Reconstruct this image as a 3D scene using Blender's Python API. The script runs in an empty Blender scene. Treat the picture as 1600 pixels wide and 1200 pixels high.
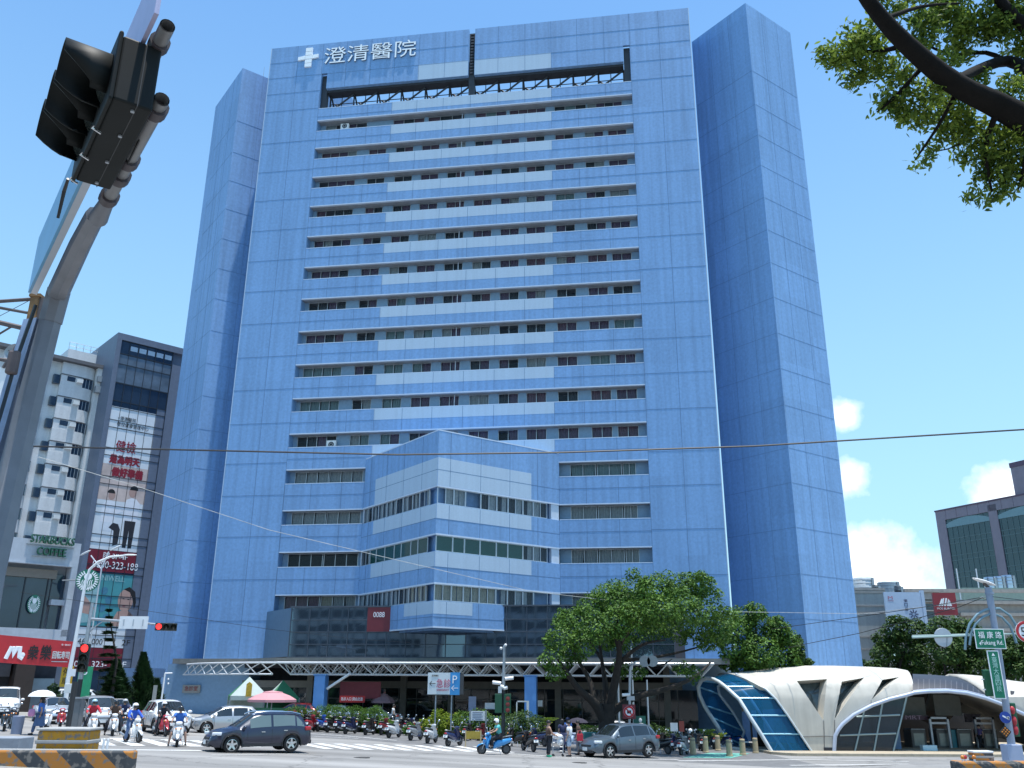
import bpy, bmesh, math, random
import numpy as np
from mathutils import Vector, Matrix
random.seed(7)
rnd = random.Random(11)
S = bpy.context.scene
COL = S.collection
PI = math.pi
R = math.radians

# ---------------------------------------------------------------- camera
F = 1390.92; PITCH = R(18.7224); ROLL = R(.3689); EYE = 3.3
_cp, _sp = math.cos(PITCH), math.sin(PITCH)
FW = Vector((0, _cp, _sp)); _up = Vector((0, -_sp, _cp)); _rt = Vector((1, 0, 0))
RT = _rt * math.cos(ROLL) + _up * math.sin(ROLL)
UP = _up * math.cos(ROLL) - _rt * math.sin(ROLL)
O = Vector((0, 0, EYE))
cd = bpy.data.cameras.new('camera'); cam = bpy.data.objects.new('camera', cd); COL.objects.link(cam)
cd.sensor_fit = 'HORIZONTAL'; cd.sensor_width = 36; cd.lens = F / 1600 * 36
cd.clip_start = .1; cd.clip_end = 5000
cam.matrix_world = Matrix(((RT.x, UP.x, -FW.x, O.x), (RT.y, UP.y, -FW.y, O.y), (RT.z, UP.z, -FW.z, O.z), (0, 0, 0, 1)))
S.camera = cam
S.view_settings.view_transform = 'Standard'; S.view_settings.look = 'None'
S.view_settings.exposure = EXPOSURE = 0.55; S.view_settings.gamma = 1
S.render.resolution_x, S.render.resolution_y = 1024, 768
try:
    S.cycles.use_denoising = True
    S.cycles.max_bounces = 8; S.cycles.transparent_max_bounces = 24
except Exception: pass

def ray(x, y): return FW + RT * ((x - 800) / F) + UP * ((600 - y) / F)
def at(x, y, D):                       # the point seen at photo pixel x, y that stands D metres ahead
    d = ray(x, y); return O + d * (D / d.y)
def gz(X, Y=48):                       # height of the gently sloping ground
    X = min(max(X, -45), 18); Y = min(max(Y, 0), 76)
    return -.04 * X - .012 * (Y - 48)
def grd(x, y):
    d = ray(x, y); t = 40
    for _ in range(60):
        p = O + d * t; t = (gz(p.x, p.y) - EYE) / d.z
    return O + d * t
def gnd(X, Y): return Vector((X, Y, gz(X, Y)))
def gp(x, D):                          # ground point below photo column x at distance D
    y = 1100
    for _ in range(6):
        p = at(x, y, D); g = gz(p.x, D)
        y += (p.z - g) * F / (.897 * D)
    p = at(x, y, D); return Vector((p.x, D, gz(p.x, D)))

# ---------------------------------------------------------------- light
SUN_EL, SUN_AZ = R(83), R(132)
w = bpy.data.worlds.new('World'); S.world = w; w.use_nodes = True
nt = w.node_tree; nt.nodes.clear()
def N(t, typ, **kw):
    n = t.nodes.new(typ)
    for k, v in kw.items(): setattr(n, k, v)
    return n
sky = N(nt, 'ShaderNodeTexSky', sky_type='NISHITA'); sky.sun_disc = False
sky.sun_elevation = SUN_EL; sky.sun_rotation = SUN_AZ; sky.altitude = 0
sky.air_density = 1.15; sky.dust_density = 1.0; sky.ozone_density = 2.2
hs = N(nt, 'ShaderNodeHueSaturation'); hs.inputs['Saturation'].default_value = .90; hs.inputs['Value'].default_value = 1.0
tint = N(nt, 'ShaderNodeMix', data_type='RGBA', blend_type='MULTIPLY'); tint.inputs[0].default_value = 1
tint.inputs[7].default_value = (.60, .935, 1.14, 1)
nt.links.new(sky.outputs[0], hs.inputs['Color']); nt.links.new(hs.outputs[0], tint.inputs[6])
tc = N(nt, 'ShaderNodeTexCoord')
nz = N(nt, 'ShaderNodeTexNoise'); nz.inputs['Scale'].default_value = 14; nz.inputs['Detail'].default_value = 9; nz.inputs['Roughness'].default_value = .58
nrm = N(nt, 'ShaderNodeVectorMath', operation='NORMALIZE'); nt.links.new(tc.outputs['Generated'], nrm.inputs[0])
nt.links.new(nrm.outputs[0], nz.inputs['Vector'])
acc = None
def wmath(op, a, b=None, clamp=False):
    n = N(nt, 'ShaderNodeMath', operation=op); n.use_clamp = clamp
    for i, v in enumerate((a, b)):
        if v is None: continue
        if isinstance(v, (int, float)): n.inputs[i].default_value = v
        else: nt.links.new(v, n.inputs[i])
    return n.outputs[0]
# cumulus low in the sky to the right of the tower: direction and angular size of each puff
for (cx, cy, rad) in ((1335, 875, .048), (1290, 905, .07), (1395, 912, .046), (1440, 935, .045), (1330, 745, .028), (1570, 768, .03),
                      (1312, 650, .024), (1480, 960, .05), (1700, 900, .09), (1840, 780, .07), (-160, 860, .08), (-420, 700, .1), (2300, 700, .16)):
    d = ray(cx, cy).normalized()
    df = N(nt, 'ShaderNodeVectorMath', operation='DISTANCE'); nt.links.new(nrm.outputs[0], df.inputs[0]); df.inputs[1].default_value = d
    v = wmath('SUBTRACT', 1.0, wmath('DIVIDE', df.outputs['Value'], rad))
    acc = v if acc is None else wmath('MAXIMUM', acc, v)
cl = wmath('ADD', acc, wmath('MULTIPLY', wmath('SUBTRACT', nz.outputs['Fac'], .52), 2.4))
cl = wmath('MULTIPLY', cl, 1.25, True)
cmix = N(nt, 'ShaderNodeMix', data_type='RGBA'); nt.links.new(wmath('MULTIPLY', cl, .95), cmix.inputs[0])
# moist summer haze: the blue pales toward the horizon
sx = N(nt, 'ShaderNodeSeparateXYZ'); nt.links.new(nrm.outputs[0], sx.inputs[0])
hz_f = wmath('MULTIPLY', wmath('POWER', wmath('SUBTRACT', 1.0, wmath('DIVIDE', wmath('ABSOLUTE', sx.outputs['Z']), .66), True), 1.1), .8)
hmix = N(nt, 'ShaderNodeMix', data_type='RGBA'); nt.links.new(hz_f, hmix.inputs[0]); nt.links.new(tint.outputs[2], hmix.inputs[6]); hmix.inputs[7].default_value = (2.7, 4.3, 5.0, 1)
nt.links.new(hmix.outputs[2], cmix.inputs[6]); cmix.inputs[7].default_value = (7.5, 7.8, 8.0, 1)
bg = N(nt, 'ShaderNodeBackground'); bg.inputs['Strength'].default_value = .148
wo = N(nt, 'ShaderNodeOutputWorld'); nt.links.new(cmix.outputs[2], bg.inputs['Color']); nt.links.new(bg.outputs[0], wo.inputs[0])
sd = bpy.data.lights.new('sun', 'SUN'); sd.energy = 4.2; sd.angle = R(.53); sd.color = (1, .96, .9)
so = bpy.data.objects.new('sun', sd); COL.objects.link(so)
sdir = Vector((math.sin(SUN_AZ) * math.cos(SUN_EL), math.cos(SUN_AZ) * math.cos(SUN_EL), math.sin(SUN_EL)))
so.rotation_euler = sdir.to_track_quat('Z', 'Y').to_euler(); so.location = (0, 0, 120)

# ---------------------------------------------------------------- materials
MATS = {}
def mat(name, col, rough=.6, metal=0., var=.12, scale=3., spec=.5, emit=None, es=1., coat=0., bump=0., streak=0., panel=None, alpha=None, trans=0., clear=.35):
    if name in MATS: return MATS[name]
    m = bpy.data.materials.new(name); m.use_nodes = True; t = m.node_tree
    b = t.nodes['Principled BSDF']
    b.inputs['Roughness'].default_value = rough; b.inputs['Metallic'].default_value = metal
    b.inputs['Specular IOR Level'].default_value = spec; b.inputs['Coat Weight'].default_value = coat
    if coat: b.inputs['Coat Roughness'].default_value = .06
    c = (*col, 1)
    b.inputs['Base Color'].default_value = c
    if var > 0 or bump > 0:
        tx = N(t, 'ShaderNodeTexCoord'); n = N(t, 'ShaderNodeTexNoise'); n.inputs['Scale'].default_value = scale
        n.inputs['Detail'].default_value = 6; n.inputs['Roughness'].default_value = .62
        src = tx.outputs['Object']
        t.links.new(src, n.inputs['Vector'])
        rp = N(t, 'ShaderNodeMapRange'); rp.inputs[1].default_value = .3; rp.inputs[2].default_value = .7
        rp.inputs[3].default_value = 1 - var; rp.inputs[4].default_value = 1 + var
        t.links.new(n.outputs['Fac'], rp.inputs[0]); f = rp.outputs[0]
        if streak > 0:                      # rain streaks: noise stretched along z
            mp = N(t, 'ShaderNodeMapping'); mp.inputs['Scale'].default_value = (1.4, 1.4, .05); t.links.new(src, mp.inputs[0])
            n2 = N(t, 'ShaderNodeTexNoise'); n2.inputs['Scale'].default_value = 1.6; n2.inputs['Detail'].default_value = 5; t.links.new(mp.outputs[0], n2.inputs['Vector'])
            r2 = N(t, 'ShaderNodeMapRange'); r2.inputs[1].default_value = .42; r2.inputs[2].default_value = .75; r2.inputs[3].default_value = 1; r2.inputs[4].default_value = 1 - streak
            t.links.new(n2.outputs['Fac'], r2.inputs[0])
            mm = N(t, 'ShaderNodeMath', operation='MULTIPLY'); t.links.new(f, mm.inputs[0]); t.links.new(r2.outputs[0], mm.inputs[1]); f = mm.outputs[0]
        if panel:                           # every cladding panel a slightly different tone
            sn = N(t, 'ShaderNodeVectorMath', operation='SNAP'); sn.inputs[1].default_value = panel; t.links.new(src, sn.inputs[0])
            wn = N(t, 'ShaderNodeTexWhiteNoise', noise_dimensions='3D'); t.links.new(sn.outputs[0], wn.inputs['Vector'])
            r3 = N(t, 'ShaderNodeMapRange'); r3.inputs[3].default_value = .95; r3.inputs[4].default_value = 1.05; t.links.new(wn.outputs['Value'], r3.inputs[0])
            mm = N(t, 'ShaderNodeMath', operation='MULTIPLY'); t.links.new(f, mm.inputs[0]); t.links.new(r3.outputs[0], mm.inputs[1]); f = mm.outputs[0]
        vm = N(t, 'ShaderNodeVectorMath', operation='SCALE'); vm.inputs[0].default_value = col; t.links.new(f, vm.inputs['Scale'])
        t.links.new(vm.outputs[0], b.inputs['Base Color'])
        if bump > 0:
            bp = N(t, 'ShaderNodeBump'); bp.inputs['Strength'].default_value = bump; bp.inputs['Distance'].default_value = .03
            t.links.new(n.outputs['Fac'], bp.inputs['Height']); t.links.new(bp.outputs[0], b.inputs['Normal'])
    if emit: b.inputs['Emission Color'].default_value = (*emit, 1); b.inputs['Emission Strength'].default_value = es
    if alpha is not None or trans:
        # thin glass: part of the light passes straight through, the rest is the tinted glossy face
        tr = N(t, 'ShaderNodeBsdfTransparent'); tr.inputs[0].default_value = (*[min(1, clear + v) for v in col], 1)
        mx = N(t, 'ShaderNodeMixShader'); mx.inputs[0].default_value = alpha if alpha is not None else 1 - trans
        o = t.nodes['Material Output']
        t.links.new(tr.outputs[0], mx.inputs[1]); t.links.new(b.outputs[0], mx.inputs[2]); t.links.new(mx.outputs[0], o.inputs[0])
    MATS[name] = m; return m
def leafmat(name, c1, c2, trans=.35):
    m = bpy.data.materials.new(name); m.use_nodes = True; t = m.node_tree; b = t.nodes['Principled BSDF']; o = t.nodes['Material Output']
    g = N(t, 'ShaderNodeNewGeometry'); tx = N(t, 'ShaderNodeTexCoord'); n = N(t, 'ShaderNodeTexNoise'); n.inputs['Scale'].default_value = .9; n.inputs['Detail'].default_value = 3
    t.links.new(tx.outputs['Object'], n.inputs['Vector'])
    a = N(t, 'ShaderNodeMath', operation='ADD'); t.links.new(g.outputs['Random Per Island'], a.inputs[0]); t.links.new(n.outputs['Fac'], a.inputs[1])
    h = N(t, 'ShaderNodeMapRange'); h.inputs[1].default_value = .35; h.inputs[2].default_value = 1.45; t.links.new(a.outputs[0], h.inputs[0])
    mx = N(t, 'ShaderNodeMix', data_type='RGBA'); mx.inputs[6].default_value = (*c1, 1); mx.inputs[7].default_value = (*c2, 1); t.links.new(h.outputs[0], mx.inputs[0])
    t.links.new(mx.outputs[2], b.inputs['Base Color']); b.inputs['Roughness'].default_value = .6; b.inputs['Specular IOR Level'].default_value = .25
    tl = N(t, 'ShaderNodeBsdfTranslucent'); t.links.new(mx.outputs[2], tl.inputs[0])
    ms = N(t, 'ShaderNodeMixShader'); ms.inputs[0].default_value = trans
    t.links.new(b.outputs[0], ms.inputs[1]); t.links.new(tl.outputs[0], ms.inputs[2]); t.links.new(ms.outputs[0], o.inputs[0])
    MATS[name] = m; return m

# ---------------------------------------------------------------- mesh helpers
def V(*a): return Vector(a)
class MB:
    def __init__(s): s.v = []; s.f = []; s.m = []
    def add(s, vs, fs, m=0):
        k = len(s.v); s.v += [tuple(p) for p in vs]
        s.f += [tuple(i + k for i in f) for f in fs]; s.m += [m] * len(fs); return s
    def box(s, x0, y0, z0, x1, y1, z1, m=0):
        return s.add([(x0, y0, z0), (x1, y0, z0), (x1, y1, z0), (x0, y1, z0), (x0, y0, z1), (x1, y0, z1), (x1, y1, z1), (x0, y1, z1)],
                     [(0, 3, 2, 1), (4, 5, 6, 7), (0, 1, 5, 4), (1, 2, 6, 5), (2, 3, 7, 6), (3, 0, 4, 7)], m)
    def cbox(s, c, sx, sy, sz, m=0, M=None):
        k = len(s.v); s.box(-sx / 2, -sy / 2, -sz / 2, sx / 2, sy / 2, sz / 2, m)
        for i in range(k, len(s.v)):
            p = Vector(s.v[i]); p = (M @ p if M else p) + Vector(c); s.v[i] = tuple(p)
        return s
    def quad(s, a, b, c, d, m=0): return s.add([a, b, c, d], [(0, 1, 2, 3)], m)
    def prism(s, poly, y0, y1, m=0):                       # outline in the x-z plane, pushed along y
        n = len(poly)
        vs = [(p[0], y0, p[1]) for p in poly] + [(p[0], y1, p[1]) for p in poly]
        return s.add(vs, [tuple(range(n)), tuple(range(2 * n - 1, n - 1, -1))] + [(i, i + n, (i + 1) % n + n, (i + 1) % n) for i in range(n)], m)
    def zprism(s, poly, z0, z1, m=0):                      # plan outline pushed up
        n = len(poly)
        vs = [(p[0], p[1], z0) for p in poly] + [(p[0], p[1], z1) for p in poly]
        return s.add(vs, [tuple(range(n - 1, -1, -1)), tuple(range(n, 2 * n))] + [(i, (i + 1) % n, (i + 1) % n + n, i + n) for i in range(n)], m)
    def tube(s, p0, p1, r0, r1=None, n=8, m=0, cap=True):
        r1 = r0 if r1 is None else r1
        return s.path([p0, p1], [r0, r1], n, m, cap)
    def path(s, pts, rad, n=8, m=0, cap=True, closed=False):
        pts = [Vector(p) for p in pts]
        if not isinstance(rad, (list, tuple)): rad = [rad] * len(pts)
        k = len(s.v); L = len(pts); ref = None
        for i, p in enumerate(pts):
            if closed: t = pts[(i + 1) % L] - pts[i - 1]
            else: t = pts[min(i + 1, L - 1)] - pts[max(i - 1, 0)]
            t.normalize()
            if ref is None:
                ref = t.orthogonal().normalized()
            ref = (ref - t * ref.dot(t)); ref.normalize(); b = t.cross(ref)
            for j in range(n):
                a = 2 * PI * j / n; s.v.append(tuple(p + (ref * math.cos(a) + b * math.sin(a)) * rad[i]))
        for i in range(L if closed else L - 1):
            for j in range(n):
                i2 = (i + 1) % L
                s.f.append((k + i * n + j, k + i * n + (j + 1) % n, k + i2 * n + (j + 1) % n, k + i2 * n + j)); s.m.append(m)
        if cap and not closed:
            s.f.append(tuple(k + j for j in range(n - 1, -1, -1))); s.m.append(m)
            s.f.append(tuple(k + (L - 1) * n + j for j in range(n))); s.m.append(m)
        return s
    def lathe(s, prof, c=(0, 0, 0), axis='z', n=20, m=0, cap=True):   # prof: (radius, height)
        k = len(s.v); c = Vector(c)
        for r, h in prof:
            for j in range(n):
                a = 2 * PI * j / n; x, y = r * math.cos(a), r * math.sin(a)
                p = V(x, y, h) if axis == 'z' else (V(x, h, y) if axis == 'y' else V(h, x, y)); s.v.append(tuple(p + c))
        for i in range(len(prof) - 1):
            for j in range(n):
                q = (k + i * n + j, k + i * n + (j + 1) % n, k + (i + 1) * n + (j + 1) % n, k + (i + 1) * n + j)
                s.f.append(q if axis != 'y' else q[::-1]); s.m.append(m)
        for e, rev in ((0, True), (len(prof) - 1, False)):
            if cap and prof[e][0] > 1e-4:
                f = [k + e * n + j for j in range(n)]
                if rev: f = f[::-1]
                s.f.append(tuple(f)); s.m.append(m)
        return s
    def ball(s, c, rx, ry=None, rz=None, n=12, m=0):
        ry = ry or rx; rz = rz or rx; k = len(s.v)
        s.lathe([(math.sin(PI * i / 8) if 0 < i < 8 else 1e-5, -math.cos(PI * i / 8)) for i in range(9)], n=n, m=m)
        for i in range(k, len(s.v)):
            p = s.v[i]; s.v[i] = (p[0] * rx + c[0], p[1] * ry + c[1], p[2] * rz + c[2])
        return s
    def grid(s, rows, m=0, closed=False):
        k = len(s.v); h = len(rows); n = len(rows[0])
        for r in rows: s.v += [tuple(p) for p in r]
        for i in range(h - 1):
            for j in range(n if closed else n - 1):
                s.f.append((k + i * n + j, k + i * n + (j + 1) % n, k + (i + 1) * n + (j + 1) % n, k + (i + 1) * n + j)); s.m.append(m)
        return s
    def xf(s, M, k=0):
        for i in range(k, len(s.v)): s.v[i] = tuple(M @ Vector(s.v[i]))
        return s
    def build(s, name, mats, parent=None, smooth=None, loc=None, rz=0, bevel=0):
        me = bpy.data.meshes.new(name); me.from_pydata(s.v, [], s.f)
        if not isinstance(mats, (list, tuple)): mats = [mats]
        for x in mats: me.materials.append(x)
        me.polygons.foreach_set('material_index', s.m)
        me.update()
        if smooth is not None:
            bm = bmesh.new(); bm.from_mesh(me)
            for f in bm.faces: f.smooth = True
            for e in bm.edges:
                if len(e.link_faces) == 2 and e.calc_face_angle(0) > R(smooth): e.smooth = False
            bm.to_mesh(me); bm.free()
        o = bpy.data.objects.new(name, me); COL.objects.link(o)
        if parent: o.parent = parent
        if loc is not None: o.location = loc
        if rz: o.rotation_euler.z = rz
        if bevel:
            md = o.modifiers.new('bevel', 'BEVEL'); md.width = bevel; md.segments = 2; md.limit_method = 'ANGLE'; md.angle_limit = R(40)
        return o
def tag(o, label, cat, group=None, kind=None):
    if label: o['label'] = label
    if cat: o['category'] = cat
    if group: o['group'] = group
    if kind: o['kind'] = kind
    return o
def thing(name, label, cat, loc=(0, 0, 0), rz=0, group=None):
    o = bpy.data.objects.new(name, None); o.empty_display_size = .3; COL.objects.link(o); o.location = loc; o.rotation_euler.z = rz
    return tag(o, label, cat, group)
def struct(o): o['kind'] = 'structure'; return o
def dup(root, loc, rz, label=None, group=None, swap=None):
    r = root.copy(); COL.objects.link(r); r.location = loc; r.rotation_euler.z = rz
    if label: r['label'] = label
    if group: r['group'] = group
    def rec(src, dst):
        for ch in list(src.children):
            c = ch.copy(); COL.objects.link(c); c.parent = dst; rec(ch, c)
    rec(root, r); return r
def eval_mesh(o, name):
    dg = bpy.context.evaluated_depsgraph_get(); dg.update()
    return bpy.data.meshes.new_from_object(o.evaluated_get(dg))
def text_mb(body, w, h=None, depth=.01, m=0, keep=True, align=None, bold=0.):
    """lettering in the x-z plane, facing -y, filling a box w wide (and h high)"""
    c = bpy.data.curves.new('t', 'FONT'); c.body = body; c.extrude = .01; c.resolution_u = 3; c.align_x = align or 'LEFT'; c.offset = 0
    o = bpy.data.objects.new('t', c); COL.objects.link(o)
    me = eval_mesh(o, 't'); mb = MB()
    if len(me.vertices):
        xs = [v.co.x for v in me.vertices]; ys = [v.co.y for v in me.vertices]
        x0, x1, y0, y1 = min(xs), max(xs), min(ys), max(ys); sx = w / max(x1 - x0, 1e-3); sy = sx if h is None else h / max(y1 - y0, 1e-3)
        mb.add([((v.co.x - x0) * sx, -depth * (1 if v.co.z > 0 else 0), (v.co.y - y0) * sy) for v in me.vertices], [tuple(p.vertices) for p in me.polygons], m)
        if bold:                            # a heavier stroke: the same outline laid again a hair to each side
            v0, f0, n0 = list(mb.v), list(mb.f), len(mb.v)
            for q, (dx, dz) in enumerate(((bold, 0), (-bold, 0), (0, bold), (0, -bold))): mb.add([(p[0] + dx * w, p[1] - .003 * (q + 1), p[2] + dz * w) for p in v0], f0, m)
        mb.m = [m if abs(p.normal.z) > .5 else m + 1 for p in me.polygons] if keep == 'sides' else mb.m
    bpy.data.objects.remove(o); bpy.data.curves.remove(c); bpy.data.meshes.remove(me)
    return mb
def textobj(body, w, h, parent, material, loc, name='lettering', rz=0, depth=.012, M=None, align=None, bold=0.):
    mb = text_mb(body, w, h, depth, align=align, bold=bold)
    if M: mb.xf(M)
    return mb.build(name, material, parent, loc=loc, rz=rz)
# ---------------------------------------------------------------- palette
M_blue = mat('blue_panel_paint', (.192, .352, .605), .55, var=.11, scale=4, streak=.20, bump=.05, panel=(2.8, 50, 3.45))
M_pale = mat('pale_panel_paint', (.43, .54, .66), .5, var=.05, scale=7, streak=.08)
M_trim = mat('pale_trim_paint', (.55, .63, .74), .5, var=.06)
M_joint = mat('dark_joint', (.11, .20, .34), .8, var=0)
M_soffit = mat('soffit_concrete', (.30, .33, .36), .8, var=.15, scale=1.5)
M_dark = mat('dark_interior', (.028, .032, .042), .8, var=.2)
M_alu = mat('aluminium', (.5, .54, .58), .4, .6, var=.05)
M_white = mat('white_paint', (.78, .79, .8), .45, var=.04)
M_whitepl = mat('white_plastic', (.72, .73, .72), .4, var=.03)
M_black = mat('black_plastic', (.014, .015, .016), .35, var=.1)
M_rubber = mat('tyre_rubber', (.02, .02, .021), .85, var=.1)
M_steel = mat('galvanised_steel', (.36, .39, .42), .42, .55, var=.12, scale=6)
M_greypaint = mat('grey_pole_paint', (.2, .22, .25), .5, .1, var=.12, scale=3, streak=.1)
M_conc = mat('concrete', (.36, .36, .35), .85, var=.14, scale=1.2, streak=.12, bump=.1)
M_glassd = mat('dark_glass', (.016, .036, .06), .03, spec=1.0, var=.3, scale=.4, trans=.15)
M_glassw = mat('window_glass', (.03, .045, .06), .05, spec=.7, var=0, trans=.72, clear=.9)
M_glassg = mat('green_glass', (.01, .075, .065), .06, spec=.7, var=0, trans=.25)
M_red = mat('red_sign', (.48, .022, .03), .45, var=.05)
M_green = mat('green_sign', (.0, .17, .09), .45, var=.05)
M_wht = mat('white_lettering', (.85, .86, .88), .5, var=0)
M_blk = mat('black_lettering', (.015, .015, .018), .6, var=0)
M_redl = mat('red_lettering', (.24, .008, .025), .55, var=0)
M_curt = [mat('mauve_curtain', (.17, .125, .20), .9, var=.2, scale=5), mat('dark_curtain', (.06, .075, .09), .9, var=.2, scale=5),
          mat('pale_curtain', (.42, .48, .5), .9, var=.15, scale=5), mat('cream_curtain', (.48, .47, .38), .9, var=.15, scale=5),
          mat('teal_blind', (.25, .38, .40), .9, var=.1, scale=5), mat('rose_curtain', (.21, .13, .18), .9, var=.2, scale=5)]

# ---------------------------------------------------------------- ground
def sheet(name, xs, ys, material, dz=0):
    mb = MB(); mb.grid([[V(x, y, gz(x, y) + dz) for x in xs] for y in ys])
    return struct(mb.build(name, material))
def patch(name, poly, material, dz, thick=None):           # a sheet (or a kerbed slab) that follows the slope
    bm = bmesh.new(); f = bm.faces.new([bm.verts.new((p[0], p[1], 0)) for p in poly])
    if f.normal.z < 0: f.normal_flip()
    for X in [-35, -25, -15, -5, 5, 10, 14, 18, 25]:
        g = bm.verts[:] + bm.edges[:] + bm.faces[:]; bmesh.ops.bisect_plane(bm, geom=g, plane_co=(X, 0, 0), plane_no=(1, 0, 0))
    g = bm.verts[:] + bm.edges[:] + bm.faces[:]; bmesh.ops.bisect_plane(bm, geom=g, plane_co=(0, 76, 0), plane_no=(0, 1, 0))
    if thick:
        r = bmesh.ops.extrude_face_region(bm, geom=bm.faces[:])
        for v in [x for x in r['geom'] if isinstance(x, bmesh.types.BMVert)]: v.co.z += thick
    for v in bm.verts: v.co.z += gz(v.co.x, v.co.y) + dz
    bmesh.ops.recalc_face_normals(bm, faces=bm.faces[:])
    me = bpy.data.meshes.new(name); bm.to_mesh(me); bm.free()
    if not thick:
        for p in me.polygons:
            if p.normal.z < 0: p.flip()
    me.materials.append(material); o = bpy.data.objects.new(name, me); COL.objects.link(o); return o
def roadmat():
    m = mat('asphalt', (.16, .16, .165), .8, var=.0); t = m.node_tree; b = t.nodes['Principled BSDF']
    tx = N(t, 'ShaderNodeTexCoord'); n1 = N(t, 'ShaderNodeTexNoise'); n1.inputs['Scale'].default_value = .35; n1.inputs['Detail'].default_value = 7
    mp = N(t, 'ShaderNodeMapping'); mp.inputs['Scale'].default_value = (.12, 1.2, 1)   # worn wheel tracks run along the road
    t.links.new(tx.outputs['Object'], mp.inputs[0]); t.links.new(mp.outputs[0], n1.inputs['Vector'])
    n2 = N(t, 'ShaderNodeTexNoise'); n2.inputs['Scale'].default_value = 40; n2.inputs['Detail'].default_value = 2; t.links.new(tx.outputs['Object'], n2.inputs['Vector'])
    r = N(t, 'ShaderNodeValToRGB'); e = r.color_ramp.elements
    e[0].position = .3; e[0].color = (.165, .16, .153, 1); e[1].position = .72; e[1].color = (.315, .305, .292, 1)
    a = N(t, 'ShaderNodeMath', operation='MULTIPLY_ADD'); a.inputs[1].default_value = .25; t.links.new(n2.outputs['Fac'], a.inputs[0]); t.links.new(n1.outputs['Fac'], a.inputs[2])
    s2 = N(t, 'ShaderNodeMath', operation='SUBTRACT'); s2.inputs[1].default_value = .125; t.links.new(a.outputs[0], s2.inputs[0])
    t.links.new(s2.outputs[0], r.inputs[0])
    n3 = N(t, 'ShaderNodeTexNoise'); n3.inputs['Scale'].default_value = .5; n3.inputs['Detail'].default_value = 9; n3.inputs['Roughness'].default_value = .7; t.links.new(tx.outputs['Object'], n3.inputs['Vector'])
    vo = N(t, 'ShaderNodeTexVoronoi', feature='DISTANCE_TO_EDGE'); vo.inputs['Scale'].default_value = .16; t.links.new(n3.outputs['Color'], vo.inputs['Vector']); mpv = N(t, 'ShaderNodeVectorMath', operation='MULTIPLY_ADD'); mpv.inputs[1].default_value = (3, 3, 0); t.links.new(n3.outputs['Color'], mpv.inputs[0]); t.links.new(tx.outputs['Object'], mpv.inputs[2]); t.links.new(mpv.outputs[0], vo.inputs['Vector'])
    ck = N(t, 'ShaderNodeMapRange'); ck.inputs[1].default_value = .0; ck.inputs[2].default_value = .012; ck.inputs[3].default_value = .55; ck.inputs[4].default_value = 1; t.links.new(vo.outputs['Distance'], ck.inputs[0])     # sealed cracks
    st = N(t, 'ShaderNodeMapRange'); st.inputs[1].default_value = .58; st.inputs[2].default_value = .68; st.inputs[3].default_value = 1; st.inputs[4].default_value = .72; t.links.new(n3.outputs['Fac'], st.inputs[0])      # oil stains
    mm = N(t, 'ShaderNodeMath', operation='MULTIPLY'); t.links.new(ck.outputs[0], mm.inputs[0]); t.links.new(st.outputs[0], mm.inputs[1])
    sc2 = N(t, 'ShaderNodeVectorMath', operation='SCALE'); t.links.new(r.outputs[0], sc2.inputs[0]); t.links.new(mm.outputs[0], sc2.inputs['Scale']); t.links.new(sc2.outputs[0], b.inputs['Base Color']); return m
M_asph = roadmat()
M_asph2 = mat('worn_parking_asphalt', (.14, .14, .142), .85, var=.25, scale=1.5)
M_mark = mat('white_road_marking', (.62, .62, .6), .7, var=.18, scale=2.5)
M_tan = mat('tan_paving', (.40, .34, .25), .85, var=.15, scale=3)
M_pave = mat('grey_paving', (.3, .3, .29), .85, var=.15, scale=2)
xs = [-1500, -400, -160, -80, -45, -30, -20, -10, -4, 2, 8, 13, 18, 24, 40, 80, 200, 500, 1500]
ys = [-60, 0, 20, 30, 40, 50, 60, 70, 76, 90, 130, 250, 600, 2500]
sheet('ground', xs, ys, M_asph)
def strip_line(pts, wd, dz=.008):                          # painted line between ground points
    mb = MB(); rows = []
    for i, p in enumerate(pts):
        a = pts[max(i - 1, 0)]; b = pts[min(i + 1, len(pts) - 1)]; t = (b - a); t.z = 0; t.normalize(); nn = V(-t.y, t.x, 0) * wd / 2
        rows.append([V(*(p + nn)[:2], gz(*(p + nn)[:2]) + dz), V(*(p - nn)[:2], gz(*(p - nn)[:2]) + dz)])
    for i in range(len(rows) - 1): mb.quad(rows[i][0], rows[i][1], rows[i + 1][1], rows[i + 1][0])
    return mb
patch('parking_strip', [(-19, 56.5), (-9, 56), (-3.2, 52.5), (.5, 49.8), (14, 49.4), (17, 52), (17, 66), (-19, 66)], M_asph2, .004)
struct(bpy.data.objects['parking_strip'])
# zebra crossing in front of the parked scooters and the one on the left
z1 = MB()
a0, a1 = grd(497, 1163), grd(548, 1172)
for k in range(-1, 9):
    pa = grd(496 + k * 31, 1161.6 + k * .6); pb = grd(546 + k * 31.5, 1171 + k * .6)
    t = (pb - pa).normalized(); nn = V(-t.y, t.x, 0) * .27
    q = [pa + nn, pa - nn, pb - nn, pb + nn]; z1.quad(*[V(p.x, p.y, gz(p.x, p.y) + .008) for p in q])
struct(z1.build('crosswalk', M_mark))
z2 = MB()
for k in range(7):
    pa = grd(140 + k * 40, 1152 + k * 1.2); pb = grd(170 + k * 46, 1165 + k * .5)
    t = (pb - pa).normalized(); nn = V(-t.y, t.x, 0) * .32
    z2.quad(*[V(p.x, p.y, gz(p.x, p.y) + .008) for p in (pa + nn, pa - nn, pb - nn, pb + nn)])
struct(z2.build('crosswalk', M_mark))
mk = MB()
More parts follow.
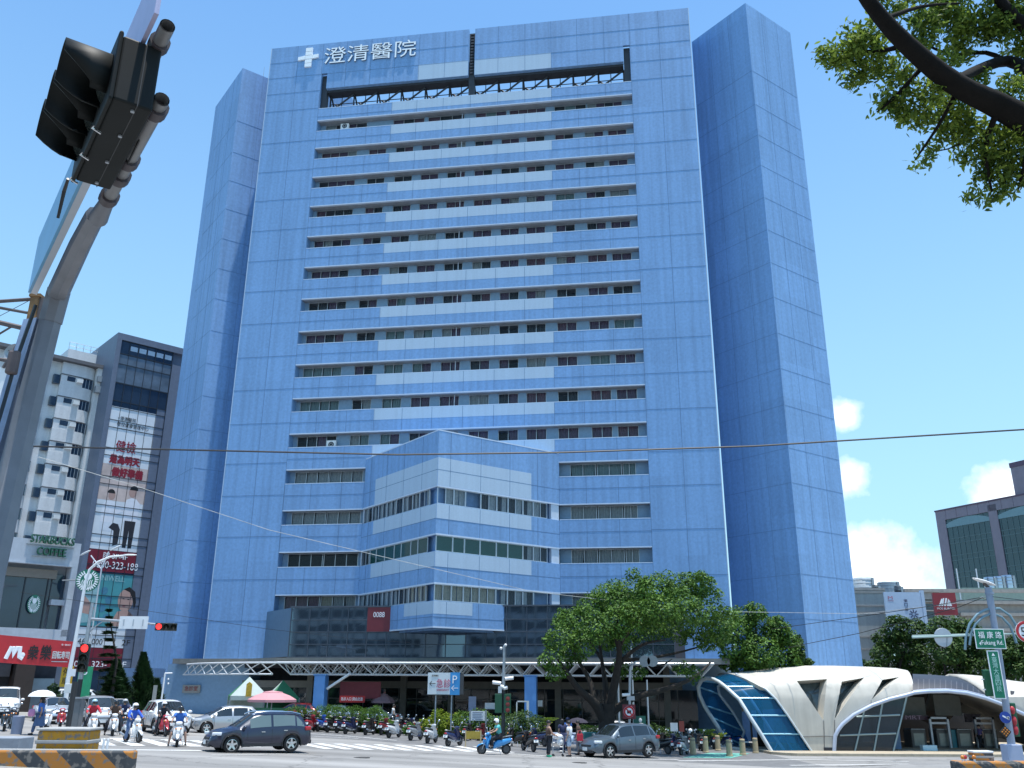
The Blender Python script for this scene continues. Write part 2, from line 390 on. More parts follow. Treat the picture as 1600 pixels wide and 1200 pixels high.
for pts, wd in (([(478, 1146), (540, 1150), (620, 1157)], .2), ([(478, 1150), (560, 1154)], .15), ([(690, 1167), (760, 1175), (830, 1180), (900, 1184), (1060, 1187)], .22),
                ([(135, 1154), (320, 1158)], .3), ([(135, 1171), (315, 1173)], .4), ([(1060, 1189), (1250, 1187), (1420, 1190)], .25), ([(1235, 1196), (1420, 1194)], .25), ([(330, 1180), (480, 1178)], .12)):
    s = strip_line([grd(*p) for p in pts], wd); mk.add(s.v, s.f)
struct(mk.build('road_marking', M_mark))
M_gl = mat('green_lane_paint', (.12, .36, .30), .8, var=.15, scale=2)
struct(patch('cycle_lane', [tuple(grd(x, y)[:2]) for x, y in ((1066, 1184), (1142, 1185), (1172, 1177.5), (1108, 1176.5))], M_gl, .012))
struct(patch('pavement', [(-60, 68), (-60, 110), (60, 110), (60, 74), (17, 66.5), (-19, 66.5), (-21, 64), (-30, 62)], M_pave, .0, .14))

# ---------------------------------------------------------------- hospital
AZ = R(8.4737)
H = thing('hospital_building', 'tall blue hospital tower of fifteen window rows between two folded side wings', 'hospital', (0, 78, 0), -AZ)
ex = V(math.cos(AZ), -math.sin(AZ), 0); ey = V(math.sin(AZ), math.cos(AZ), 0)
def hw(x, y, z): return V(0, 78, 0) + ex * x + ey * y + V(0, 0, z)
TOP = 70.37
rt = [60.34, 56.91, 53.40, 49.95, 46.46, 42.99, 39.52, 36.04, 32.57, 29.13, 25.62, 22.16, 18.34, 14.55, 10.77]
OH = 1.28; XL, XR = -21.2, 12.14; BL, BR, BC, BD = -13.57, 4.28, -4.65, 8.92
body = MB()
body.box(-27.3, .3, 5.35, XL, 15, TOP, 0); body.box(XR, .3, 5.35, 18.32, 15, TOP, 0)
body.box(-27.3, 0, 5.35, XL, .299, 66.4, 0); body.box(XR, 0, 5.35, 18.32, .299, 66.4, 0)
# screen at the top, in two halves with notches between
body.box(-27.3, 0, 66.402, -4.92, .299, TOP, 0); body.box(-4.25, 0, 66.402, 18.32, .299, TOP, 0)
body.box(-20.55, 0, 64.42, -4.92, .55, 66.4, 0); body.box(-4.25, 0, 64.42, 11.42, .55, 66.4, 0)
# bands between the window rows
edges = [61.9] + rt
for i in range(15):
    zt = 61.9 if i == 0 else rt[i - 1] - OH
    zb = rt[i]
    segs = [(XL, XR)]
    if i == 12 or i == 13 or i == 14: segs = [(XL, BL), (BR, XR)]
    if i == 11: segs = [(XL, BL + 1.3), (BL + 1.3, BR - 1.3), (BR - 1.3, XR)]
    for a, b in segs: body.box(a, 0, zb, b, .22, zt, 0)
main = body.build('wall', [M_blue], H)
bands = MB(); soff = MB(); dark = MB()
for i in range(15):
    zt = 61.9 if i == 0 else rt[i - 1] - OH; zb = rt[i]
    segs = [(XL, XR)] if i < 12 else [(XL, BL), (BR, XR)]
    for a, b in segs:
        soff.box(a, .22, zb + .02, b, 2.2, zb + .3)
        # pale nosing along the lower and upper edge of each band
        bands.box(a, -.012, zb - .015, b, .25, zb + .075); bands.box(a, -.008, zt - .05, b, .24, zt + .012)
    dark.box(XL, 2.2, rt[i] - OH - .4, XR, 2.3, zb + .3)
soff.build('soffit', M_soffit, H); bands.build('trim', M_trim, H)
dark.box(XL, 2.35, 5.4, XR, 2.6, 61.5); dark.build('inner_wall', M_dark, H)
pale = MB()
for i in range(0, 12):
    zt = 61.88 if i == 0 else rt[i - 1] - OH - .052
    pale.box(-13.08, -.006, zt - 1.05, 3.9, .1, zt)
pale.box(-10.4, -.006, 64.43, -4.94, .1, 66.35); pale.box(-4.23, -.006, 64.43, 3.9, .1, 66.35)
pale.build('pale_panel', M_pale, H)
# panel joints
J = MB(); jw = .036
def vj(x, z0, z1): J.box(x - jw / 2, -.012, z0, x + jw / 2, .05, z1)
def hj(z, x0, x1): J.box(x0, -.012, z - jw / 2, x1, .05, z + jw / 2)
vx = [-18.65, -15.72, -13.04, -10.34, -7.5, -4.6, -1.69, 1.15, 3.92, 6.65, 9.46]
for i in range(15):
    zt = 61.88 if i == 0 else rt[i - 1] - OH - .06; zb = rt[i] + .08
    for x in vx:
        if i >= 12 and BL - .2 < x < BR + .2: continue
        vj(x, zb, zt)
    for a, b in ([(XL, -13.1), (3.92, XR)] if i < 12 else [(XL, BL), (BR, XR)]): hj((zt - 1.05), a, b)
    if i >= 12: vj(XL + .02, zb, zt)
hz = [68.31, 66.31, 64.23, 61.99, 57.99, 54.46, 51.02, 47.51, 44.05, 40.65, 37.12, 33.6, 30.2, 26.8, 22.92, 19.86, 16.05, 12.2, 8.6]
for z in hz:
    hj(z, -27.28, XL - .02); hj(z, XR + .02, 18.3)
for z in (68.31, 66.31): hj(z, XL, -4.95); hj(z, -4.22, XR)
vj(-24.1, 5.4, 68.3); vj(15.16, 5.4, TOP); vj(-24.2, 68.3, TOP)
for x in [-21.24, -18.5, -15.73, -13.04, -10.34, -7.5, -1.72, 1.15, 3.92, 6.65, 9.46, 12.14]: vj(x, 66.31, TOP); vj(x, 64.45, 66.28) if -20.6 < x < 11.4 else None
vj(XL - .02, 5.4, 64); vj(XR + .02, 5.4, 62)
J.build('panel_joint', M_joint, H)
for x0, x1 in ((-27.33, -27.25), (18.27, 18.34)): ed = MB(); ed.box(x0, -.01, 5.35, x1, .2, TOP + .02); ed.build('lit_edge_strip', M_pale, H)  # pale strips paint in the light caught by the bevelled slab edges
# roof truss seen through the gap behind the screen
tr = MB()
tr.box(-20.6, .4, 64.15, 11.4, 1.5, 64.4, 0); tr.box(XL, .2, 60.9, XR, 14.8, 61.2, 0)
for k in range(13):
    x = -20.4 + k * 2.65
    tr.tube((x, 1.2, 61.8), (x, 1.2, 64.2), .09, n=6); tr.tube((x, 4.5, 61.8), (x, 1.5, 64.2), .1, n=6)
    if k < 12:
        tr.tube((x, 1.0, 62.0), (x + 2.65, 1.0, 64.1), .1, n=6); tr.tube((x + 2.65, 2.6, 62), (x, 2.6, 64.2), .1, n=6)
        tr.tube((x + 1.3, 1.2, 61.8), (x + 1.3, 1.2, 64.2), .05, n=5)
for z in (62.4, 63.2): tr.tube((-20.5, 1.3, z), (11.4, 1.3, z), .05, n=5)
tr.box(-4.9, .35, 62, -4.3, .9, TOP - .3); tr.box(-21.15, .35, 61.9, -20.55, .9, 66.3); tr.box(11.45, .35, 61.9, 12.1, .9, 66.3)
for k in range(14): tr.box(-4.75, .2, 64.8 + k * .38, -4.42, .36, 65.0 + k * .38)
tr.build('roof_truss', mat('dark_painted_steel', (.03, .035, .045), .6, var=.2), H)
# side wings: square shafts turned 45 degrees
def wing(cx, cy, sgn, nm, LL=7.4, top=TOP):
    mb = MB()
    def P(k, t): return V(cx + k * t * .7071, cy + t * .7071)
    a = V(cx, cy); l = P(-1, LL); r = P(1, 7.4); b = l + r - a
    mb.zprism([a, r, b, l], -2.5, top, 0)
    jj = MB()
    for s in (-1, 1):
        d = V(s * .7071, .7071); nn = V(s * .7071, -.7071)
        def slab(t0, t1, z0, z1):
            p0 = a + d * t0; p1 = a + d * t1; q0 = p0 + nn * .012; q1 = p1 + nn * .012; p0 = p0 - nn * .03; p1 = p1 - nn * .03
            jj.zprism([q0, q1, p1, p0] if s > 0 else [p0, p1, q1, q0], z0, z1)
        for z in hz[3:]: slab(.05, 7.3, z - .013, z + .013)
        for t in (2.45, 4.95): slab(t - .009, t + .009, 5, top - .02)
    mb.build('side_wing', M_blue, H); jj.build('wing_joint', M_joint, H)
wing(24.15, .1, 1, 'r'); wing(-30.97, .9, -1, 'l', 8.9, 68.9)

# windows of the ward rows: frame > pane, curtain
wcount = 0
def window(x0, x1, z0, z1, y, n, cur, name='window', parent=H, M=None, glass=None, kindstuff=None):
    """one window: aluminium frame with n lights, its glass and the curtain hanging behind"""
    f = MB(); g = MB(); c = MB(); t = .05
    f.box(x0, y, z0, x1, y + .07, z0 + t); f.box(x0, y, z1 - t, x1, y + .07, z1)
    for k in range(n + 1):
        xx = x0 + (x1 - x0 - t) * k / n; f.box(xx, y - .004, z0 + t, xx + t, y + .066, z1 - t)
    g.quad((x0 + t, y + .03, z0 + t), (x1 - t, y + .03, z0 + t), (x1 - t, y + .03, z1 - t), (x0 + t, y + .03, z1 - t))
    if M: f.xf(M); g.xf(M)
    fo = f.build(name, M_alu, parent); go = g.build('pane', glass or M_glassw, fo)
    if cur:
        for k, ci in enumerate(cur):
            if ci is None: continue
            a = x0 + (x1 - x0) * k / len(cur) + .06; b = x0 + (x1 - x0) * (k + 1) / len(cur) - .03
            ns = max(4, int((b - a) / .08)); row0, row1 = [], []
            lean = rnd.choice([0, 0, 0, .15, -.15]) * (b - a)
            for q in range(ns + 1):
                u = q / ns; yy = y + .16 + .035 * math.sin(q * 2.1 + k)
                row0.append((a + (b - a) * u, yy, z1 - .03)); row1.append((a + (b - a) * (u * (1 - abs(lean)) + max(lean, 0)), yy + .02, z0 + .02))
            c = MB(); c.grid([row1, row0])
            if M: c.xf(M)
            c.build('curtain', M_curt[ci], fo)
    return fo
def pick(row):
    p = [0] * 36 + [1] * 26 + [5] * 10 + [2] * 9 + [4] * 6 + [None] * 16
    return rnd.choice(p)
M_inw = mat('blue_inner_wall', (.22, .35, .50), .7, var=.08, scale=4); UW = []
ww = 1.72
for i in range(11):
    zt = rt[i]; zb = zt - OH - .25; y = .98
    wins = [(-20.8, -16.9, 4)] + [(a, a + 1.88, 2) for a in (-15.6, -12.65, -9.85, -7.05, -4.2, -1.42, 1.2, 4.15, 7.2, 9.55)]
    if i == 0: wins = [(-20.6, -16.0, 4), (-13.1, -9.7, 3), (-9.3, -5.4, 3), (-4.2, -.9, 3), (-.6, 3.2, 4), (4.1, 7.4, 3), (7.5, 11.1, 4)]
    wl = [XL] + [q for a, b, n in wins for q in (a - .004, b + .004)] + [XR]; iw = MB()
    for z in (zb, zt + .03, zt + .12): iw.v += [(q, y, z) for q in wl]
    nn_ = len(wl)
    for k in range(nn_ - 1):
        if k % 2 == 0: iw.f.append((k, k + 1, nn_ + k + 1, nn_ + k)); iw.m.append(0)
        iw.f.append((nn_ + k, nn_ + k + 1, 2 * nn_ + k + 1, 2 * nn_ + k)); iw.m.append(0)
    iwo = iw.build('window_wall', M_inw, H); md = iwo.modifiers.new('s', 'SOLIDIFY'); md.thickness = .3; md.offset = -1
    for a, b, n in wins:
        if i < 3:
            UW.append((a, b, zb, zt + .02, y, n))
        elif i == 10 and -12.5 < a and b < 2.6 and False: pass
        else: window(a, b, zb, zt + .02, y + .05, n, [4] * 4 if n == 4 and i in (8, 9) else [pick(i) for _ in range(n)] if rnd.random() < .6 else [rnd.choice([0, 0, 2, 4, 5])] * n)
    dp = MB(); dp.tube((-5.6, .9, zb), (-5.6, .9, zt), .05, n=6); dp.build('drain_pipe', M_trim, H)
fm = MB(); gm = MB(); CM = []
for a, b, zb, zt, y, n in UW:
    t = .05; y += .05
    fm.box(a, y, zb, b, y + .07, zb + t); fm.box(a, y, zt - t, b, y + .07, zt)
    for k in range(n + 1): xx = a + (b - a - t) * k / n; fm.box(xx, y - .004, zb, xx + t, y + .066, zt)
    gm.quad((a, y + .03, zb), (b, y + .03, zb), (b, y + .03, zt), (a, y + .03, zt))
    for k in range(n):
        ci = pick(0)
        if ci is not None: cm = MB(); cm.quad((a + (b - a) * k / n, y + .16, zb), (a + (b - a) * (k + 1) / n - .05, y + .16, zb), (a + (b - a) * (k + 1) / n - .05, y + .16, zt), (a + (b - a) * k / n, y + .16, zt)); CM.append((cm, ci))
uw = fm.build('upper_window', M_alu, H); uw['kind'] = 'stuff'
gm.build('pane', M_glassw, uw); [cm.build('curtain', M_curt[ci], uw) for cm, ci in CM]
# lower rows beside the bay
for i, (wl, wr) in {11: (2, 4), 12: (2, 2), 13: (1, 2), 14: (5, 2)}.items():
    zt = rt[i]; zb = zt - OH - .2; y = 1.0
    for (a, b, n) in ((XL + .5, XL + 3.8, 3), (XL + 3.9, BL - .5, 3), (BR + .9, BR + 3.2, 2), (BR + 3.3, BR + 5.5, 2), (BR + 5.6, XR - 1.1, 2)):
        ci = wl if a < 0 else wr
        if i == 14 and a < 0: cc = [5, 5, 5] if a < -20 else [3, 2, 2]
        elif i == 13 and a < 0: cc = [None] * n
        else: cc = [rnd.choice([ci, ci, 2 if ci != 4 else 4, 2 if ci != 4 else 4]) for _ in range(n)]
        window(a, b, zb, zt + .02, y, n, cc, 'ward_window')
    for a, b in ((XL, XL + .49), (XR - 1.09, XR), (BR - .1, BR + .89), (BL - .49, BL + .2)): sp = MB(); sp.box(a, y, zb, b, y + .25, zt + .1); sp.build('window_pier', M_inw, H)

# folded bay that juts out over the entrance: local axis u runs along each face
bz = [(23.0, 18.34), (16.98, 14.5), (13.22, 10.72), (9.45, 7.45)]
bm_ = MB(); bt = MB(); bp = MB(); bj = MB()
fl = [V(BC, -BD), V(BR, 0), V(BL, 0)]
Ma = Matrix.Translation((BC, -BD, 0)) @ Matrix.Rotation(R(45), 4, 'Z')        # right face: +x runs from the corner to the tower
Mb_ = Matrix.Translation((BL, 0, 0)) @ Matrix.Rotation(R(-45), 4, 'Z')       # left face: +x runs from the tower to the corner
LEN = BD * math.sqrt(2)
for k, (zt, zb) in enumerate(bz):
    bm_.zprism([V(BC, -BD), V(BR - .02, -.02), V(BR - .02, .5), V(BL + .02, .5), V(BL + .02, -.02)], zb, zt)
    for Mx, Lx in ((Ma, LEN), (Mb_, LEN)):
        kk = len(bt.v); bt.box(.02, -.018, zb - .02, Lx - .02, .1, zb + .1); 
        if k == 0: bt.box(.02, -.016, zt - .05, Lx - .02, .1, zt + .04)
        bt.xf(Mx, kk)
        kk = len(bj.v)
        for u in (1.2, 4.2, 7.2, 10.2): bj.box(u - .02, -.014, zb + .11, u + .02, .02, zt - .06)
        if k == 0: bj.box(.02, -.014, 19.7, Lx, .02, 19.74)
        else: bj.box(.02, -.014, zt - 1.22, Lx, .02, zt - 1.18)
        bj.xf(Mx, kk)
    up0, dn0 = ((20.72, 18.46) if k == 0 else (zt - .02, zt - 1.18 if k < 3 else zt - .98))
    lim = 9.5 if k < 3 else 3.62
    kk = len(bp.v); bp.box(.02, -.008, dn0, lim, .05, up0); bp.xf(Ma, kk)
    kk = len(bp.v); bp.box(LEN - (10.46 if k < 3 else 4.4), -.008, dn0, LEN - .02, .05, up0); bp.xf(Mb_, kk)
bm_.zprism([V(BC, -BD + .8), V(BR - .9, 0), V(BL + .9, 0)], 7.3, 22.4)
bay = bm_.build('bay', M_blue, H); bt.build('bay_trim', M_trim, bay); bp.build('bay_pale_panel', M_pale, bay); bj.build('bay_joint', M_joint, bay)
cols = {0: [2, 2, 2, 2, 2, 2, 2, 2, 2, 2, 2, 2], 1: None, 2: [3, 3, 3, 3, 2, 2, 2, 2, 2]}
for k, (z1, z0) in enumerate(((18.32, 17.0), (14.48, 13.24), (10.7, 9.47))):
    for side, Mx in (('R', Ma), ('L', Mb_)):
        u = .12; j = 0
        while u < LEN - 1.3:
            wdt = (1.55, 1.1, 1.5, 1.6, 1.15)[j % 5]
            near = u if side == 'R' else LEN - u
            g = M_glassw; c = [rnd.choice([2, 2, 1]) for _ in range(2)]
            if rnd.random() < .18: c = [None, 2]
            if k == 1 and near < (8 if side == 'R' else 12): g = M_glassg; c = [None]
            if k == 2 and near < 4.6: c = [3, 3]
            if rnd.random() < .06: c = [None]
            window(u, min(u + wdt, LEN - .9), z0, z1, .1, 1 if wdt < 1.3 else 2 if c != [None] else 1, c, 'bay_window', bay, Mx, g)
            u += wdt + .02; j += 1
        bw = MB(); bw.box(LEN - .88, .06, z0 - .1, LEN - .02, .4, z1 + .1) if side == 'R' else bw.box(.02, .06, z0 - .1, .1, .4, z1 + .1)
        bw.xf(Mx); bw.build('bay_pier', M_trim, bay)

# glass podium under the bay
PY = -4.2; PZ0, PZ1 = 5.45, 9.36; PXL, PXR = -17.85, 13.5
pf = MB(); pg = MB(); pr = MB()
nb = 19; st = (PXR - PXL) / nb
zs = [PZ0, 6.42, 7.40, 8.36, PZ1]
for k in range(nb + 1): pf.box(PXL + k * st - .03, PY - .02, PZ0, PXL + k * st + .03, PY + .08, PZ1)
for z in zs[1:-1]: pf.box(PXL, PY - .03, z - .03, PXR, PY + .08, z + .03)
pf.box(PXL - .1, PY - .08, PZ1, PXR + .1, PY + 4, PZ1 + .12); pf.box(PXL - .1, PY - .08, PZ0 - .1, PXR + .1, PY + .3, PZ0)
for k in range(nb):
    for j in range(4):
        dx = rnd.uniform(-.0012, .0012)
        pg.quad((PXL + k * st, PY + .03 + dx, zs[j]), (PXL + (k + 1) * st, PY + .03 - dx, zs[j]), (PXL + (k + 1) * st, PY + .03 - dx * .5, zs[j + 1]), (PXL + k * st, PY + .03, zs[j + 1]))
pod = pf.build('podium', [mat('podium_frame', (.075, .09, .115), .45, .2, var=.1)], H)
pg.build('podium_glass', mat('mirror_glass', (.13, .18, .23), .03, .75, var=.06, scale=.4), pod)
pq = MB(); pq.add([(-21.8, 0.0, PZ0), (PXL, PY + .02, PZ0), (PXL, PY + .02, PZ1), (-21.8, 0, PZ1)], [(0, 1, 2, 3)]); pq.build('podium_side', mat('blue_grey_cladding', (.09, .16, .24), .35, var=.1), pod)
pb2 = MB(); pb2.zprism([V(-21.7, .2), V(PXL + .02, PY + .4), V(PXR, PY + .4), V(PXR + 1, .2)], 5.42, 9.3); pb2.build('podium_room', M_dark, pod)
bl = MB(); bl.box(PXL + 2.55, PY + .1, 7.42, PXL + 9.2, PY + .16, PZ1 - .02); bl.build('podium_blind', mat('grey_blue_blind', (.15, .24, .28), .8, var=.1, scale=2), pod)
bl = MB(); bl.box(PXL + .1, PY + .1, 7.6, PXL + 2.4, PY + .15, PZ1 - .05); bl.build('podium_poster', mat('navy_poster', (.03, .04, .13), .6, var=.4, scale=3), pod)
bl = MB(); bl.box(PXL + 6.6, PY - .06, 7.42, PXL + 9.0, PY - .035, 9.34); bl.build('podium_sign', mat('dark_red_panel', (.17, .02, .03), .5, var=.1), pod)
textobj('0088', .95, .42, pod, M_wht, (PXL + 7.1, PY - .065, 8.55), 'sign_lettering')
# fascia and canopy roof
fa = MB()
fa.zprism([V(-29.2, -1.8), V(-22, -2.6), V(-18.5, PY - 1.1), V(PXR + 4, PY - 1.1), V(PXR + 4, 1), V(-29.2, 1)], 4.92, 5.34)
fa.build('canopy_fascia', mat('fascia_concrete', (.22, .21, .19), .8, var=.15), H)
tl = MB(); tl.box(-27.3, -.05, 5.28, -21.9, .2, 5.36); tl.build('base_trim', M_trim, H)
# ground floor
gf = MB()
gf.box(-30, -1, -.6, -22.5, 3, 4.9); gf.box(13, -1.2, -1.5, 18.5, 3, 5.4)
gf.box(-22.5, -2.2, 3.05, 14, -1.9, 3.6, 1)
gf.box(-22.5, 1.5, -1.2, 14, 2, 4.9, 2); gf.box(-22.5, -2, 4.6, 14, 2, 4.9, 2); gf.box(-22.5, -2.4, -.9, 14, 2, -.14, 1)
for x in (-16.5, -8.5, -4.5, 4.2, 9.0, 12.8): gf.box(x - .25, -2.3, -.5, x + .25, -1.8, 4.9, 1)
gf.build('ground_floor', [MATS['blue_inner_wall'], mat('tan_lintel', (.17, .155, .13), .7, var=.1), M_dark], H)
gg = MB(); gfr = MB()
x = -22.4
while x < 13.9:
    gg.quad((x, -2.05, -.1), (x + 1.5, -2.05, -.1), (x + 1.5, -2.05, 3.04), (x, -2.05, 3.04))
    gfr.box(x - .035, -2.12, -.1, x + .035, -2.0, 3.04); x += 1.5
gfr.box(-22.4, -2.11, 2.2, 14, -2.02, 2.27); gfr.box(-22.4, -2.115, .75, 14, -2.02, .8)
sf = gfr.build('shopfront', mat('bronze_frame', (.08, .075, .07), .4, .5, var=.1), H); gg.build('shopfront_glass', mat('shop_glass', (.02, .03, .03), .04, spec=.8, var=0, trans=.35), sf)
# light space-frame canopy on blue columns
TY0, TY1, TZ0, TZ1 = -10.2, -6.2, 4.02, 4.84
cv = thing('truss_canopy', 'white steel space frame canopy on two blue columns before the hospital entrance', 'canopy', tuple(hw(0, 0, 0)), -AZ)
tu = MB(); n = 20; x0, x1 = -16.2, 16; dx = (x1 - x0) / n
rowsY = [TY0, TY0 + 1.35, TY0 + 2.7, TY0 + 4.05]
for y in rowsY:
    tu.tube((x0, y, TZ1), (x1, y, TZ1), .085, n=6)
for y in [TY0 + .67, TY0 + 2.02, TY0 + 3.4]: tu.tube((x0 + dx / 2, y, TZ0), (x1 - dx / 2, y, TZ0), .07, n=6)
for k in range(n + 1):
    xx = x0 + k * dx; tu.tube((xx, rowsY[0], TZ1), (xx, rowsY[-1], TZ1), .04, n=5)
    for j in range(3):
        if k < n:
            c = (xx + dx / 2, TY0 + .67 + 1.36 * j, TZ0)
            for cx_, cy_ in ((xx, rowsY[j]), (xx + dx, rowsY[j]), (xx, rowsY[j + 1]), (xx + dx, rowsY[j + 1])): tu.tube((cx_, cy_, TZ1), c, .042, n=5)
# curving end towards the left wing
px = None
for k in range(9):
    u = k / 8; xx = x0 - 11 * u; yy = TY0 + 7.2 * u * u
    cur = ((xx, yy, TZ1), (xx - .6, yy + .7, TZ0))
    if px: tu.tube(px[0], cur[0], .07, n=6); tu.tube(px[1], cur[1], .06, n=6); tu.tube(px[0], cur[1], .04, n=5); tu.tube(px[1], cur[0], .04, n=5)
    px = cur
tu.build('space_frame', mat('white_painted_steel', (.62, .64, .66), .4, .1, var=.05), cv, smooth=40)
rf = MB(); rf.box(x0, TY0 + .1, TZ1 + .1, x1, PY - 1.2, TZ1 + .13); rf.build('roof_sheet', mat('smoked_roof_sheet', (.05, .06, .07), .2, var=.1, trans=.35), cv)
for x in (-12.9, 2.95):
    c = MB(); zb = gz(hw(x, TY0 + .67, 0).x, 68) - .1
    c.box(x - .42, TY0 + .25, zb, x + .42, TY0 + 1.1, TZ0 - .1); c.box(x - .5, TY0 + .2, TZ0 - .1, x + .5, TY0 + 1.15, TZ0)
    c.build('column', mat('bright_blue_column', (.12, .30, .62), .35, var=.06, scale=2), cv, bevel=.03)
c = MB(); c.tube((-12.4, TY0 + .6, 3.0), (-10.6, TY0 + .3, TZ0 + .05), .1, n=8); c.build('brace', M_white, cv)
# rooftop letters
sg = thing('hospital_sign', 'white cross and four Chinese characters standing off the top of the blue facade', 'sign', tuple(hw(0, 0, 0)), -AZ)
t = text_mb('澄清醫院', 10.3, 2.15, .14, keep='sides'); t.xf(Matrix.Translation((-21.0, -.02, 67.5))); t.build('lettering', [mat('white_sign_letters', (.93, .94, .95), .35, var=.0), mat('letter_return', (.10, .13, .2), .6, var=0)], sg)
cr = MB(); cx, cz = -22.86, 68.6
for k in range(5): cr.box(cx - .38 + .05, -.2, cz - 1.25 + k * .51, cx + .38 + .05, -.02, cz - 1.25 + k * .51 + .44)
cr.prism([(cx - 1.15, cz - .32), (cx - .36, cz - .24), (cx - .36, cz + .24), (cx - 1.15, cz + .1)], -.2, -.02); cr.prism([(cx + .46, cz - .24), (cx + 1.15, cz - .1), (cx + 1.15, cz + .32), (cx + .46, cz + .24)], -.2, -.02)
cr.build('cross_emblem', MATS['white_sign_letters'], sg)
# outdoor units on the balconies
def ac(x, y, z, two, label):
    o = thing('air_conditioner', label, 'air conditioner', tuple(hw(x, y, z)), -AZ, 'air conditioner units on the hospital balconies')
    b = MB(); hgt = 1.25 if two else .75; b.box(-.45, 0, 0, .45, .36, hgt); b.build('case', M_whitepl, o, bevel=.02)
    for k in range(2 if two else 1):
        g = MB(); zc = .34 + .6 * k; 
        g.lathe([(.27, -.015), (.27, .0), (.05, .0)], (0, -.0, zc), 'y', 18); g.build('fan_grille', M_black, o)
        r = MB(); r.path([(.15 * math.cos(a), -.02, zc + .15 * math.sin(a)) for a in [2 * PI * q / 14 for q in range(14)]], .014, 5, closed=True); r.build('fan_ring', M_white, o)
ac(-18.3, .45, rt[0] - OH - .25, True, 'tall white two-fan unit in the top balcony row')
ac(-17.6, .45, rt[2] - OH - .4, False, 'white one-fan unit in the third balcony row from the top')
ac(-17.2, .45, rt[10] - OH - .05, False, 'white one-fan unit on the balcony level with the bay roof')
for (px, py0, py1) in ((393, 103, 72),):
    a = MB(); p = hw(-31, 6, 68.8); a.tube(p, p + V(0, 0, 4.2), .05, .02, n=6)
    tag(a.build('antenna', M_steel), 'thin antenna mast on the left wing roof', 'antenna')

# across the street, behind the camera: seen only as reflections in the podium glass
for (bx, by, bw, bh, lb, cc) in ((-32, -46, 30, 34, 'tall grey block of flats across the street mirrored in the podium glass', (.30, .32, .34)), (8, -40, 26, 13, 'low red roofed building across the street mirrored in the podium glass', (.26, .12, .10)), (-75, -50, 34, 22, 'wide pale office block across the street, left of the tall grey one', (.38, .37, .35))):
    o = thing('street_building', lb, 'building', (bx, by, 0)); m = MB(); m.box(-bw / 2, -12, -2, bw / 2, 0, bh); m.build('wall', mat('far_wall_%d' % bh, tuple(c * 1.5 for c in cc), .8, var=.1), o)  # wall colour raised to look sunlit in the mirror glass
    m = MB()
    for q in range(int(bh / 3.4)): m.box(-bw / 2 + 1, .0, 1.2 + q * 3.4, bw / 2 - 1, .06, 3.0 + q * 3.4)
    m.build('window_band', M_dark, o); m = MB()
    for q in range(int(bw / 3)): m.box(-bw / 2 + 1 + q * 3, .0, 0, -bw / 2 + 1.5 + q * 3, .3, bh)
    m.build('mullion', M_conc, o); m = MB(); m.box(-bw / 2 - .3, -12, bh, bw / 2 + .3, .4, bh + .8); m.build('roof', M_conc, o)

for px, py, lb in ((565, 1184, 'dark round manhole cover in the road in front of the zebra crossing'), (905, 1192, 'round manhole cover in the road in front of the waiting people')):
    q = grd(px, py); m = MB(); m.lathe([(.36, -.02), (.36, .014), (.30, .018), (.001, .018)], (0, 0, 0), n=24); tag(m.build('manhole_cover', mat('cast_iron', (.06, .058, .055), .7, .3, var=.3, scale=9, bump=.2), loc=(q.x, q.y, gz(q.x, q.y))), lb, 'manhole cover')
# ---------------------------------------------------------------- vehicles
M_cglass = mat('car_glass', (.012, .017, .02), .03, spec=.9, var=0)
M_cglassl = mat('pale_car_glass', (.10, .14, .14), .04, spec=.9, var=0)
M_chrome = mat('chrome', (.62, .63, .65), .15, .95, var=0)
M_lamp = mat('headlamp', (.7, .73, .76), .08, spec=.9, var=.1, scale=20)
M_tail = mat('tail_lamp', (.42, .015, .02), .15, spec=.8, var=.1)
M_amber = mat('amber_lamp', (.6, .2, .03), .2, var=.05)
M_plate = mat('number_plate', (.75, .77, .76), .5, var=.05)
M_clad = mat('dark_cladding', (.022, .023, .026), .6, var=.1)
def paint(name, col, met=.25): return mat(name, col, .28, met, var=.03, scale=1, coat=.8)
def wheel(parent, x, y, r, wd, spokes=5, rimmat=None, out=1):
    t = MB(); t.lathe([(r * .66, -wd / 2), (r * .93, -wd / 2), (r, -wd * .36), (r, wd * .36), (r * .93, wd / 2), (r * .66, wd / 2)], (0, 0, 0), 'y', 28, cap=False)
    o = t.build('wheel', M_rubber, parent, smooth=50, loc=(x, y, r))
    m = MB(); e = wd * .40 * out
    m.lathe([(r * .67, e), (r * .60, e), (r * .58, e * .35), (.001, e * .35)], (0, 0, 0), 'y', 24, 1, False)
    m.lathe([(r * .69, e * 1.12), (r * .61, e * 1.16), (r * .6, e)], (0, 0, 0), 'y', 24, 0, False)
    for k in range(spokes):
        a = 2 * PI * k / spokes + .3; c, s = math.cos(a), math.sin(a); n = V(-s, 0, c)
        p0 = V(c * .1 * r, e * 1.0, s * .1 * r); p1 = V(c * .63 * r, e * 1.1, s * .63 * r); w0, w1 = n * r * .15, n * r * .09
        m.add([p0 - w0, p0 + w0, p1 + w1, p1 - w1, p0 - w0 - V(0, e * .4, 0), p0 + w0 - V(0, e * .4, 0), p1 + w1 - V(0, e * .4, 0), p1 - w1 - V(0, e * .4, 0)],
              [(0, 1, 2, 3), (0, 4, 5, 1), (2, 6, 7, 3), (1, 5, 6, 2), (0, 3, 7, 4)], 0)
    m.lathe([(r * .17, e * .9), (r * .15, e * 1.2), (.001, e * 1.22)], (0, 0, 0), 'y', 12, 0, False)
    m.build('rim', [rimmat or M_chrome, M_black], o, smooth=35)
    return o
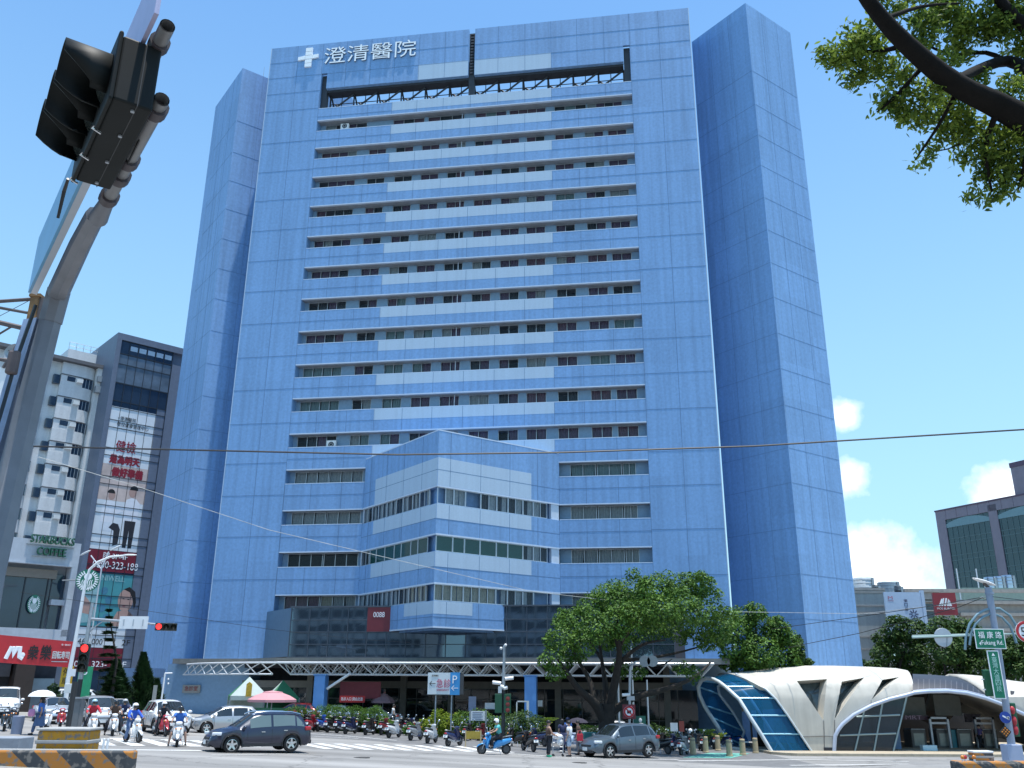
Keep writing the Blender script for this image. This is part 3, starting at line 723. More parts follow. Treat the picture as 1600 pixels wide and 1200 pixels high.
SUV = dict(top=[(-2.27, .62), (-2.22, .98), (-2.08, 1.18), (-1.80, 1.56), (-1.5, 1.645), (-.5, 1.68), (.15, 1.65), (.45, 1.58), (1.22, 1.07), (1.7, 1.0), (2.05, .90), (2.22, .72), (2.28, .55)],
           belt=[(-2.3, .6), (-2.2, 1.02), (-1.2, 1.07), (.9, .98), (1.3, .97), (2.1, .78), (2.3, .5)],
           w=[(-2.28, .74), (-2.1, .87), (-1.3, .92), (1.3, .92), (1.9, .86), (2.15, .74), (2.28, .58)],
           rw=[(-2.28, .6), (-1.9, .58), (-1.0, .62), (.4, .60), (1.2, .72), (2.2, .55)],
           win=[(-2.0, -1.52, .3), (-1.48, -.42, 1), (-.36, .62, 1)], ws=(.42, 1.18), rws=(-2.08, -1.82), zb=.27, ax=(1.36, -1.32), r=.36, L=4.56)
HATCH = dict(SUV, top=[(-1.95, .6), (-1.92, .95), (-1.75, 1.15), (-1.35, 1.45), (-.7, 1.50), (.1, 1.49), (.4, 1.42), (1.25, .98), (1.7, .86), (1.95, .66), (2.02, .5)],
             belt=[(-2.0, .6), (-1.9, .92), (.9, .90), (1.2, .88), (1.8, .72), (2.0, .45)], w=[(-2.02, .7), (-1.8, .82), (-1, .86), (1.2, .86), (1.75, .78), (2.02, .55)],
             rw=[(-2, .58), (-1.3, .54), (.3, .55), (1.2, .68), (2, .5)], win=[(-1.62, -1.1, .4), (-1.05, -.2, 1), (-.14, .75, 1)], ws=(.38, 1.2), rws=(-1.75, -1.38), zb=.22, ax=(1.25, -1.25), r=.31, L=4.0)
SEDAN = dict(HATCH, top=[(-2.25, .6), (-2.22, .92), (-2.0, 1.0), (-1.55, 1.03), (-.85, 1.40), (-.3, 1.46), (.2, 1.44), (1.15, .98), (1.8, .88), (2.15, .7), (2.25, .5)],
             belt=[(-2.3, .6), (-2.2, .88), (-1.4, .97), (.9, .91), (2.1, .7), (2.3, .45)], w=[(-2.25, .7), (-2.0, .84), (-1, .88), (1.2, .88), (1.9, .8), (2.25, .56)],
             rw=[(-2.2, .68), (-1.5, .66), (-.8, .54), (.3, .55), (1.2, .7), (2.2, .52)], win=[(-1.2, -.72, .3), (-.68, .1, 1), (.16, .85, 1)], ws=(.22, 1.12), rws=(-1.5, -.88), ax=(1.4, -1.3), L=4.5)
VAN = dict(SUV, top=[(-2.2, .6), (-2.18, 1.1), (-2.08, 1.7), (-1.9, 1.84), (-.5, 1.88), (.6, 1.86), (.95, 1.78), (1.75, 1.12), (2.1, .9), (2.25, .6)],
           belt=[(-2.25, .6), (-2.1, 1.06), (1.2, 1.02), (1.7, .98), (2.1, .75), (2.25, .5)], rw=[(-2.2, .72), (-1, .74), (.9, .70), (1.7, .78), (2.2, .6)],
           win=[(-2.0, -1.05, 1), (-1.0, .0, 1), (.06, 1.0, 1)], ws=(.95, 1.68), rws=(-2.16, -2.08), L=4.4, r=.32)
def car(name, label, loc, heading, pm, P, group=None, ll=False, rails=False, clad=True, scale=1., glass=None, plate='ABC-1234', cat='car', low=False):
    o = thing(name, label, cat, loc, heading, group); o.scale = (scale,) * 3
    ip = lambda k, x: float(np.interp(x, [a for a, b in P[k]], [b for a, b in P[k]]))
    Lh = P['top'][-1][0]; Lr = P['top'][0][0]; r = P['r']; ra = r + .07
    xs = set([a for a, b in P['top']]) | set(np.linspace(Lr, Lh, 22).tolist())
    for ax in P['ax']:
        for q in range(9): xs.add(ax + ra * math.cos(PI * q / 8))
    xs = sorted(xs)
    def ring(x):
        zb = P['zb'] + (.12 if x > Lh - .15 or x < Lr + .12 else 0)
        arch = 0
        for ax in P['ax']:
            if abs(x - ax) < ra: arch = max(arch, r + math.sqrt(max(ra * ra - (x - ax) ** 2, 0)) * .98)
        z0 = max(zb, arch); zt = ip('top', x); zl = min(ip('belt', x), zt - .03); w_ = ip('w', x); rw = min(ip('rw', x), w_ * .95)
        z1 = min(max(zb + .12, z0 + .015), zl - .05); z2 = min(max(.5 * (zb + zl) + .06, z0 + .05), zl - .03); z0 = min(z0, z1 - .01)
        h = zt - zl
        half = [(w_ * .9, z0), (w_ * .985, z1), (w_, z2), (w_ * .965, zl), (rw + (.02 if h > .2 else 0), zt - min(.07, h * .4)), (rw * .82, zt - min(.015, h * .1)), (rw * .4, zt + .008 * (h > .2))]
        return half
    mb = MB(); rows = []
    for x in xs:
        hf = ring(x); rows.append([V(x, -y, z) for y, z in hf] + [V(x, y, z) for y, z in hf[::-1]])
    n = len(rows[0])
    for i in range(len(rows) - 1):
        for j in range(n):
            a, b = rows[i], rows[i + 1]; j2 = (j + 1) % n
            mb.add([a[j], b[j], b[j2], a[j2]], [(3, 2, 1, 0)], 1 if j == n - 1 else 0)
    mb.add(rows[0], [tuple(range(n))], 0); mb.add(rows[-1], [tuple(range(n - 1, -1, -1))], 0)
    body = mb.build('body', [pm, M_black], o)
    bm = bmesh.new(); bm.from_mesh(body.data); bmesh.ops.remove_doubles(bm, verts=bm.verts[:], dist=.0005); bmesh.ops.recalc_face_normals(bm, faces=bm.faces[:])
    for f in bm.faces: f.smooth = True
    for e in bm.edges:
        if len(e.link_faces) == 2 and e.calc_face_angle(0) > R(42): e.smooth = False
    bm.to_mesh(body.data); bm.free()
    if low: wn = M_cglass
    gl = glass or M_cglass
    def lerp(a, b, t): return a + (b - a) * t
    for s in (-1, 1):
        for xa, xb, f in P['win']:
            q = MB(); sub = np.linspace(xa + .02, xb - .02, 5); rr = []
            for x in sub:
                hf = ring(x); a = V(x, s * hf[3][0], hf[3][1]); b = V(x, s * hf[4][0], hf[4][1])
                t1 = .93
                off = V(0, s * .008, .002)
                if f < 1: t1 = .93 * (f + (1 - f) * ((x - xa) / (xb - xa)))
                rr.append([lerp(a, b, .09) + off, lerp(a, b, t1) + off])
            q.grid(rr if s < 0 else rr[::-1]); q.build('window', gl, o, smooth=60)
    def screen(x0, x1, nm):
        q = MB(); rr = []
        for x in np.linspace(x0, x1, 6):
            hf = ring(x); zt = ip('top', x); yy = [hf[4][0] * .99, hf[5][0], hf[6][0]]; zz = [hf[4][1] + .012, hf[5][1] + .012, hf[6][1] + .012]
            rr.append([V(x, -a, b) for a, b in zip(yy, zz)] + [V(x, a, b) for a, b in zip(yy[::-1], zz[::-1])])
        q.grid(rr); q.build(nm, M_cglass, o, smooth=60)
    screen(P['ws'][0] + .03, P['ws'][1] - .04, 'windshield'); screen(P['rws'][0], P['rws'][1], 'rear_window')
    for ax in P['ax']:
        for s in (-1, 1):
            wheel(o, ax, s * (ip('w', ax) - .115), r, .21, out=s)
            if clad:
                c = MB(); pts = [V(ax + (ra + .015) * math.cos(a), s * (ip('w', ax) * .985 + .008), r + (ra + .015) * math.sin(a)) for a in np.linspace(-.25, PI + .25, 15)]
                c.path(pts, .035, 6); c.build('arch_trim', M_clad, o, smooth=60)
    for s in (-1, 1):
        if clad:
            c = MB(); c.box(P['ax'][1] + ra, s * .86 - .05, P['zb'], P['ax'][0] - ra, s * .86 + .05, P['zb'] + .13); c.build('sill', M_clad, o)
        h = MB(); xf_ = Lh - .30; h.cbox((xf_, s * (ip('w', xf_) * .80), ip('belt', xf_) + .01), .42, .26, .14, 0, Matrix.Rotation(-s * .55, 4, 'Z')); h.build('headlight', M_lamp, o, bevel=.04)
        fl_ = MB(); fl_.ball((Lh - .13, s * .58, .42), .07, .06, .05); fl_.build('fog_lamp', M_chrome, o)
        xr = Lr + .2; t = MB(); t.cbox((xr, s * (ip('w', xr) * .92), ip('belt', xr) - .04), .32, .16, .17, 0, Matrix.Rotation(s * .35, 4, 'Z')); t.build('tail_light', M_tail, o, bevel=.04)
        mm = MB(); xm = P['ws'][1] - .28; mm.ball((xm, s * (ip('w', xm) + .09), ip('belt', xm) + .1), .08, .12, .08); mm.build('mirror', pm, o, smooth=60)
        for xd in (-1.0, .02):
            d = MB(); d.cbox((xd, s * (ip('w', xd) * .985 + .008), ip('belt', xd) - .14), .17, .03, .035); d.build('door_handle', M_chrome, o)
        for xd in (P['win'][1][0] - .02, P['win'][1][1] + .03, P['win'][2][1] + .1):
            dl = MB(); zz = [(P['zb'] + .16, .99), (.5 * (P['zb'] + ip('belt', xd)) + .06, 1.0), (ip('belt', xd) - .01, .965)]
            pts = [V(xd, s * (ip('w', xd) * f + .002), z) for z, f in zz]; dl.path(pts, .007, 4); dl.build('door_gap', M_black, o)
        if rails:
            rl = MB(); rl.path([V(-1.75, s * .6, 1.6), V(-1.3, s * .63, 1.70), (-.3, s * .63, 1.725), (.3, s * .61, 1.69), (.5, s * .6, 1.6)], .028, 6); rl.build('roof_rail', M_chrome, o, smooth=60)
    g = MB(); g.cbox((Lh - .06, 0, .62), .1, .8, .12); g.cbox((Lh - .02, 0, .36), .12, 1.1, .14); g.build('grille', M_clad, o, bevel=.02)
    b = MB(); b.cbox((Lr - .0, 0, .42), .14, 1.35, .18); b.build('rear_bumper', M_clad if clad else pm, o, bevel=.04)
    pl = MB(); pl.cbox((Lh + .055, 0, .47), .02, .36, .16); pl.build('number_plate', M_plate, o)
    pl = MB(); pl.cbox((Lr - .06, 0, .74), .02, .36, .16); pl.build('number_plate', M_plate, o)
    wp = MB(); wp.tube((P['ws'][1] - .03, -.5, ip('top', P['ws'][1]) + .03), (P['ws'][1] - .3, .15, ip('top', P['ws'][1] - .3) + .03), .01, n=4); wp.build('wiper', M_black, o)
    return o

# ---------------------------------------------------------------- scooters
def scooter(name, label, loc, heading, c1, c2, cat='scooter', group=None, box=False, basket=False):
    o = thing(name, label, cat, loc, heading, group)
    for x, nm in ((.64, 'front'), (-.62, 'rear')):
        r = .245; t = MB(); t.lathe([(r * .62, -.05), (r * .9, -.06), (r, -.025), (r, .025), (r * .9, .06), (r * .62, .05)], (0, 0, 0), 'y', 20, cap=False)
        wo_ = t.build('wheel', M_rubber, o, smooth=50, loc=(x, 0, r))
        h = MB(); h.lathe([(r * .63, -.045), (r * .63, .045)], (0, 0, 0), 'y', 16); h.lathe([(.05, -.06), (.05, .06)], (0, 0, 0), 'y', 10)
        for k in range(5):
            a = 2 * PI * k / 5; h.tube((.03 * math.cos(a), 0, .03 * math.sin(a)), (r * .62 * math.cos(a), 0, r * .62 * math.sin(a)), .014, n=5)
        h.build('rim', mat('dark_rim', (.09, .09, .095), .4, .5, var=.1), wo_)
    def loft(secs, nm, m, smooth=60):     # secs: (x, half width, z low, z high)
        mb = MB(); rows = []
        for x, hw_, z0, z1 in secs:
            zc, hz_ = (z0 + z1) / 2, (z1 - z0) / 2
            rows.append([V(x, hw_ * math.copysign(abs(math.cos(a)) ** .7, math.cos(a)), zc + hz_ * math.copysign(abs(math.sin(a)) ** .7, math.sin(a))) for a in [2 * PI * q / 12 for q in range(12)]])
        mb.grid(rows, 0, True); mb.add(rows[0], [tuple(range(11, -1, -1))]); mb.add(rows[-1], [tuple(range(12))])
        return mb.build(nm, m, o, smooth=smooth)
    loft([(-.93, .05, .66, .74), (-.8, .13, .55, .78), (-.5, .17, .42, .76), (-.2, .17, .33, .72), (.0, .16, .27, .60), (.08, .15, .24, .38)], 'tail_cowl', c1)
    loft([(.06, .16, .2, .30), (.3, .17, .21, .29), (.42, .16, .22, .34)], 'floorboard', c2)
    # leg shield, leaning back
    mb = MB(); rows = []
    for z, hw_, x in ((.26, .12, .46), (.4, .2, .47), (.6, .22, .43), (.78, .19, .36), (.9, .12, .32)):
        rows.append([V(x - .09 * (abs(u) ** 2), hw_ * u, z) for u in (-1, -.6, -.2, .2, .6, 1)])
    mb.grid(rows); mb.grid([[p - V(.05, 0, 0) for p in r] for r in rows][::-1])
    mb.build('leg_shield', c1, o, smooth=60)
    loft([(.36, .10, .62, .88), (.45, .12, .52, .84), (.53, .09, .5, .76), (.58, .03, .56, .66)], 'front_cowl', c1)
    loft([(.3, .06, .40, .46), (.5, .075, .46, .53), (.64, .08, .48, .545), (.82, .075, .40, .47), (.9, .05, .32, .38)], 'fender', c1)
    f = MB(); f.tube((.64, .075, .245), (.42, .06, .8), .022, n=6); f.tube((.64, -.075, .245), (.42, -.06, .8), .022, n=6); f.build('fork', M_steel, o)
    loft([(-.74, .10, .77, .85), (-.5, .14, .75, .845), (-.2, .14, .73, .82), (-.02, .10, .68, .77)], 'seat', M_black)
    loft([(.22, .13, .92, 1.02), (.32, .15, .88, 1.05), (.42, .10, .88, 1.0), (.46, .05, .9, .97)], 'handlebar_cowl', c1)
    hb = MB(); hb.path([V(.22, -.34, 1.02), V(.29, -.15, .98), V(.31, 0, .97), V(.29, .15, .98), V(.22, .34, 1.02)], .016, 6); hb.build('handlebar', M_black, o)
    for s in (-1, 1):
        m = MB(); m.tube((.27, s * .2, 1.0), (.3, s * .3, 1.2), .009, n=5); m.ball((.3, s * .32, 1.23), .025, .065, .05); m.build('mirror', M_chrome, o, smooth=60)
        t = MB(); t.ball((.5, s * .1, .74), .05, .045, .04); t.build('indicator', M_amber, o, smooth=60)
    h = MB(); h.ball((.455, 0, .945), .035, .085, .06); h.build('headlight', M_lamp, o, smooth=60)
    t = MB(); t.ball((-.92, 0, .7), .03, .1, .045); t.build('tail_light', M_tail, o, smooth=60)
    p = MB(); p.cbox((-.93, 0, .56), .012, .27, .14, 0, Matrix.Rotation(.25, 4, 'Y')); p.build('number_plate', M_plate, o)
    e = MB(); e.path([V(-.2, -.17, .28), V(-.5, -.19, .3), V(-.88, -.2, .4)], [.04, .055, .045], 8); e.build('exhaust', M_steel, o, smooth=60)
    rg = MB(); rg.path([V(-.95, .02, .56), V(-.9, .02, .42), V(-.82, .0, .36)], .02, 4); rg.box(-.94, -.1, .38, -.9, .1, .5); rg.build('mudguard', M_black, o)
    gr = MB(); gr.path([V(-.55, .11, .83), V(-.85, .1, .87), V(-.92, 0, .88), V(-.85, -.1, .87), V(-.55, -.11, .83)], .014, 6); gr.build('grab_rail', M_steel, o)
    st = MB(); st.tube((-.2, .14, .3), (-.28, .26, .02), .014, n=5); st.build('side_stand', M_steel, o)
    if box:
        b = MB(); b.cbox((-.85, 0, 1.02), .36, .38, .28); b.build('top_box', c2, o, bevel=.05)
    return o

# ---------------------------------------------------------------- people
M_skin = mat('skin', (.42, .25, .18), .6, var=.05); M_hair = mat('black_hair', (.012, .01, .01), .5, var=.1)
def cloth(name, col): return mat(name, col, .9, var=.12, scale=8, bump=.1)
def skinned(chains, sub=1):
    """grow one surface round a tree of joints; chains: lists of (point, radius), first one holds the root"""
    verts, edges, rad, idx = [], [], [], {}
    for ch in chains:
        prev = None
        for p, r in ch:
            k = tuple(round(c, 4) for c in p)
            if k not in idx: idx[k] = len(verts); verts.append(p); rad.append(r)
            if prev is not None and prev != idx[k]: edges.append((prev, idx[k]))
            prev = idx[k]
    me = bpy.data.meshes.new('sk'); me.from_pydata([tuple(v) for v in verts], edges, []); me.update()
    o = bpy.data.objects.new('sk', me); COL.objects.link(o)
    o.modifiers.new('s', 'SKIN')
    lay = me.skin_vertices[0].data if len(me.skin_vertices) else None
    if lay is None:
        bm = bmesh.new(); bm.from_mesh(me); bm.verts.layers.skin.verify(); bm.to_mesh(me); bm.free(); lay = me.skin_vertices[0].data
    for i, r in enumerate(rad):
        lay[i].radius = (r, r) if not isinstance(r, tuple) else r; lay[i].use_root = (i == 0)
    if sub: sm = o.modifiers.new('ss', 'SUBSURF'); sm.levels = sub; sm.render_levels = sub
    out = eval_mesh(o, 'body'); bpy.data.objects.remove(o); bpy.data.meshes.remove(me)
    for p in out.polygons: p.use_smooth = True
    return out
def mobj(name, me, m, parent):
    me.materials.clear(); me.materials.append(m); me.name = name
    o = bpy.data.objects.new(name, me); COL.objects.link(o); o.parent = parent; return o
# joints in metres, person faces +x, y to the left; pose dict overrides
STAND = dict(pel=(0, 0, .92), chest=(.0, 0, 1.28), neck=(.0, 0, 1.45), head=(.03, 0, 1.58),
             sl=(0, .18, 1.40), el=(-.02, .23, 1.12), hl=(.06, .24, .88), sr=(0, -.18, 1.40), er=(-.02, -.23, 1.12), hr=(.06, -.24, .88),
             hpl=(0, .09, .88), kl=(.03, .10, .48), al=(-.02, .10, .08), hpr=(0, -.09, .88), kr=(.03, -.10, .48), ar=(-.02, -.10, .08))
WALK = dict(STAND, kl=(.16, .10, .50), al=(.22, .1, .09), kr=(-.02, -.1, .48), ar=(-.26, -.1, .14), el=(-.12, .22, 1.14), hl=(-.08, .22, .92), er=(.06, -.22, 1.14), hr=(.22, -.2, .98))
RIDE = dict(pel=(-.28, 0, .86), chest=(-.2, 0, 1.2), neck=(-.16, 0, 1.38), head=(-.1, 0, 1.51),
            sl=(-.18, .19, 1.33), el=(-.02, .30, 1.12), hl=(.2, .31, 1.04), sr=(-.18, -.19, 1.33), er=(-.02, -.30, 1.12), hr=(.2, -.31, 1.04),
            hpl=(-.26, .1, .85), kl=(.16, .18, .76), al=(.14, .17, .36), hpr=(-.26, -.1, .85), kr=(.16, -.18, .76), ar=(.14, -.17, .36))
RIDE_FOOT = dict(RIDE, kl=(.06, .3, .56), al=(.06, .36, .1), kr=(.06, -.3, .56), ar=(.06, -.36, .1))
def person(label, loc, heading, pose, top, legs, group=None, sleeves='short', shorts=False, helmet=None, longhair=False, shoe=None, visor=True, cap=None, skirt=None, mask=None, name='person'):
    o = thing(name, label, 'person', loc, heading, group)
    q = {k: Vector(v) for k, v in pose.items()}
    md = lambda a, b, t=.5: a + (b - a) * t
    hd = q['head']; up = (hd - q['neck']).normalized()
    ch = [[(q['pel'], .13), (md(q['pel'], q['chest']), .125), (q['chest'], (.15, .125)), (q['neck'], .055), (md(q['neck'], hd, .6), .06), (hd + up * .03, .098), (hd + up * .11, .075)]]
    for s in 'lr':
        ch.append([(q['chest'], (.15, .125)), (q['s' + s], .062), (md(q['s' + s], q['e' + s]), .05), (q['e' + s], .04), (q['h' + s], .028)])
        ch.append([(q['pel'], .13), (q['hp' + s], .092), (md(q['hp' + s], q['k' + s]), .078), (q['k' + s], .056), (md(q['k' + s], q['a' + s], .35), .056), (q['a' + s], .036)])
    b = mobj('body', skinned(ch), M_skin, o)
    # hands: palm, four unequal fingers and a thumb, slightly curled
    hm = MB()
    for s, sy in (('l', 1), ('r', -1)):
        d = (q['h' + s] - q['e' + s]).normalized(); side = V(0, sy, 0); nn = d.cross(side).normalized(); side = nn.cross(d).normalized(); w0 = q['h' + s]
        hm.path([w0, w0 + d * .045, w0 + d * .09], [.026, .036, .034], 6)
        for k, ln in enumerate((.062, .075, .07, .055)):
            base = w0 + d * .085 + side * (.022 * (1.5 - k) * .85)
            hm.path([base, base + d * ln * .55 + nn * .008, base + d * ln * .8 - nn * -.03], [.0085, .008, .006], 5)
        hm.path([w0 + d * .03 + side * .03, w0 + d * .06 + side * .055, w0 + d * .09 + side * .055], [.011, .010, .007], 5)
    hm.build('hands', M_skin, o, smooth=60)
    e = .022
    ch = [[(q['pel'] + V(0, 0, .0), .13 + e), (md(q['pel'], q['chest']), .13 + e), (q['chest'], (.155 + e, .13 + e)), (md(q['chest'], q['neck'], .75), .075 + e)]]
    for s in 'lr':
        c = [(q['chest'], (.155 + e, .13 + e)), (q['s' + s], .068 + e), (md(q['s' + s], q['e' + s], .6), .055 + e)]
        if sleeves == 'long': c += [(q['e' + s], .045 + e), (md(q['e' + s], q['h' + s], .93), .032 + e)]
        if sleeves == 'none': c = c[:2]
        ch.append(c)
    mobj('shirt', skinned(ch), top, o)
    ch = []
    for s in 'lr':
        c = [(q['pel'] - V(0, 0, .02), .135 + e), (q['hp' + s], .095 + e), (md(q['hp' + s], q['k' + s]), .082 + e), (q['k' + s], .062 + e)]
        if not shorts: c += [(md(q['k' + s], q['a' + s], .4), .062 + e), (md(q['k' + s], q['a' + s], .93), .046 + e)]
        ch.append(c)
    mobj('shorts' if shorts else 'trousers', skinned(ch), legs, o)
    if skirt:
        m = MB(); m.lathe([(.15, q['pel'].z + .1), (.2, q['pel'].z - .05), (.27, q['pel'].z - .5)], (q['pel'].x, 0, 0), n=16); m.build('skirt', skirt, o, smooth=60)
    for s in 'lr':
        a = q['a' + s]; m = MB(); m.ball((a.x + .06, a.y, a.z - .03), .13, .048, .05); m.build('shoe', shoe or M_black, o, smooth=60)
    hc = hd + up * .03
    fc = MB()
    for s in (-1, 1):
        fc.ball((hc.x + .092, hc.y + s * .034, hc.z + .012), .012, .014, .008, 8, 1); fc.ball((hc.x, hc.y + s * .098, hc.z - .005), .022, .012, .032, 8, 0)
    fc.ball((hc.x + .108, hc.y, hc.z - .018), .018, .014, .024, 8, 0); fc.ball((hc.x + .092, hc.y, hc.z - .058), .012, .026, .008, 8, 2)
    fc.build('face', [M_skin, M_blk, mat('lips', (.3, .1, .09), .5, var=0)], o, smooth=60)
    if mask:
        m = MB(); m.ball((hc.x + .06, hc.y, hc.z - .05), .06, .07, .05); m.build('face_mask', mask, o, smooth=60)
    if helmet:
        m = MB(); m.lathe([(.134, -.06), (.14, .0), (.132, .06), (.1, .11), (.05, .138), (.001, .145)], (hc.x - .012, hc.y, hc.z + .02), n=18); ho = m.build('helmet', helmet, o, smooth=60)
        if visor:
            m = MB(); rows = [[V(hc.x + .135 * math.cos(a), hc.y + .14 * math.sin(a), hc.z + z) for a in np.linspace(-1.1, 1.1, 9)] for z in (-.07, -.01, .05)]
            m.grid(rows); m.build('visor', M_cglass, ho, smooth=60)
    else:
        m = MB(); m.lathe([(.112, -.03), (.116, .03), (.1, .085), (.06, .118), (.001, .128)], (hc.x - .022, hc.y, hc.z + .008), n=16)
        if longhair: m.ball((hc.x - .07, hc.y, hc.z - .1), .07, .11, .2)
        m.build('hair', M_hair, o, smooth=60)
        if cap:
            m = MB(); m.lathe([(.122, .02), (.12, .07), (.08, .125), (.001, .14)], (hc.x - .015, hc.y, hc.z + .01), n=16); m.ball((hc.x + .13, hc.y, hc.z + .04), .09, .08, .012); m.build('cap', cap, o, smooth=60)
    return o
# ---------------------------------------------------------------- cars in the street
P_navy = paint('navy_car_paint', (.014, .018, .042), .1); P_slate = paint('slate_car_paint', (.085, .115, .145)); P_whitec = paint('white_car_paint', (.72, .73, .74), 0)
P_silver = paint('silver_car_paint', (.42, .43, .44), .5); P_redc = paint('red_car_paint', (.4, .03, .03), .1); P_ltblue = paint('pale_blue_car_paint', (.45, .52, .6), .3)
def put(px, py, dy=0): p = grd(px, py); return (p.x, p.y, p.z + .01 + dy)
p = grd(400, 1177); car('suv_car', 'dark navy SUV driving past in the foreground, nose to the left', (p.x - .25, p.y + .9, gz(p.x, p.y)), PI + .56, P_navy, SUV, rails=True, glass=M_cglassl, scale=.96)
p = grd(968, 1185); car('suv_car', 'slate grey SUV at the kerb in front of the big tree', (p.x + .1, p.y + 1.0, gz(p.x, p.y)), PI + .6, P_slate, SUV, scale=1.0)
def carat(px, D, *a, **k):
    q = gp(px, D); return car(a[0], a[1], (q.x, q.y, q.z + .01), *a[2:], **k)
carat(256, 53, 'suv_car', 'white SUV facing the street behind the scooter riders', -.98, P_whitec, SUV, scale=1.03)
carat(352, 56, 'hatchback_car', 'silver hatchback half hidden behind the navy SUV', PI + .5, P_silver, HATCH, clad=False)
carat(148, 54, 'minivan_car', 'silver people carrier waiting head-on behind the traffic signal pole', -1.0, P_silver, VAN, scale=.93, clad=False)
carat(180, 62, 'sedan_car', 'white saloon waiting behind the silver people carrier', -1.05, P_whitec, SEDAN, clad=False)
carat(118, 69, 'van', 'white van parked side-on behind the waiting saloon', .25, P_whitec, VAN, clad=False, cat='van')
carat(82, 58, 'sedan_car', 'pale blue saloon behind the woman with the parasol', -.9, P_ltblue, SEDAN, clad=False)
carat(4, 62, 'van', 'white van at the left edge behind the parked scooters', -1.1, P_whitec, VAN, clad=False, cat='van')
for px, D, nm, lb, h, pm, P in ((462, 71, 'hatchback_car', 'red hatchback behind the hedge by the pink parasol', 2.9, P_redc, HATCH), (524, 71.5, 'sedan_car', 'white saloon behind the hedge under the canopy', 2.95, P_whitec, SEDAN), (581, 71.5, 'sedan_car', 'silver saloon behind the hedge beside the white one', 3.0, P_silver, SEDAN), (955, 64, 'sedan_car', 'silver saloon parked behind the slate grey SUV', PI + .1, P_silver, SEDAN)):
    q = gp(px, D); car(nm, lb, (q.x, q.y, q.z + .15), h, pm, P, clad=False)

# ---------------------------------------------------------------- scooters
C = {k: paint('scooter_' + k, c, m) for k, c, m in (('white', (.72, .72, .72), 0), ('red', (.36, .02, .03), 0), ('blue', (.03, .12, .5), .1), ('black', (.014, .014, .018), .1), ('silver', (.4, .41, .43), .4), ('cyan', (.04, .28, .62), .1), ('maroon', (.2, .02, .03), .1), ('navy', (.02, .03, .1), .1))}
GP = 'parked scooters in front of the hospital'
first = {}
def sc(px, py, h, c1, c2, label, group=GP, box=False, z=.005):
    p = grd(px, py); loc = (p.x, p.y, gz(p.x, p.y) + z)
    k = (c1, c2, box)
    if k in first: return dup(first[k], loc, h, label, group)
    first[k] = scooter('scooter', label, loc, h, C[c1], C[c2], group=group, box=box); return first[k]
row = [(474, 1143, 1.2, 'black', 'black', 'black parked scooter at the rear bumper of the navy SUV', 0), (485, 1143.5, 1.15, 'red', 'black', 'red parked scooter nearest the navy SUV', 0), (493, 1141, 1.25, 'black', 'silver', 'black and silver scooter between the red and blue ones', 0),
       (502, 1143, 1.1, 'blue', 'black', 'bright blue parked scooter in the long row', 0), (510, 1141, 1.2, 'black', 'black', 'black scooter just right of the bright blue one', 0), (518, 1144.5, 1.0, 'black', 'silver', 'dark scooter with bright plate, second right of the bright blue one', 0),
       (533, 1145.5, 1.0, 'navy', 'black', 'navy scooter left of the pair parked side by side', 0), (540, 1141, 1.1, 'black', 'black', 'black scooter tucked behind the navy one', 0), (547, 1147, .95, 'navy', 'silver', 'navy and silver scooter in the middle of the long row', 0),
       (561, 1143, 1.0, 'black', 'black', 'black scooter with top box under the hedge', 1), (577, 1148.5, 1.3, 'black', 'white', 'black scooter with white floor, first after the gap in the row', 0), (589, 1146, 1.2, 'black', 'silver', 'black and silver scooter beside the maroon one', 0),
       (600, 1148.5, 1.1, 'maroon', 'black', 'maroon scooter left of the white one near the row end', 0), (615, 1153, .9, 'white', 'silver', 'white and silver scooter at the right end of the hedge row', 0), (628, 1147, 1.0, 'black', 'black', 'black scooter behind the white and silver one', 0),
       (640, 1147, 1.0, 'navy', 'black', 'navy scooter at the back left of the silver-blue one', 0), (649, 1157, .9, 'silver', 'navy', 'silver-blue parked scooter next to the lone white one', 0), (674, 1161.5, 1.0, 'white', 'black', 'white and black scooter standing out toward the road', 0),
       (661, 1148, .6, 'black', 'black', 'black scooter lying low behind the silver-blue one', 0), (684, 1149, .35, 'black', 'silver', 'black scooter parked sideways below the P sign', 0), (700, 1150, .3, 'black', 'black', 'black scooter parked sideways at the sign post', 0),
       (709, 1166, .8, 'navy', 'silver', 'dark blue scooter standing alone nearest the crosswalk end', 0), (731, 1157, 1.35, 'black', 'black', 'black scooter left of the yellow barrier', 0), (752, 1157, 1.3, 'maroon', 'black', 'maroon scooter right of the yellow barrier', 0), (761, 1154, 1.5, 'silver', 'black', 'silver scooter behind the blue scooter rider', 0),
       (806, 1167, 2.6, 'black', 'silver', 'black scooter with a silver strip beside the covered one', 0), (826, 1174, 2.0, 'black', 'black', 'black scooter nearest the road beside the pedestrians', 0), (840, 1166, 2.3, 'navy', 'black', 'navy scooter behind the pedestrian in brown', 0), (850, 1160, 2.0, 'black', 'white', 'black scooter with white floor behind the pedestrians', 0),
       (1030, 1178, 2.4, 'black', 'silver', 'black scooter just behind the slate grey SUV', 0), (1042, 1172, 2.2, 'black', 'black', 'black scooter at the foot of the big tree', 0), (1056, 1174, 1.9, 'navy', 'silver', 'navy scooter right of the tree trunk', 0), (1069, 1180, 1.1, 'silver', 'white', 'silver and white scooter nearest the bollards', 0),
       (1081, 1171, 1.3, 'black', 'white', 'black scooter with a white helmet on its mirror', 0), (1095, 1173, 1.5, 'black', 'black', 'black scooter between the first two bollards', 0), (1112, 1170, 1.6, 'navy', 'black', 'navy scooter behind the second bollard', 0), (1131, 1170, 1.9, 'navy', 'white', 'navy scooter next to the glass entrance', 0), (1147, 1168, 2.0, 'blue', 'silver', 'blue and silver scooter under the white hoop', 0)]
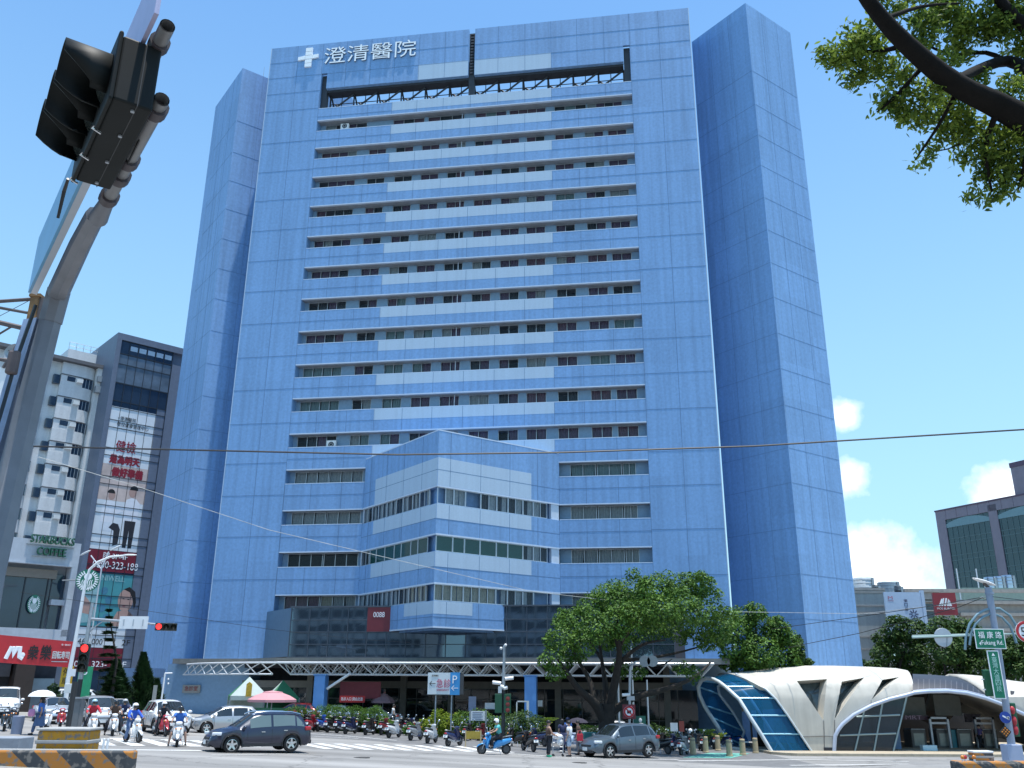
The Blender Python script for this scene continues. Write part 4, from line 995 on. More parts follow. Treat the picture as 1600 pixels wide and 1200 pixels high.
for px, py, h, a, b, lb, bx in row: sc(px, py, h + .28 if h < 1.3 and px < 760 else h, a, b, lb, box=bool(bx))
sc(6, 1142, -1.1, 'black', 'white', 'black parked scooter at the left edge by the shop', 'scooters parked by the corner shop'); sc(16, 1138, -1.0, 'black', 'silver', 'black scooter second from the left edge by the shop', 'scooters parked by the corner shop')
sc(72, 1141, -1.2, 'white', 'white', 'white scooter parked behind the woman with the parasol', 'scooters parked by the corner shop'); sc(93, 1138, -1.1, 'red', 'white', 'red and white scooter beside the signal control box', 'scooters parked by the corner shop')
for k, (px, py, h, a, b) in enumerate(((506, 1139.5, 1.1, 'black', 'black'), (524, 1140.5, 1.2, 'black', 'silver'), (554, 1141.5, 1.0, 'navy', 'black'), (568, 1144, 1.1, 'black', 'silver'), (583, 1142.5, 1.0, 'black', 'black'), (607, 1146.5, 1.2, 'black', 'silver'), (595, 1143, 1.1, 'black', 'black'), (478, 1140.5, 1.0, 'black', 'black'))):
    sc(px, py, h, a, b, 'dark scooter squeezed into the second rank of the long row under the hedge', 'dark scooters in the second rank of the row')
hl = MB(); q = grd(1081, 1171); hl.lathe([(.13, -.08), (.14, .0), (.11, .09), (.001, .13)], (0, 0, 0), n=16)
tag(hl.build('helmet', M_white, smooth=60, loc=(q.x - .05, q.y - .1, gz(q.x, q.y) + 1.2)), 'white open helmet hanging on a black parked scooter', 'helmet')
hl = MB(); q = grd(500, 1141); hl.lathe([(.13, -.08), (.14, .0), (.11, .09), (.001, .13)], (0, 0, 0), n=16)
tag(hl.build('helmet', mat('red_helmet', (.45, .05, .03), .25, var=.05, coat=.5), smooth=60, loc=(q.x - .2, q.y, gz(q.x, q.y) + 1.12)), 'red helmet on the bright blue scooter in the row', 'helmet')
# covered scooter
q = grd(799, 1160); cvr = MB(); rows = []
for z, a, b in ((.1, .42, .8), (.5, .38, .78), (.85, .3, .6), (1.05, .25, .3), (1.22, .12, .12), (1.28, .02, .02)): rows.append([V(b * math.cos(t) * (1 + .07 * math.sin(5 * t)), a * math.sin(t) * (1 + .07 * math.cos(6 * t)), z) for t in [2 * PI * k / 20 for k in range(20)]])
cvr.grid(rows, 0, True)
tag(cvr.build('covered_scooter', mat('grey_scooter_cover', (.34, .36, .40), .7, var=.15, scale=5), smooth=70, loc=(q.x, q.y, gz(q.x, q.y)), rz=1.3), 'scooter under a pale grey rain cover beside the planting bed', 'scooter')

# riders, each on a scooter of its own
K = {n: cloth(n + '_cloth', c) for n, c in (('red', (.5, .03, .05)), ('blue', (.03, .1, .5)), ('dark', (.02, .022, .03)), ('navy', (.03, .04, .1)), ('white', (.72, .73, .74)), ('teal', (.10, .42, .42)), ('brown', (.1, .06, .045)), ('paleblue', (.35, .45, .58)), ('pink', (.6, .25, .42)), ('grey', (.2, .2, .22)), ('denim', (.08, .13, .24)), ('cobalt', (.05, .16, .5)))}
Hm = {n: mat(n + '_helmet', c, .2, var=.03, coat=.6) for n, c in (('white', (.75, .75, .75)), ('black', (.015, .015, .018)), ('paleblue', (.35, .55, .7)), ('silver', (.4, .42, .45)))}
def rider(px, py, h, c1, c2, slabel, plabel, top, legs, hel, pose=RIDE_FOOT, **kw):
    p = grd(px, py); loc = V(p.x, p.y, gz(p.x, p.y) + .005)
    sc(px, py, h, c1, c2, slabel, 'scooters stopped or riding at the junction')
    person(plabel, loc, h, pose, top, legs, 'scooter riders at the junction', helmet=hel, **kw)
rider(141, 1149, -1.0, 'white', 'black', 'white scooter carrying the rider in the red jacket', 'scooter rider in a red jacket and pale blue helmet', K['red'], K['dark'], Hm['paleblue'], sleeves='long')
rider(175, 1149, -1.15, 'white', 'silver', 'white scooter carrying the rider in dark brown', 'scooter rider in a dark brown top beside the red jacketed one', K['brown'], K['dark'], Hm['black'])
rider(190, 1144, -1.0, 'black', 'black', 'black scooter carrying the rider furthest back', 'rider in dark clothes and silver helmet furthest back', K['navy'], K['dark'], Hm['silver'])
rider(206, 1160, -.75, 'white', 'white', 'large white scooter carrying the rider in the blue jacket', 'scooter rider in a blue jacket with one foot down', K['blue'], K['denim'], Hm['white'], sleeves='long')
rider(252, 1150, -.9, 'red', 'white', 'red and white scooter in front of the white SUV', 'rider in black with a white helmet in front of the white SUV', K['dark'], K['dark'], Hm['white'], sleeves='long')
rider(276, 1166, -1.25, 'white', 'red', 'white scooter closest to the nose of the navy SUV', 'rider in a bright blue shirt and black helmet facing the camera', K['cobalt'], K['grey'], Hm['black'], shorts=True)
rider(772, 1179, PI + .25, 'cyan', 'white', 'sky blue scooter riding left along the road', 'rider in a teal shirt and white helmet riding left', K['teal'], K['dark'], Hm['white'], pose=RIDE)

# people on foot
q = grd(58, 1149); person('woman walking left under a white parasol in a blue top', (q.x, q.y, gz(q.x, q.y)), PI + .1, dict(WALK, er=(.1, -.2, 1.2), hr=(.12, -.1, 1.45)), K['cobalt'], K['denim'], longhair=True, skirt=K['denim'])
pa = thing('parasol', 'white parasol held over the woman walking left', 'parasol', (q.x - .12, q.y + .1, gz(q.x, q.y) + 1.42))
m = MB(); m.tube((0, 0, -.1), (0, 0, .62), .012, n=6); m.build('handle', M_steel, pa)
m = MB(); m.lathe([(.62, .32), (.56, .43), (.42, .53), (.22, .6), (.001, .62)], n=16); m.build('canopy', M_white, pa, smooth=40)
m = MB(); m.lathe([(.12, 0), (.16, .1), (.13, .3), (.03, .34)], (0, 0, 0), n=12); 
tag(m.build('shopping_bag', K['pink'], smooth=60, loc=(q.x - .3, q.y - .28, gz(q.x, q.y) + .85)), 'pink bag on the arm of the woman with the parasol', 'bag')
GPP = 'people waiting at the kerb by the slate SUV'
def ped(px, py, h, label, top, legs, pose=STAND, **kw):
    q = grd(px, py); return person(label, (q.x, q.y, gz(q.x, q.y) + .005), h, pose, top, legs, **kw)
ped(857, 1183, .3, 'woman in a brown vest and bright green shoes pushing the cart', K['brown'], K['dark'], dict(STAND, el=(.1, .22, 1.15), hl=(.34, .18, 1.02), er=(.1, -.22, 1.15), hr=(.34, -.18, 1.02)), sleeves='none', shoe=mat('green_shoe', (.05, .5, .25), .6, var=0), group=GPP)
ped(890, 1183, 2.7, 'man in a white T-shirt, pale blue shorts and face mask', K['white'], K['paleblue'], shorts=True, mask=M_white, group=GPP)
ped(904, 1180, 2.9, 'person in dark clothes carrying a red bag beside the SUV nose', K['brown'], K['grey'], group=GPP)
ped(879, 1176, 2.0, 'woman with long hair in a navy dress behind the cart', K['navy'], K['navy'], longhair=True, skirt=K['navy'], group=GPP)
ped(888, 1170, 1.8, 'man in a bright blue shirt and cap at the back of the group', K['cobalt'], K['denim'], cap=K['navy'], group=GPP)
q = grd(906, 1181); m = MB(); m.box(-.16, -.1, 0, .16, .1, .34); m.path([V(-.1, 0, .34), V(-.06, 0, .5), V(.06, 0, .5), V(.1, 0, .34)], .015, 6)
tag(m.build('handbag', K['red'], loc=(q.x + .0, q.y - .3, gz(q.x, q.y) + .75), bevel=.03), 'red bag carried by the person beside the slate SUV', 'bag')
q = grd(872, 1182); ct = thing('shopping_cart', 'folding metal cart with white bags in front of the walking woman', 'cart', (q.x, q.y, gz(q.x, q.y)))
m = MB()
for x in (-.25, .25):
    for y in (-.2, .2): m.tube((x, y, .08), (x * 1.15, y * 1.1, .95), .013, n=5)
for z in (.25, .45, .65, .9):
    m.path([V(-.27, -.2, z), V(.27, -.2, z), V(.27, .2, z), V(-.27, .2, z)], .009, 4, closed=True)
m.build('frame', M_steel, ct)
for x in (-.24, .24):
    for y in (-.2, .2): m = MB(); m.lathe([(.06, -.015), (.06, .015)], (x, y, .06), 'y', 12); m.build('wheel', M_rubber, ct)
m = MB(); m.ball((0, 0, .95), .26, .2, .14); m.ball((.1, 0, .7), .16, .17, .2); tag(m.build('plastic_bag', M_white, smooth=60, loc=(q.x, q.y, gz(q.x, q.y))), 'white plastic bag lying on the folding cart', 'bag')
q = gp(903, 52.5); um = thing('umbrella', 'dark open umbrella above the waiting group', 'umbrella', (q.x, q.y, q.z + 1.1))
m = MB(); m.tube((0, 0, -.1), (0, 0, .75), .012, n=6); m.build('handle', M_steel, um)
m = MB(); m.lathe([(.6, .5), (.5, .6), (.3, .7), (.001, .76)], n=16); m.build('canopy', cloth('dark_umbrella', (.03, .025, .04)), um, smooth=40)
ped_ = gp(613, 69); person('person in a white top on the drive before the entrance', (ped_.x, ped_.y, ped_.z + .15), 0, WALK, K['white'], K['dark'])
# ---------------------------------------------------------------- trees and planting
L_mid = leafmat('broad_leaf', (.020, .066, .014), (.115, .215, .03), .2); L_dark = leafmat('dark_leaf', (.014, .046, .012), (.065, .12, .022), .2); L_con = leafmat('conifer_leaf', (.008, .028, .012), (.025, .06, .02), .15)
L_yel = leafmat('yellow_green_leaf', (.08, .16, .015), (.26, .33, .03)); L_near = leafmat('near_leaf', (.026, .07, .014), (.25, .34, .055), .5); L_hedge = leafmat('hedge_leaf', (.03, .09, .012), (.10, .20, .025))
M_bark = mat('bark', (.022, .018, .015), .9, var=.3, scale=6, bump=.4)
def leaves(clusters, n, size, seed, asp=.55, up=.5, shell=.72, droop=0.):
    g = random.Random(seed); mb = MB(); tot = sum(c[3] * c[4] + c[3] * c[5] for c in clusters)
    for (cx, cy, cz, rx, ry, rz) in clusters:
        k = int(n * (rx * ry + rx * rz) / tot)
        for _ in range(k):
            d = V(g.gauss(0, 1), g.gauss(0, 1), g.gauss(0, 1)).normalized()
            rr = (shell + (1 - shell) * g.random()) if g.random() < .75 else g.random() ** .5
            rr *= 1 + .16 * math.sin(5 * d.x + cx * 3) * math.cos(4 * d.z + cy)
            p = V(cx + d.x * rx * rr, cy + d.y * ry * rr, cz + d.z * rz * rr)
            nrm = (d * .7 + V(g.uniform(-1, 1), g.uniform(-1, 1), g.uniform(-.4, 1) + up)).normalized()
            t = nrm.cross(V(g.uniform(-1, 1), g.uniform(-1, 1), g.uniform(-1, 1))).normalized()
            if droop: t = (t + V(0, 0, -droop)).normalized()
            b = nrm.cross(t).normalized(); s = size * g.uniform(.6, 1.3); a = t * s; w_ = b * s * asp
            mb.add([p - a, p - a * .3 + w_ * .8, p + a * .35 + w_ * .7, p + a, p + a * .35 - w_ * .7, p - a * .3 - w_ * .8], [(0, 1, 2, 3, 4, 5)])
    return mb
def limb(mb, pts, r0, r1, n=8):
    L = len(pts); g = []
    for i in range(L - 1):                                  # soften the bends
        for q in range(3):
            t = q / 3; p0, p1, p2, p3 = pts[max(i - 1, 0)], pts[i], pts[i + 1], pts[min(i + 2, L - 1)]
            g.append(.5 * ((2 * p1) + (p2 - p0) * t + (2 * p0 - 5 * p1 + 4 * p2 - p3) * t * t + (-p0 + 3 * p1 - 3 * p2 + p3) * t ** 3))
    g.append(pts[-1]); mb.path(g, [r0 + (r1 - r0) * i / (len(g) - 1) for i in range(len(g))], n)
# the big tree at the kerb
TD = 57.0
b = gp(949, TD); tree = thing('broadleaf_tree', 'large spreading broadleaf tree with dark trunk between the slate SUV and the white hoop', 'tree', b)
def rel(px, py, D): return at(px, py, D) - b
tk = MB()
limb(tk, [V(0, 0, -.1), V(-.02, 0, .5), rel(948, 1130, TD), rel(950, 1100, TD)], .62, .42, 12)
for pts, r0, r1 in (([(948, 1135, 57), (930, 1100, 56.6), (905, 1078, 56), (885, 1050, 55.5), (872, 1030, 55)], .34, .07), ([(930, 1102, 56.6), (922, 1065, 57), (905, 1035, 57.5), (888, 1000, 58)], .2, .05),
                    ([(950, 1110, 57), (946, 1070, 57.5), (940, 1030, 58.5), (932, 975, 59)], .22, .06), ([(952, 1108, 57), (962, 1060, 56.5), (968, 1020, 56), (962, 985, 55.5), (968, 945, 55)], .3, .06),
                    ([(966, 1040, 56.3), (985, 1020, 56), (1010, 1005, 55.5), (1040, 1000, 55)], .16, .04), ([(965, 1030, 56.2), (1000, 1030, 57), (1050, 1022, 58), (1095, 1010, 58.5)], .14, .04), ([(966, 1012, 56), (985, 985, 56), (1000, 955, 56)], .14, .04),
                    ([(954, 1115, 57), (990, 1090, 57.5), (1040, 1077, 58.5), (1085, 1058, 60), (1110, 1035, 61)], .26, .06), ([(940, 1030, 58.5), (915, 995, 59.5), (890, 960, 60)], .12, .03), ([(1000, 1030, 57), (1030, 1040, 56), (1050, 1030, 55.6)], .07, .03)):
    limb(tk, [rel(*p) for p in pts], r0, r1)
tk.build('trunk', M_bark, tree, smooth=70)
g = random.Random(5); cl = []
for (px, py, rp, dd) in ((878, 1000, 26, -1.5), (862, 1030, 22, -2), (868, 1052, 15, -2), (893, 1022, 20, -1), (900, 975, 30, 0), (930, 950, 34, 1), (960, 935, 34, 0), (990, 925, 32, 1), (1020, 918, 30, -1), (1050, 912, 26, 0), (1085, 920, 30, 0), (1100, 915, 22, -1),
                         (1110, 950, 28, -1), (1075, 955, 34, -2), (1035, 955, 34, -2.5), (1000, 960, 30, -2), (965, 970, 30, -2), (935, 985, 28, -2), (910, 1000, 24, -2), (1120, 985, 26, 0), (1095, 985, 26, 1), (1130, 975, 22, 1), (950, 1000, 22, 2), (975, 1000, 24, 2.5), (1060, 985, 24, 2), (1020, 985, 24, 3),
                         (940, 930, 22, 2), (1060, 940, 30, 3), (1000, 945, 36, 3.5), (1105, 1005, 20, 1), (1085, 1052, 15, 1), (1065, 1045, 13, 0), (970, 1045, 16, 3), (1000, 1050, 13, 3), (880, 965, 16, 1), (1145, 965, 18, 2), (1082, 903, 14, 0), (1008, 908, 12, -.5)):
    p = rel(px, py, TD + dd); r = rp / 27.0
    cl.append((p.x, p.y, p.z, r * 1.1, r * 1.15, r * .88))
    for _ in range(5):
        d = V(g.gauss(0, 1), g.gauss(0, 1), g.gauss(0, .8)).normalized() * r * .98; s = r * g.uniform(.24, .5); cl.append((p.x + d.x, p.y + d.y, p.z + d.z, s, s, s * .8))
leaves(cl, 33000, .10, 3, shell=.6).build('crown', L_mid, tree)
def bush_tree(name, label, px, D, trunk_r, clus, lf, n, size, seed, grp=None, cat='tree', sub=4, asp=.55):
    b = gp(px, D); o = thing(name, label, cat, b, group=grp); rr = random.Random(seed)
    sc_ = F / .897 / D; cl = []; tops = []
    for (x, y, r) in clus:
        p = at(x, y, D + rr.uniform(-1, 1) * r / sc_ * .8) - b; r_ = r / sc_; cl.append((p.x, p.y, p.z, r_ * 1.05, r_, r_ * .9)); tops.append(p)
        for _ in range(sub):
            d = V(rr.gauss(0, 1), rr.gauss(0, 1), rr.gauss(0, .8)).normalized() * r_ * .85; s = r_ * rr.uniform(.3, .5); cl.append((p.x + d.x, p.y + d.y, p.z + d.z, s, s, s * .85))
    t = MB(); zt = sum(p.z for p in tops) / len(tops)
    limb(t, [V(0, 0, -.3), V(.05, 0, zt * .35), V(sum(p.x for p in tops) / len(tops) * .4, 0, zt * .7)], trunk_r, trunk_r * .6)
    for p in tops[::2]: limb(t, [V(0, 0, zt * .4), V(p.x * .5, p.y * .5, (zt * .5 + p.z) * .5), p], trunk_r * .4, trunk_r * .12, 5)
    t.build('trunk', M_bark, o, smooth=70); leaves(cl, n, size, seed, asp).build('crown', lf, o); return o
bush_tree('broadleaf_tree', 'dark green broadleaf tree behind the left end of the white station roof', 1190, 71, .3, [(1150, 985, 26), (1165, 965, 20), (1180, 955, 18), (1190, 985, 30), (1215, 985, 24), (1230, 1000, 20), (1150, 1015, 30), (1190, 1020, 34), (1225, 1025, 28), (1140, 1035, 16), (1205, 1045, 26), (1165, 1045, 24)], L_mid, 17000, .12, 8)
bush_tree('slim_tree', 'slim upright tree right of the dark broadleaf one by the hospital wing', 1246, 72, .12, [(1245, 1000, 9), (1246, 1012, 12), (1243, 1027, 14), (1250, 1040, 14), (1262, 1036, 8)], L_dark, 4000, .12, 9)
bush_tree('broadleaf_tree', 'dark round tree beside the grey building behind the station', 1400, 92, .35, [(1385, 1000, 20), (1400, 985, 22), (1425, 985, 24), (1380, 1020, 20), (1410, 1015, 28), (1440, 1000, 26), (1450, 1030, 28), (1420, 1040, 26), (1385, 1045, 18)], L_dark, 11000, .16, 10, 'trees behind the station')
bush_tree('broadleaf_tree', 'dark tree under the red burger sign behind the solar roof', 1490, 88, .35, [(1470, 985, 24), (1495, 980, 22), (1515, 990, 22), (1480, 1015, 28), (1510, 1020, 28), (1540, 1015, 24), (1495, 1045, 28), (1530, 1045, 24)], L_dark, 11000, .16, 11, 'trees behind the station')
bush_tree('broadleaf_tree', 'dark tree at the right edge of the photo behind the street signs', 1590, 84, .35, [(1580, 1020, 22), (1600, 1010, 26), (1560, 1035, 22), (1590, 1050, 26), (1625, 1030, 30), (1560, 1060, 18)], L_dark, 9000, .16, 12, 'trees behind the station')
bush_tree('shrub', 'low round shrubs at the foot of the right hospital wing', 1345, 82, .1, [(1325, 1045, 12), (1345, 1040, 12), (1365, 1042, 12), (1335, 1055, 14), (1358, 1058, 14)], L_dark, 3000, .13, 15, cat='shrub')
def conifer(name, label, px, D, ytop, halfw, n, lf, seed, gapy=False, grp=None):
    b = gp(px, D); top = at(px, ytop, D) - b; h = top.z; o = thing(name, label, 'tree', b, group=grp); g = random.Random(seed); mb = MB(); sc_ = F / .897 / D; hw_ = halfw / sc_
    t = MB(); t.path([V(0, 0, -.2), V(0, 0, h * .5), V(top.x, 0, h * .97)], [.16, .1, .02], 7); t.build('trunk', M_bark, o, smooth=60)
    for k in range(n):
        u = g.random() ** .75; z = h * (.06 + .94 * u)
        if gapy:
            lay = int(u * 13); a = 2 * PI * (lay * .38 + (k % 6) / 6); rmax = hw_ * (1.02 - u) * (.75 + .25 * math.sin(lay * 2.3)); r = rmax * g.random(); z = h * (.12 + .88 * (lay + .5) / 13) - r * .12 + g.uniform(-.1, .1)
            a += g.uniform(-.14, .14)
        else:
            a = g.uniform(0, 2 * PI); rmax = hw_ * min(1, (1.05 - u) * 1.5) * (1 + .18 * math.sin(a * 5 + z * 3) + .1 * math.sin(a * 9 - z * 5)); r = rmax * (.55 + .45 * g.random())
        p = V(r * math.cos(a) + top.x * u, r * math.sin(a), z); d = V(math.cos(a), math.sin(a), .9 if not gapy else .15).normalized(); sd = V(-math.sin(a), math.cos(a), g.uniform(-.5, .5)).normalized(); s = g.uniform(.1, .24)
        mb.add([p - d * s, p + sd * s * .4, p + d * s * 1.2, p - sd * s * .4], [(0, 1, 2, 3)])
    mb.build('crown', lf, o); return o
conifer('cypress_tree', 'dense dark cypress left of the other by the blue wing', 182, 72, 1032, 24, 9000, L_con, 21); conifer('cypress_tree', 'pointed dark cypress at the foot of the blue left wing', 224, 74, 1021, 20, 9000, L_con, 22)
conifer('norfolk_pine', 'tall sparse layered pine before the advertising tower', 170, 70, 948, 30, 3600, L_con, 23, True)
conifer('cypress_tree', 'short dark cypress beside the blue wall lamp', 245, 76, 1062, 12, 3000, L_con, 24); bush_tree('potted_shrub', 'small dark shrub by the shop doorway under the red sign', 82, 64, .05, [(78, 1085, 10), (84, 1075, 8), (88, 1090, 9)], L_con, 1200, .1, 25, cat='shrub')
def hedge(label, pts, h, wd, lf, n, seed, size=.07, name='hedge'):
    o = None; cl = []; rr = random.Random(seed); c = sum(pts, V(0, 0, 0)) / len(pts)
    for i in range(len(pts) - 1):
        L = (pts[i + 1] - pts[i]).length; k = max(2, int(L / (wd * .5)))
        for q in range(k):
            p = pts[i].lerp(pts[i + 1], q / k) - c; cl.append((p.x, p.y, p.z + h * rr.uniform(.4, .52), wd * .65, wd * .55, h * rr.uniform(.5, .6)))
    ob = leaves(cl, n, size, seed).build(name, lf, loc=c); return tag(ob, label, 'hedge' if name == 'hedge' else 'shrub')
def hp(px, D): return gp(px, D)
hedge('long rounded clipped hedge behind the parked scooters under the canopy', [hp(500, 66), hp(540, 66.4), hp(580, 66), hp(596, 65.6)], 1.75, 1.3, L_hedge, 22000, 31, .045)
hedge('low clipped hedge left of the blue column behind the navy SUV', [hp(446, 66.5), hp(472, 66.6), hp(494, 66.6)], 1.45, 1.0, L_hedge, 11000, 32, .045)
hedge('low hedge sloping down at the right end of the long clipped one', [hp(598, 65), hp(612, 64.6)], 1.0, .9, L_hedge, 2000, 33)
hedge('bright yellow-green shrub below the blue parking sign', [hp(681, 64.5), hp(697, 64.5)], 1.65, 1.2, L_yel, 2600, 34, name='shrub'); hedge('small yellow-green shrub right of the sign post', [hp(713, 64.5), hp(720, 64.5)], 1.5, .9, L_yel, 1300, 35, name='shrub'); hedge('yellow-green shrub at the left of the planting bed', [hp(660, 65), hp(668, 65)], 1.1, .8, L_yel, 900, 44, name='shrub')
hedge('dark green planting bed behind the information board', [hp(724, 64), hp(770, 63.6), hp(800, 63.2)], 1.75, 1.3, L_mid, 7000, 36); hedge('dark round planting bed beside the orange leaved palm', [hp(806, 61.5), hp(848, 60.5)], 1.9, 1.7, L_dark, 5500, 37)
hedge('clipped hedge behind the slate SUV', [hp(918, 60.5), hp(965, 60), hp(1000, 59.5)], 1.35, 1.1, L_hedge, 12000, 38, .045); hedge('low dark hedge between the tree and the blue wall', [hp(1000, 64), hp(1060, 64)], 1.5, 1.0, L_dark, 3500, 39)
hedge('round dwarf shrub between the hedge and the sign', [hp(640, 64.2), hp(650, 64.2)], .85, .8, L_hedge, 900, 45, name='shrub')
def frond_plant(label, px, D, h, n, lf, seed):
    b = gp(px, D); rr = random.Random(seed); o = thing('palm_plant', label, 'plant', b); mb = MB(); st = MB()
    for k in range(n):
        a = rr.uniform(0, 2 * PI); r = rr.uniform(.5, .95) * h * .6; pts = [V(math.cos(a) * r * t, math.sin(a) * r * t, .2 + h * (t * 1.25 - .55 * t * t)) for t in (0, .25, .5, .75, 1)]
        st.path(pts, .012, 4)
        for i in range(1, 5):
            for s in (-1, 1):
                d = (pts[i] - pts[i - 1]).normalized(); sd = V(-d.y, d.x, 0).normalized() * s; p = pts[i]; L = .28 * h * .5
                mb.add([p, p + sd * L * .5 + d * .1, p + sd * L + d * .14 - V(0, 0, .08), p + sd * L * .5 + d * .02], [(0, 1, 2, 3)])
                p = pts[i - 1].lerp(pts[i], .5); mb.add([p, p + sd * L * .5 + d * .1, p + sd * L + d * .14 - V(0, 0, .08), p + sd * L * .5 + d * .02], [(0, 1, 2, 3)])
    st.build('stem', M_bark, o); mb.build('fronds', lf, o)
frond_plant('yellow and orange leaved palm by the entrance steps', 846, 62.5, 1.9, 16, L_yel, 41); frond_plant('small green palm beside the glass entrance hoop', 1105, 66, 1.5, 14, L_mid, 42); frond_plant('second small palm nearer the glass entrance hoop', 1122, 66.5, 1.2, 12, L_yel, 43)
# tree overhead at the right: trunk outside the frame, boughs reaching in
ov = thing('overhanging_tree', 'large tree overhanging the top right corner, dark bough with sunlit leaves', 'tree', gnd(9.5, 8.0)); ob_ = ov.location.copy()
oa = lambda x, y, D: at(x, y, D) - ob_
ot = MB()
limb(ot, [V(0, 0, -.2), V(-.1, .1, 3), V(-.3, .4, 6.0), oa(1760, 330, 8.6), oa(1660, 222, 8.4), oa(1599, 186, 8.3), oa(1552, 161, 8.2), oa(1489, 129, 8), oa(1415, 68, 7.8), oa(1357, 2, 7.6), oa(1300, -90, 7.5)], .25, .055, 14)
for pts, r0, r1 in (([(1690, 250, 8.5), (1640, 160, 8.7), (1612, 118, 8.8), (1575, 95, 9), (1530, 108, 8.8), (1500, 122, 8.2), (1485, 126, 8.0)], .10, .04), ([(1790, 380, 8.5), (1790, 220, 8.9), (1700, 120, 9), (1620, 60, 8.9), (1570, 10, 8.8), (1530, -40, 8.8)], .13, .05), ([(1575, 98, 9), (1540, 82, 9.2), (1480, 84, 9.3), (1425, 55, 9.3)], .035, .012),
                    ([(1500, 132, 8.1), (1470, 190, 8.3), (1430, 250, 8.5)], .03, .008), ([(1560, 170, 8.2), (1540, 230, 8.5), (1550, 300, 8.8)], .04, .01), ([(1420, 70, 7.9), (1370, 80, 8.1), (1310, 80, 8.4)], .035, .01), ([(1450, 95, 8), (1400, 150, 8.2), (1370, 175, 8.4)], .03, .008),
                    ([(1610, 200, 8.3), (1600, 260, 8.6), (1590, 300, 8.9)], .03, .008), ([(1500, 225, 8.5), (1470, 235, 8.6), (1440, 225, 8.6)], .01, .004), ([(1380, 30, 7.8), (1440, 10, 8.3), (1500, 5, 8.6)], .03, .01)):
    limb(ot, [oa(*p) for p in pts], r0, r1, 7)
ot.build('bough', mat('shaded_bough_bark', (.008, .007, .006), .95, var=.3, scale=6, bump=.4, spec=.2), ov, smooth=70)  # shade of the bough is put into the bark colour, near black
cl = []; g = random.Random(77)
for (px, py, rp, D) in ((1330, 75, 42, 8.3), (1305, 90, 26, 8.4), (1352, 60, 36, 8.1), (1362, 105, 34, 8.3), (1288, 82, 14, 8.4), (1342, 120, 22, 8.4), (1400, 115, 34, 8.2), (1385, 160, 26, 8.3), (1420, 160, 34, 8.3), (1455, 150, 34, 8.2), (1440, 185, 24, 8.4), (1410, 178, 16, 8.3),
                        (1490, 170, 34, 8.4), (1520, 200, 38, 8.5), (1480, 210, 22, 8.5), (1550, 215, 40, 8.5), (1585, 220, 40, 8.6), (1560, 255, 32, 8.7), (1540, 275, 22, 8.8), (1590, 265, 34, 8.8), (1570, 292, 22, 8.8), (1448, 235, 13, 8.6), (1440, 255, 11, 8.6), (1516, 305, 10, 8.9), (1548, 310, 12, 8.9), (1508, 248, 16, 8.7),
                        (1450, 30, 34, 8.8), (1490, 30, 38, 9), (1530, 40, 40, 9), (1500, 70, 34, 9.1), (1560, 50, 34, 9), (1440, 65, 26, 8.9), (1470, 10, 34, 9), (1590, 30, 40, 9), (1590, 75, 26, 9.2), (1560, 0, 40, 9), (1400, 20, 22, 8.6), (1480, 100, 22, 9), (1530, 125, 22, 8.9), (1575, 140, 26, 8.8), (1600, 130, 26, 8.9), (1430, -10, 36, 8.9), (1640, 60, 50, 9), (1640, 240, 50, 8.8), (1500, -40, 60, 9), (1600, -40, 60, 9), (1380, -20, 30, 8.6), (1650, 130, 50, 9), (1640, 180, 40, 8.8)):
    p = oa(px, py, D); r = rp / (F / .86 / D) ; cl.append((p.x, p.y, p.z, r * .95, r, r * .85))
    for _ in range(4):
        d = V(g.gauss(0, 1), g.gauss(0, 1), g.gauss(0, 1)).normalized() * r * .8; s = r * g.uniform(.3, .55); cl.append((p.x + d.x, p.y + d.y, p.z + d.z, s, s, s))
lm = MB(); tot = sum(c[3] ** 2 for c in cl)
for (px, py, rp, D) in ((1720, 40, 60, 9), (1720, 150, 55, 9), (1780, 60, 70, 9.3), (1800, 170, 60, 9.3), (1860, 40, 70, 9.5), (1880, 160, 70, 9.5), (1720, 230, 45, 9), (1950, 100, 70, 9.8), (1700, -80, 70, 9.4), (1820, -70, 80, 9.6), (1940, 240, 60, 9.8), (1640, -120, 80, 9.6), (1500, -130, 70, 9.4), (1400, -100, 50, 8.8), (1860, 280, 50, 9.4), (1800, 60, 70, 7.6), (1700, 60, 60, 7.4)):
    p = oa(px, py, D); r = rp / (F / .86 / D); cl.append((p.x, p.y, p.z, r, r, r * .85))
for pts in ([(1790, 220, 8.9), (1850, 120, 9.3), (1900, 60, 9.6)], [(1800, 300, 8.8), (1880, 220, 9.3), (1950, 160, 9.8)], [(1790, 220, 8.9), (1740, 120, 8), (1720, 60, 7.5)], [(1700, 120, 9), (1690, -20, 9.2), (1650, -110, 9.5)]):
    bb = MB(); limb(bb, [oa(*p) for p in pts], .06, .015, 7); bb.build('branch', MATS['shaded_bough_bark'], ov, smooth=70)
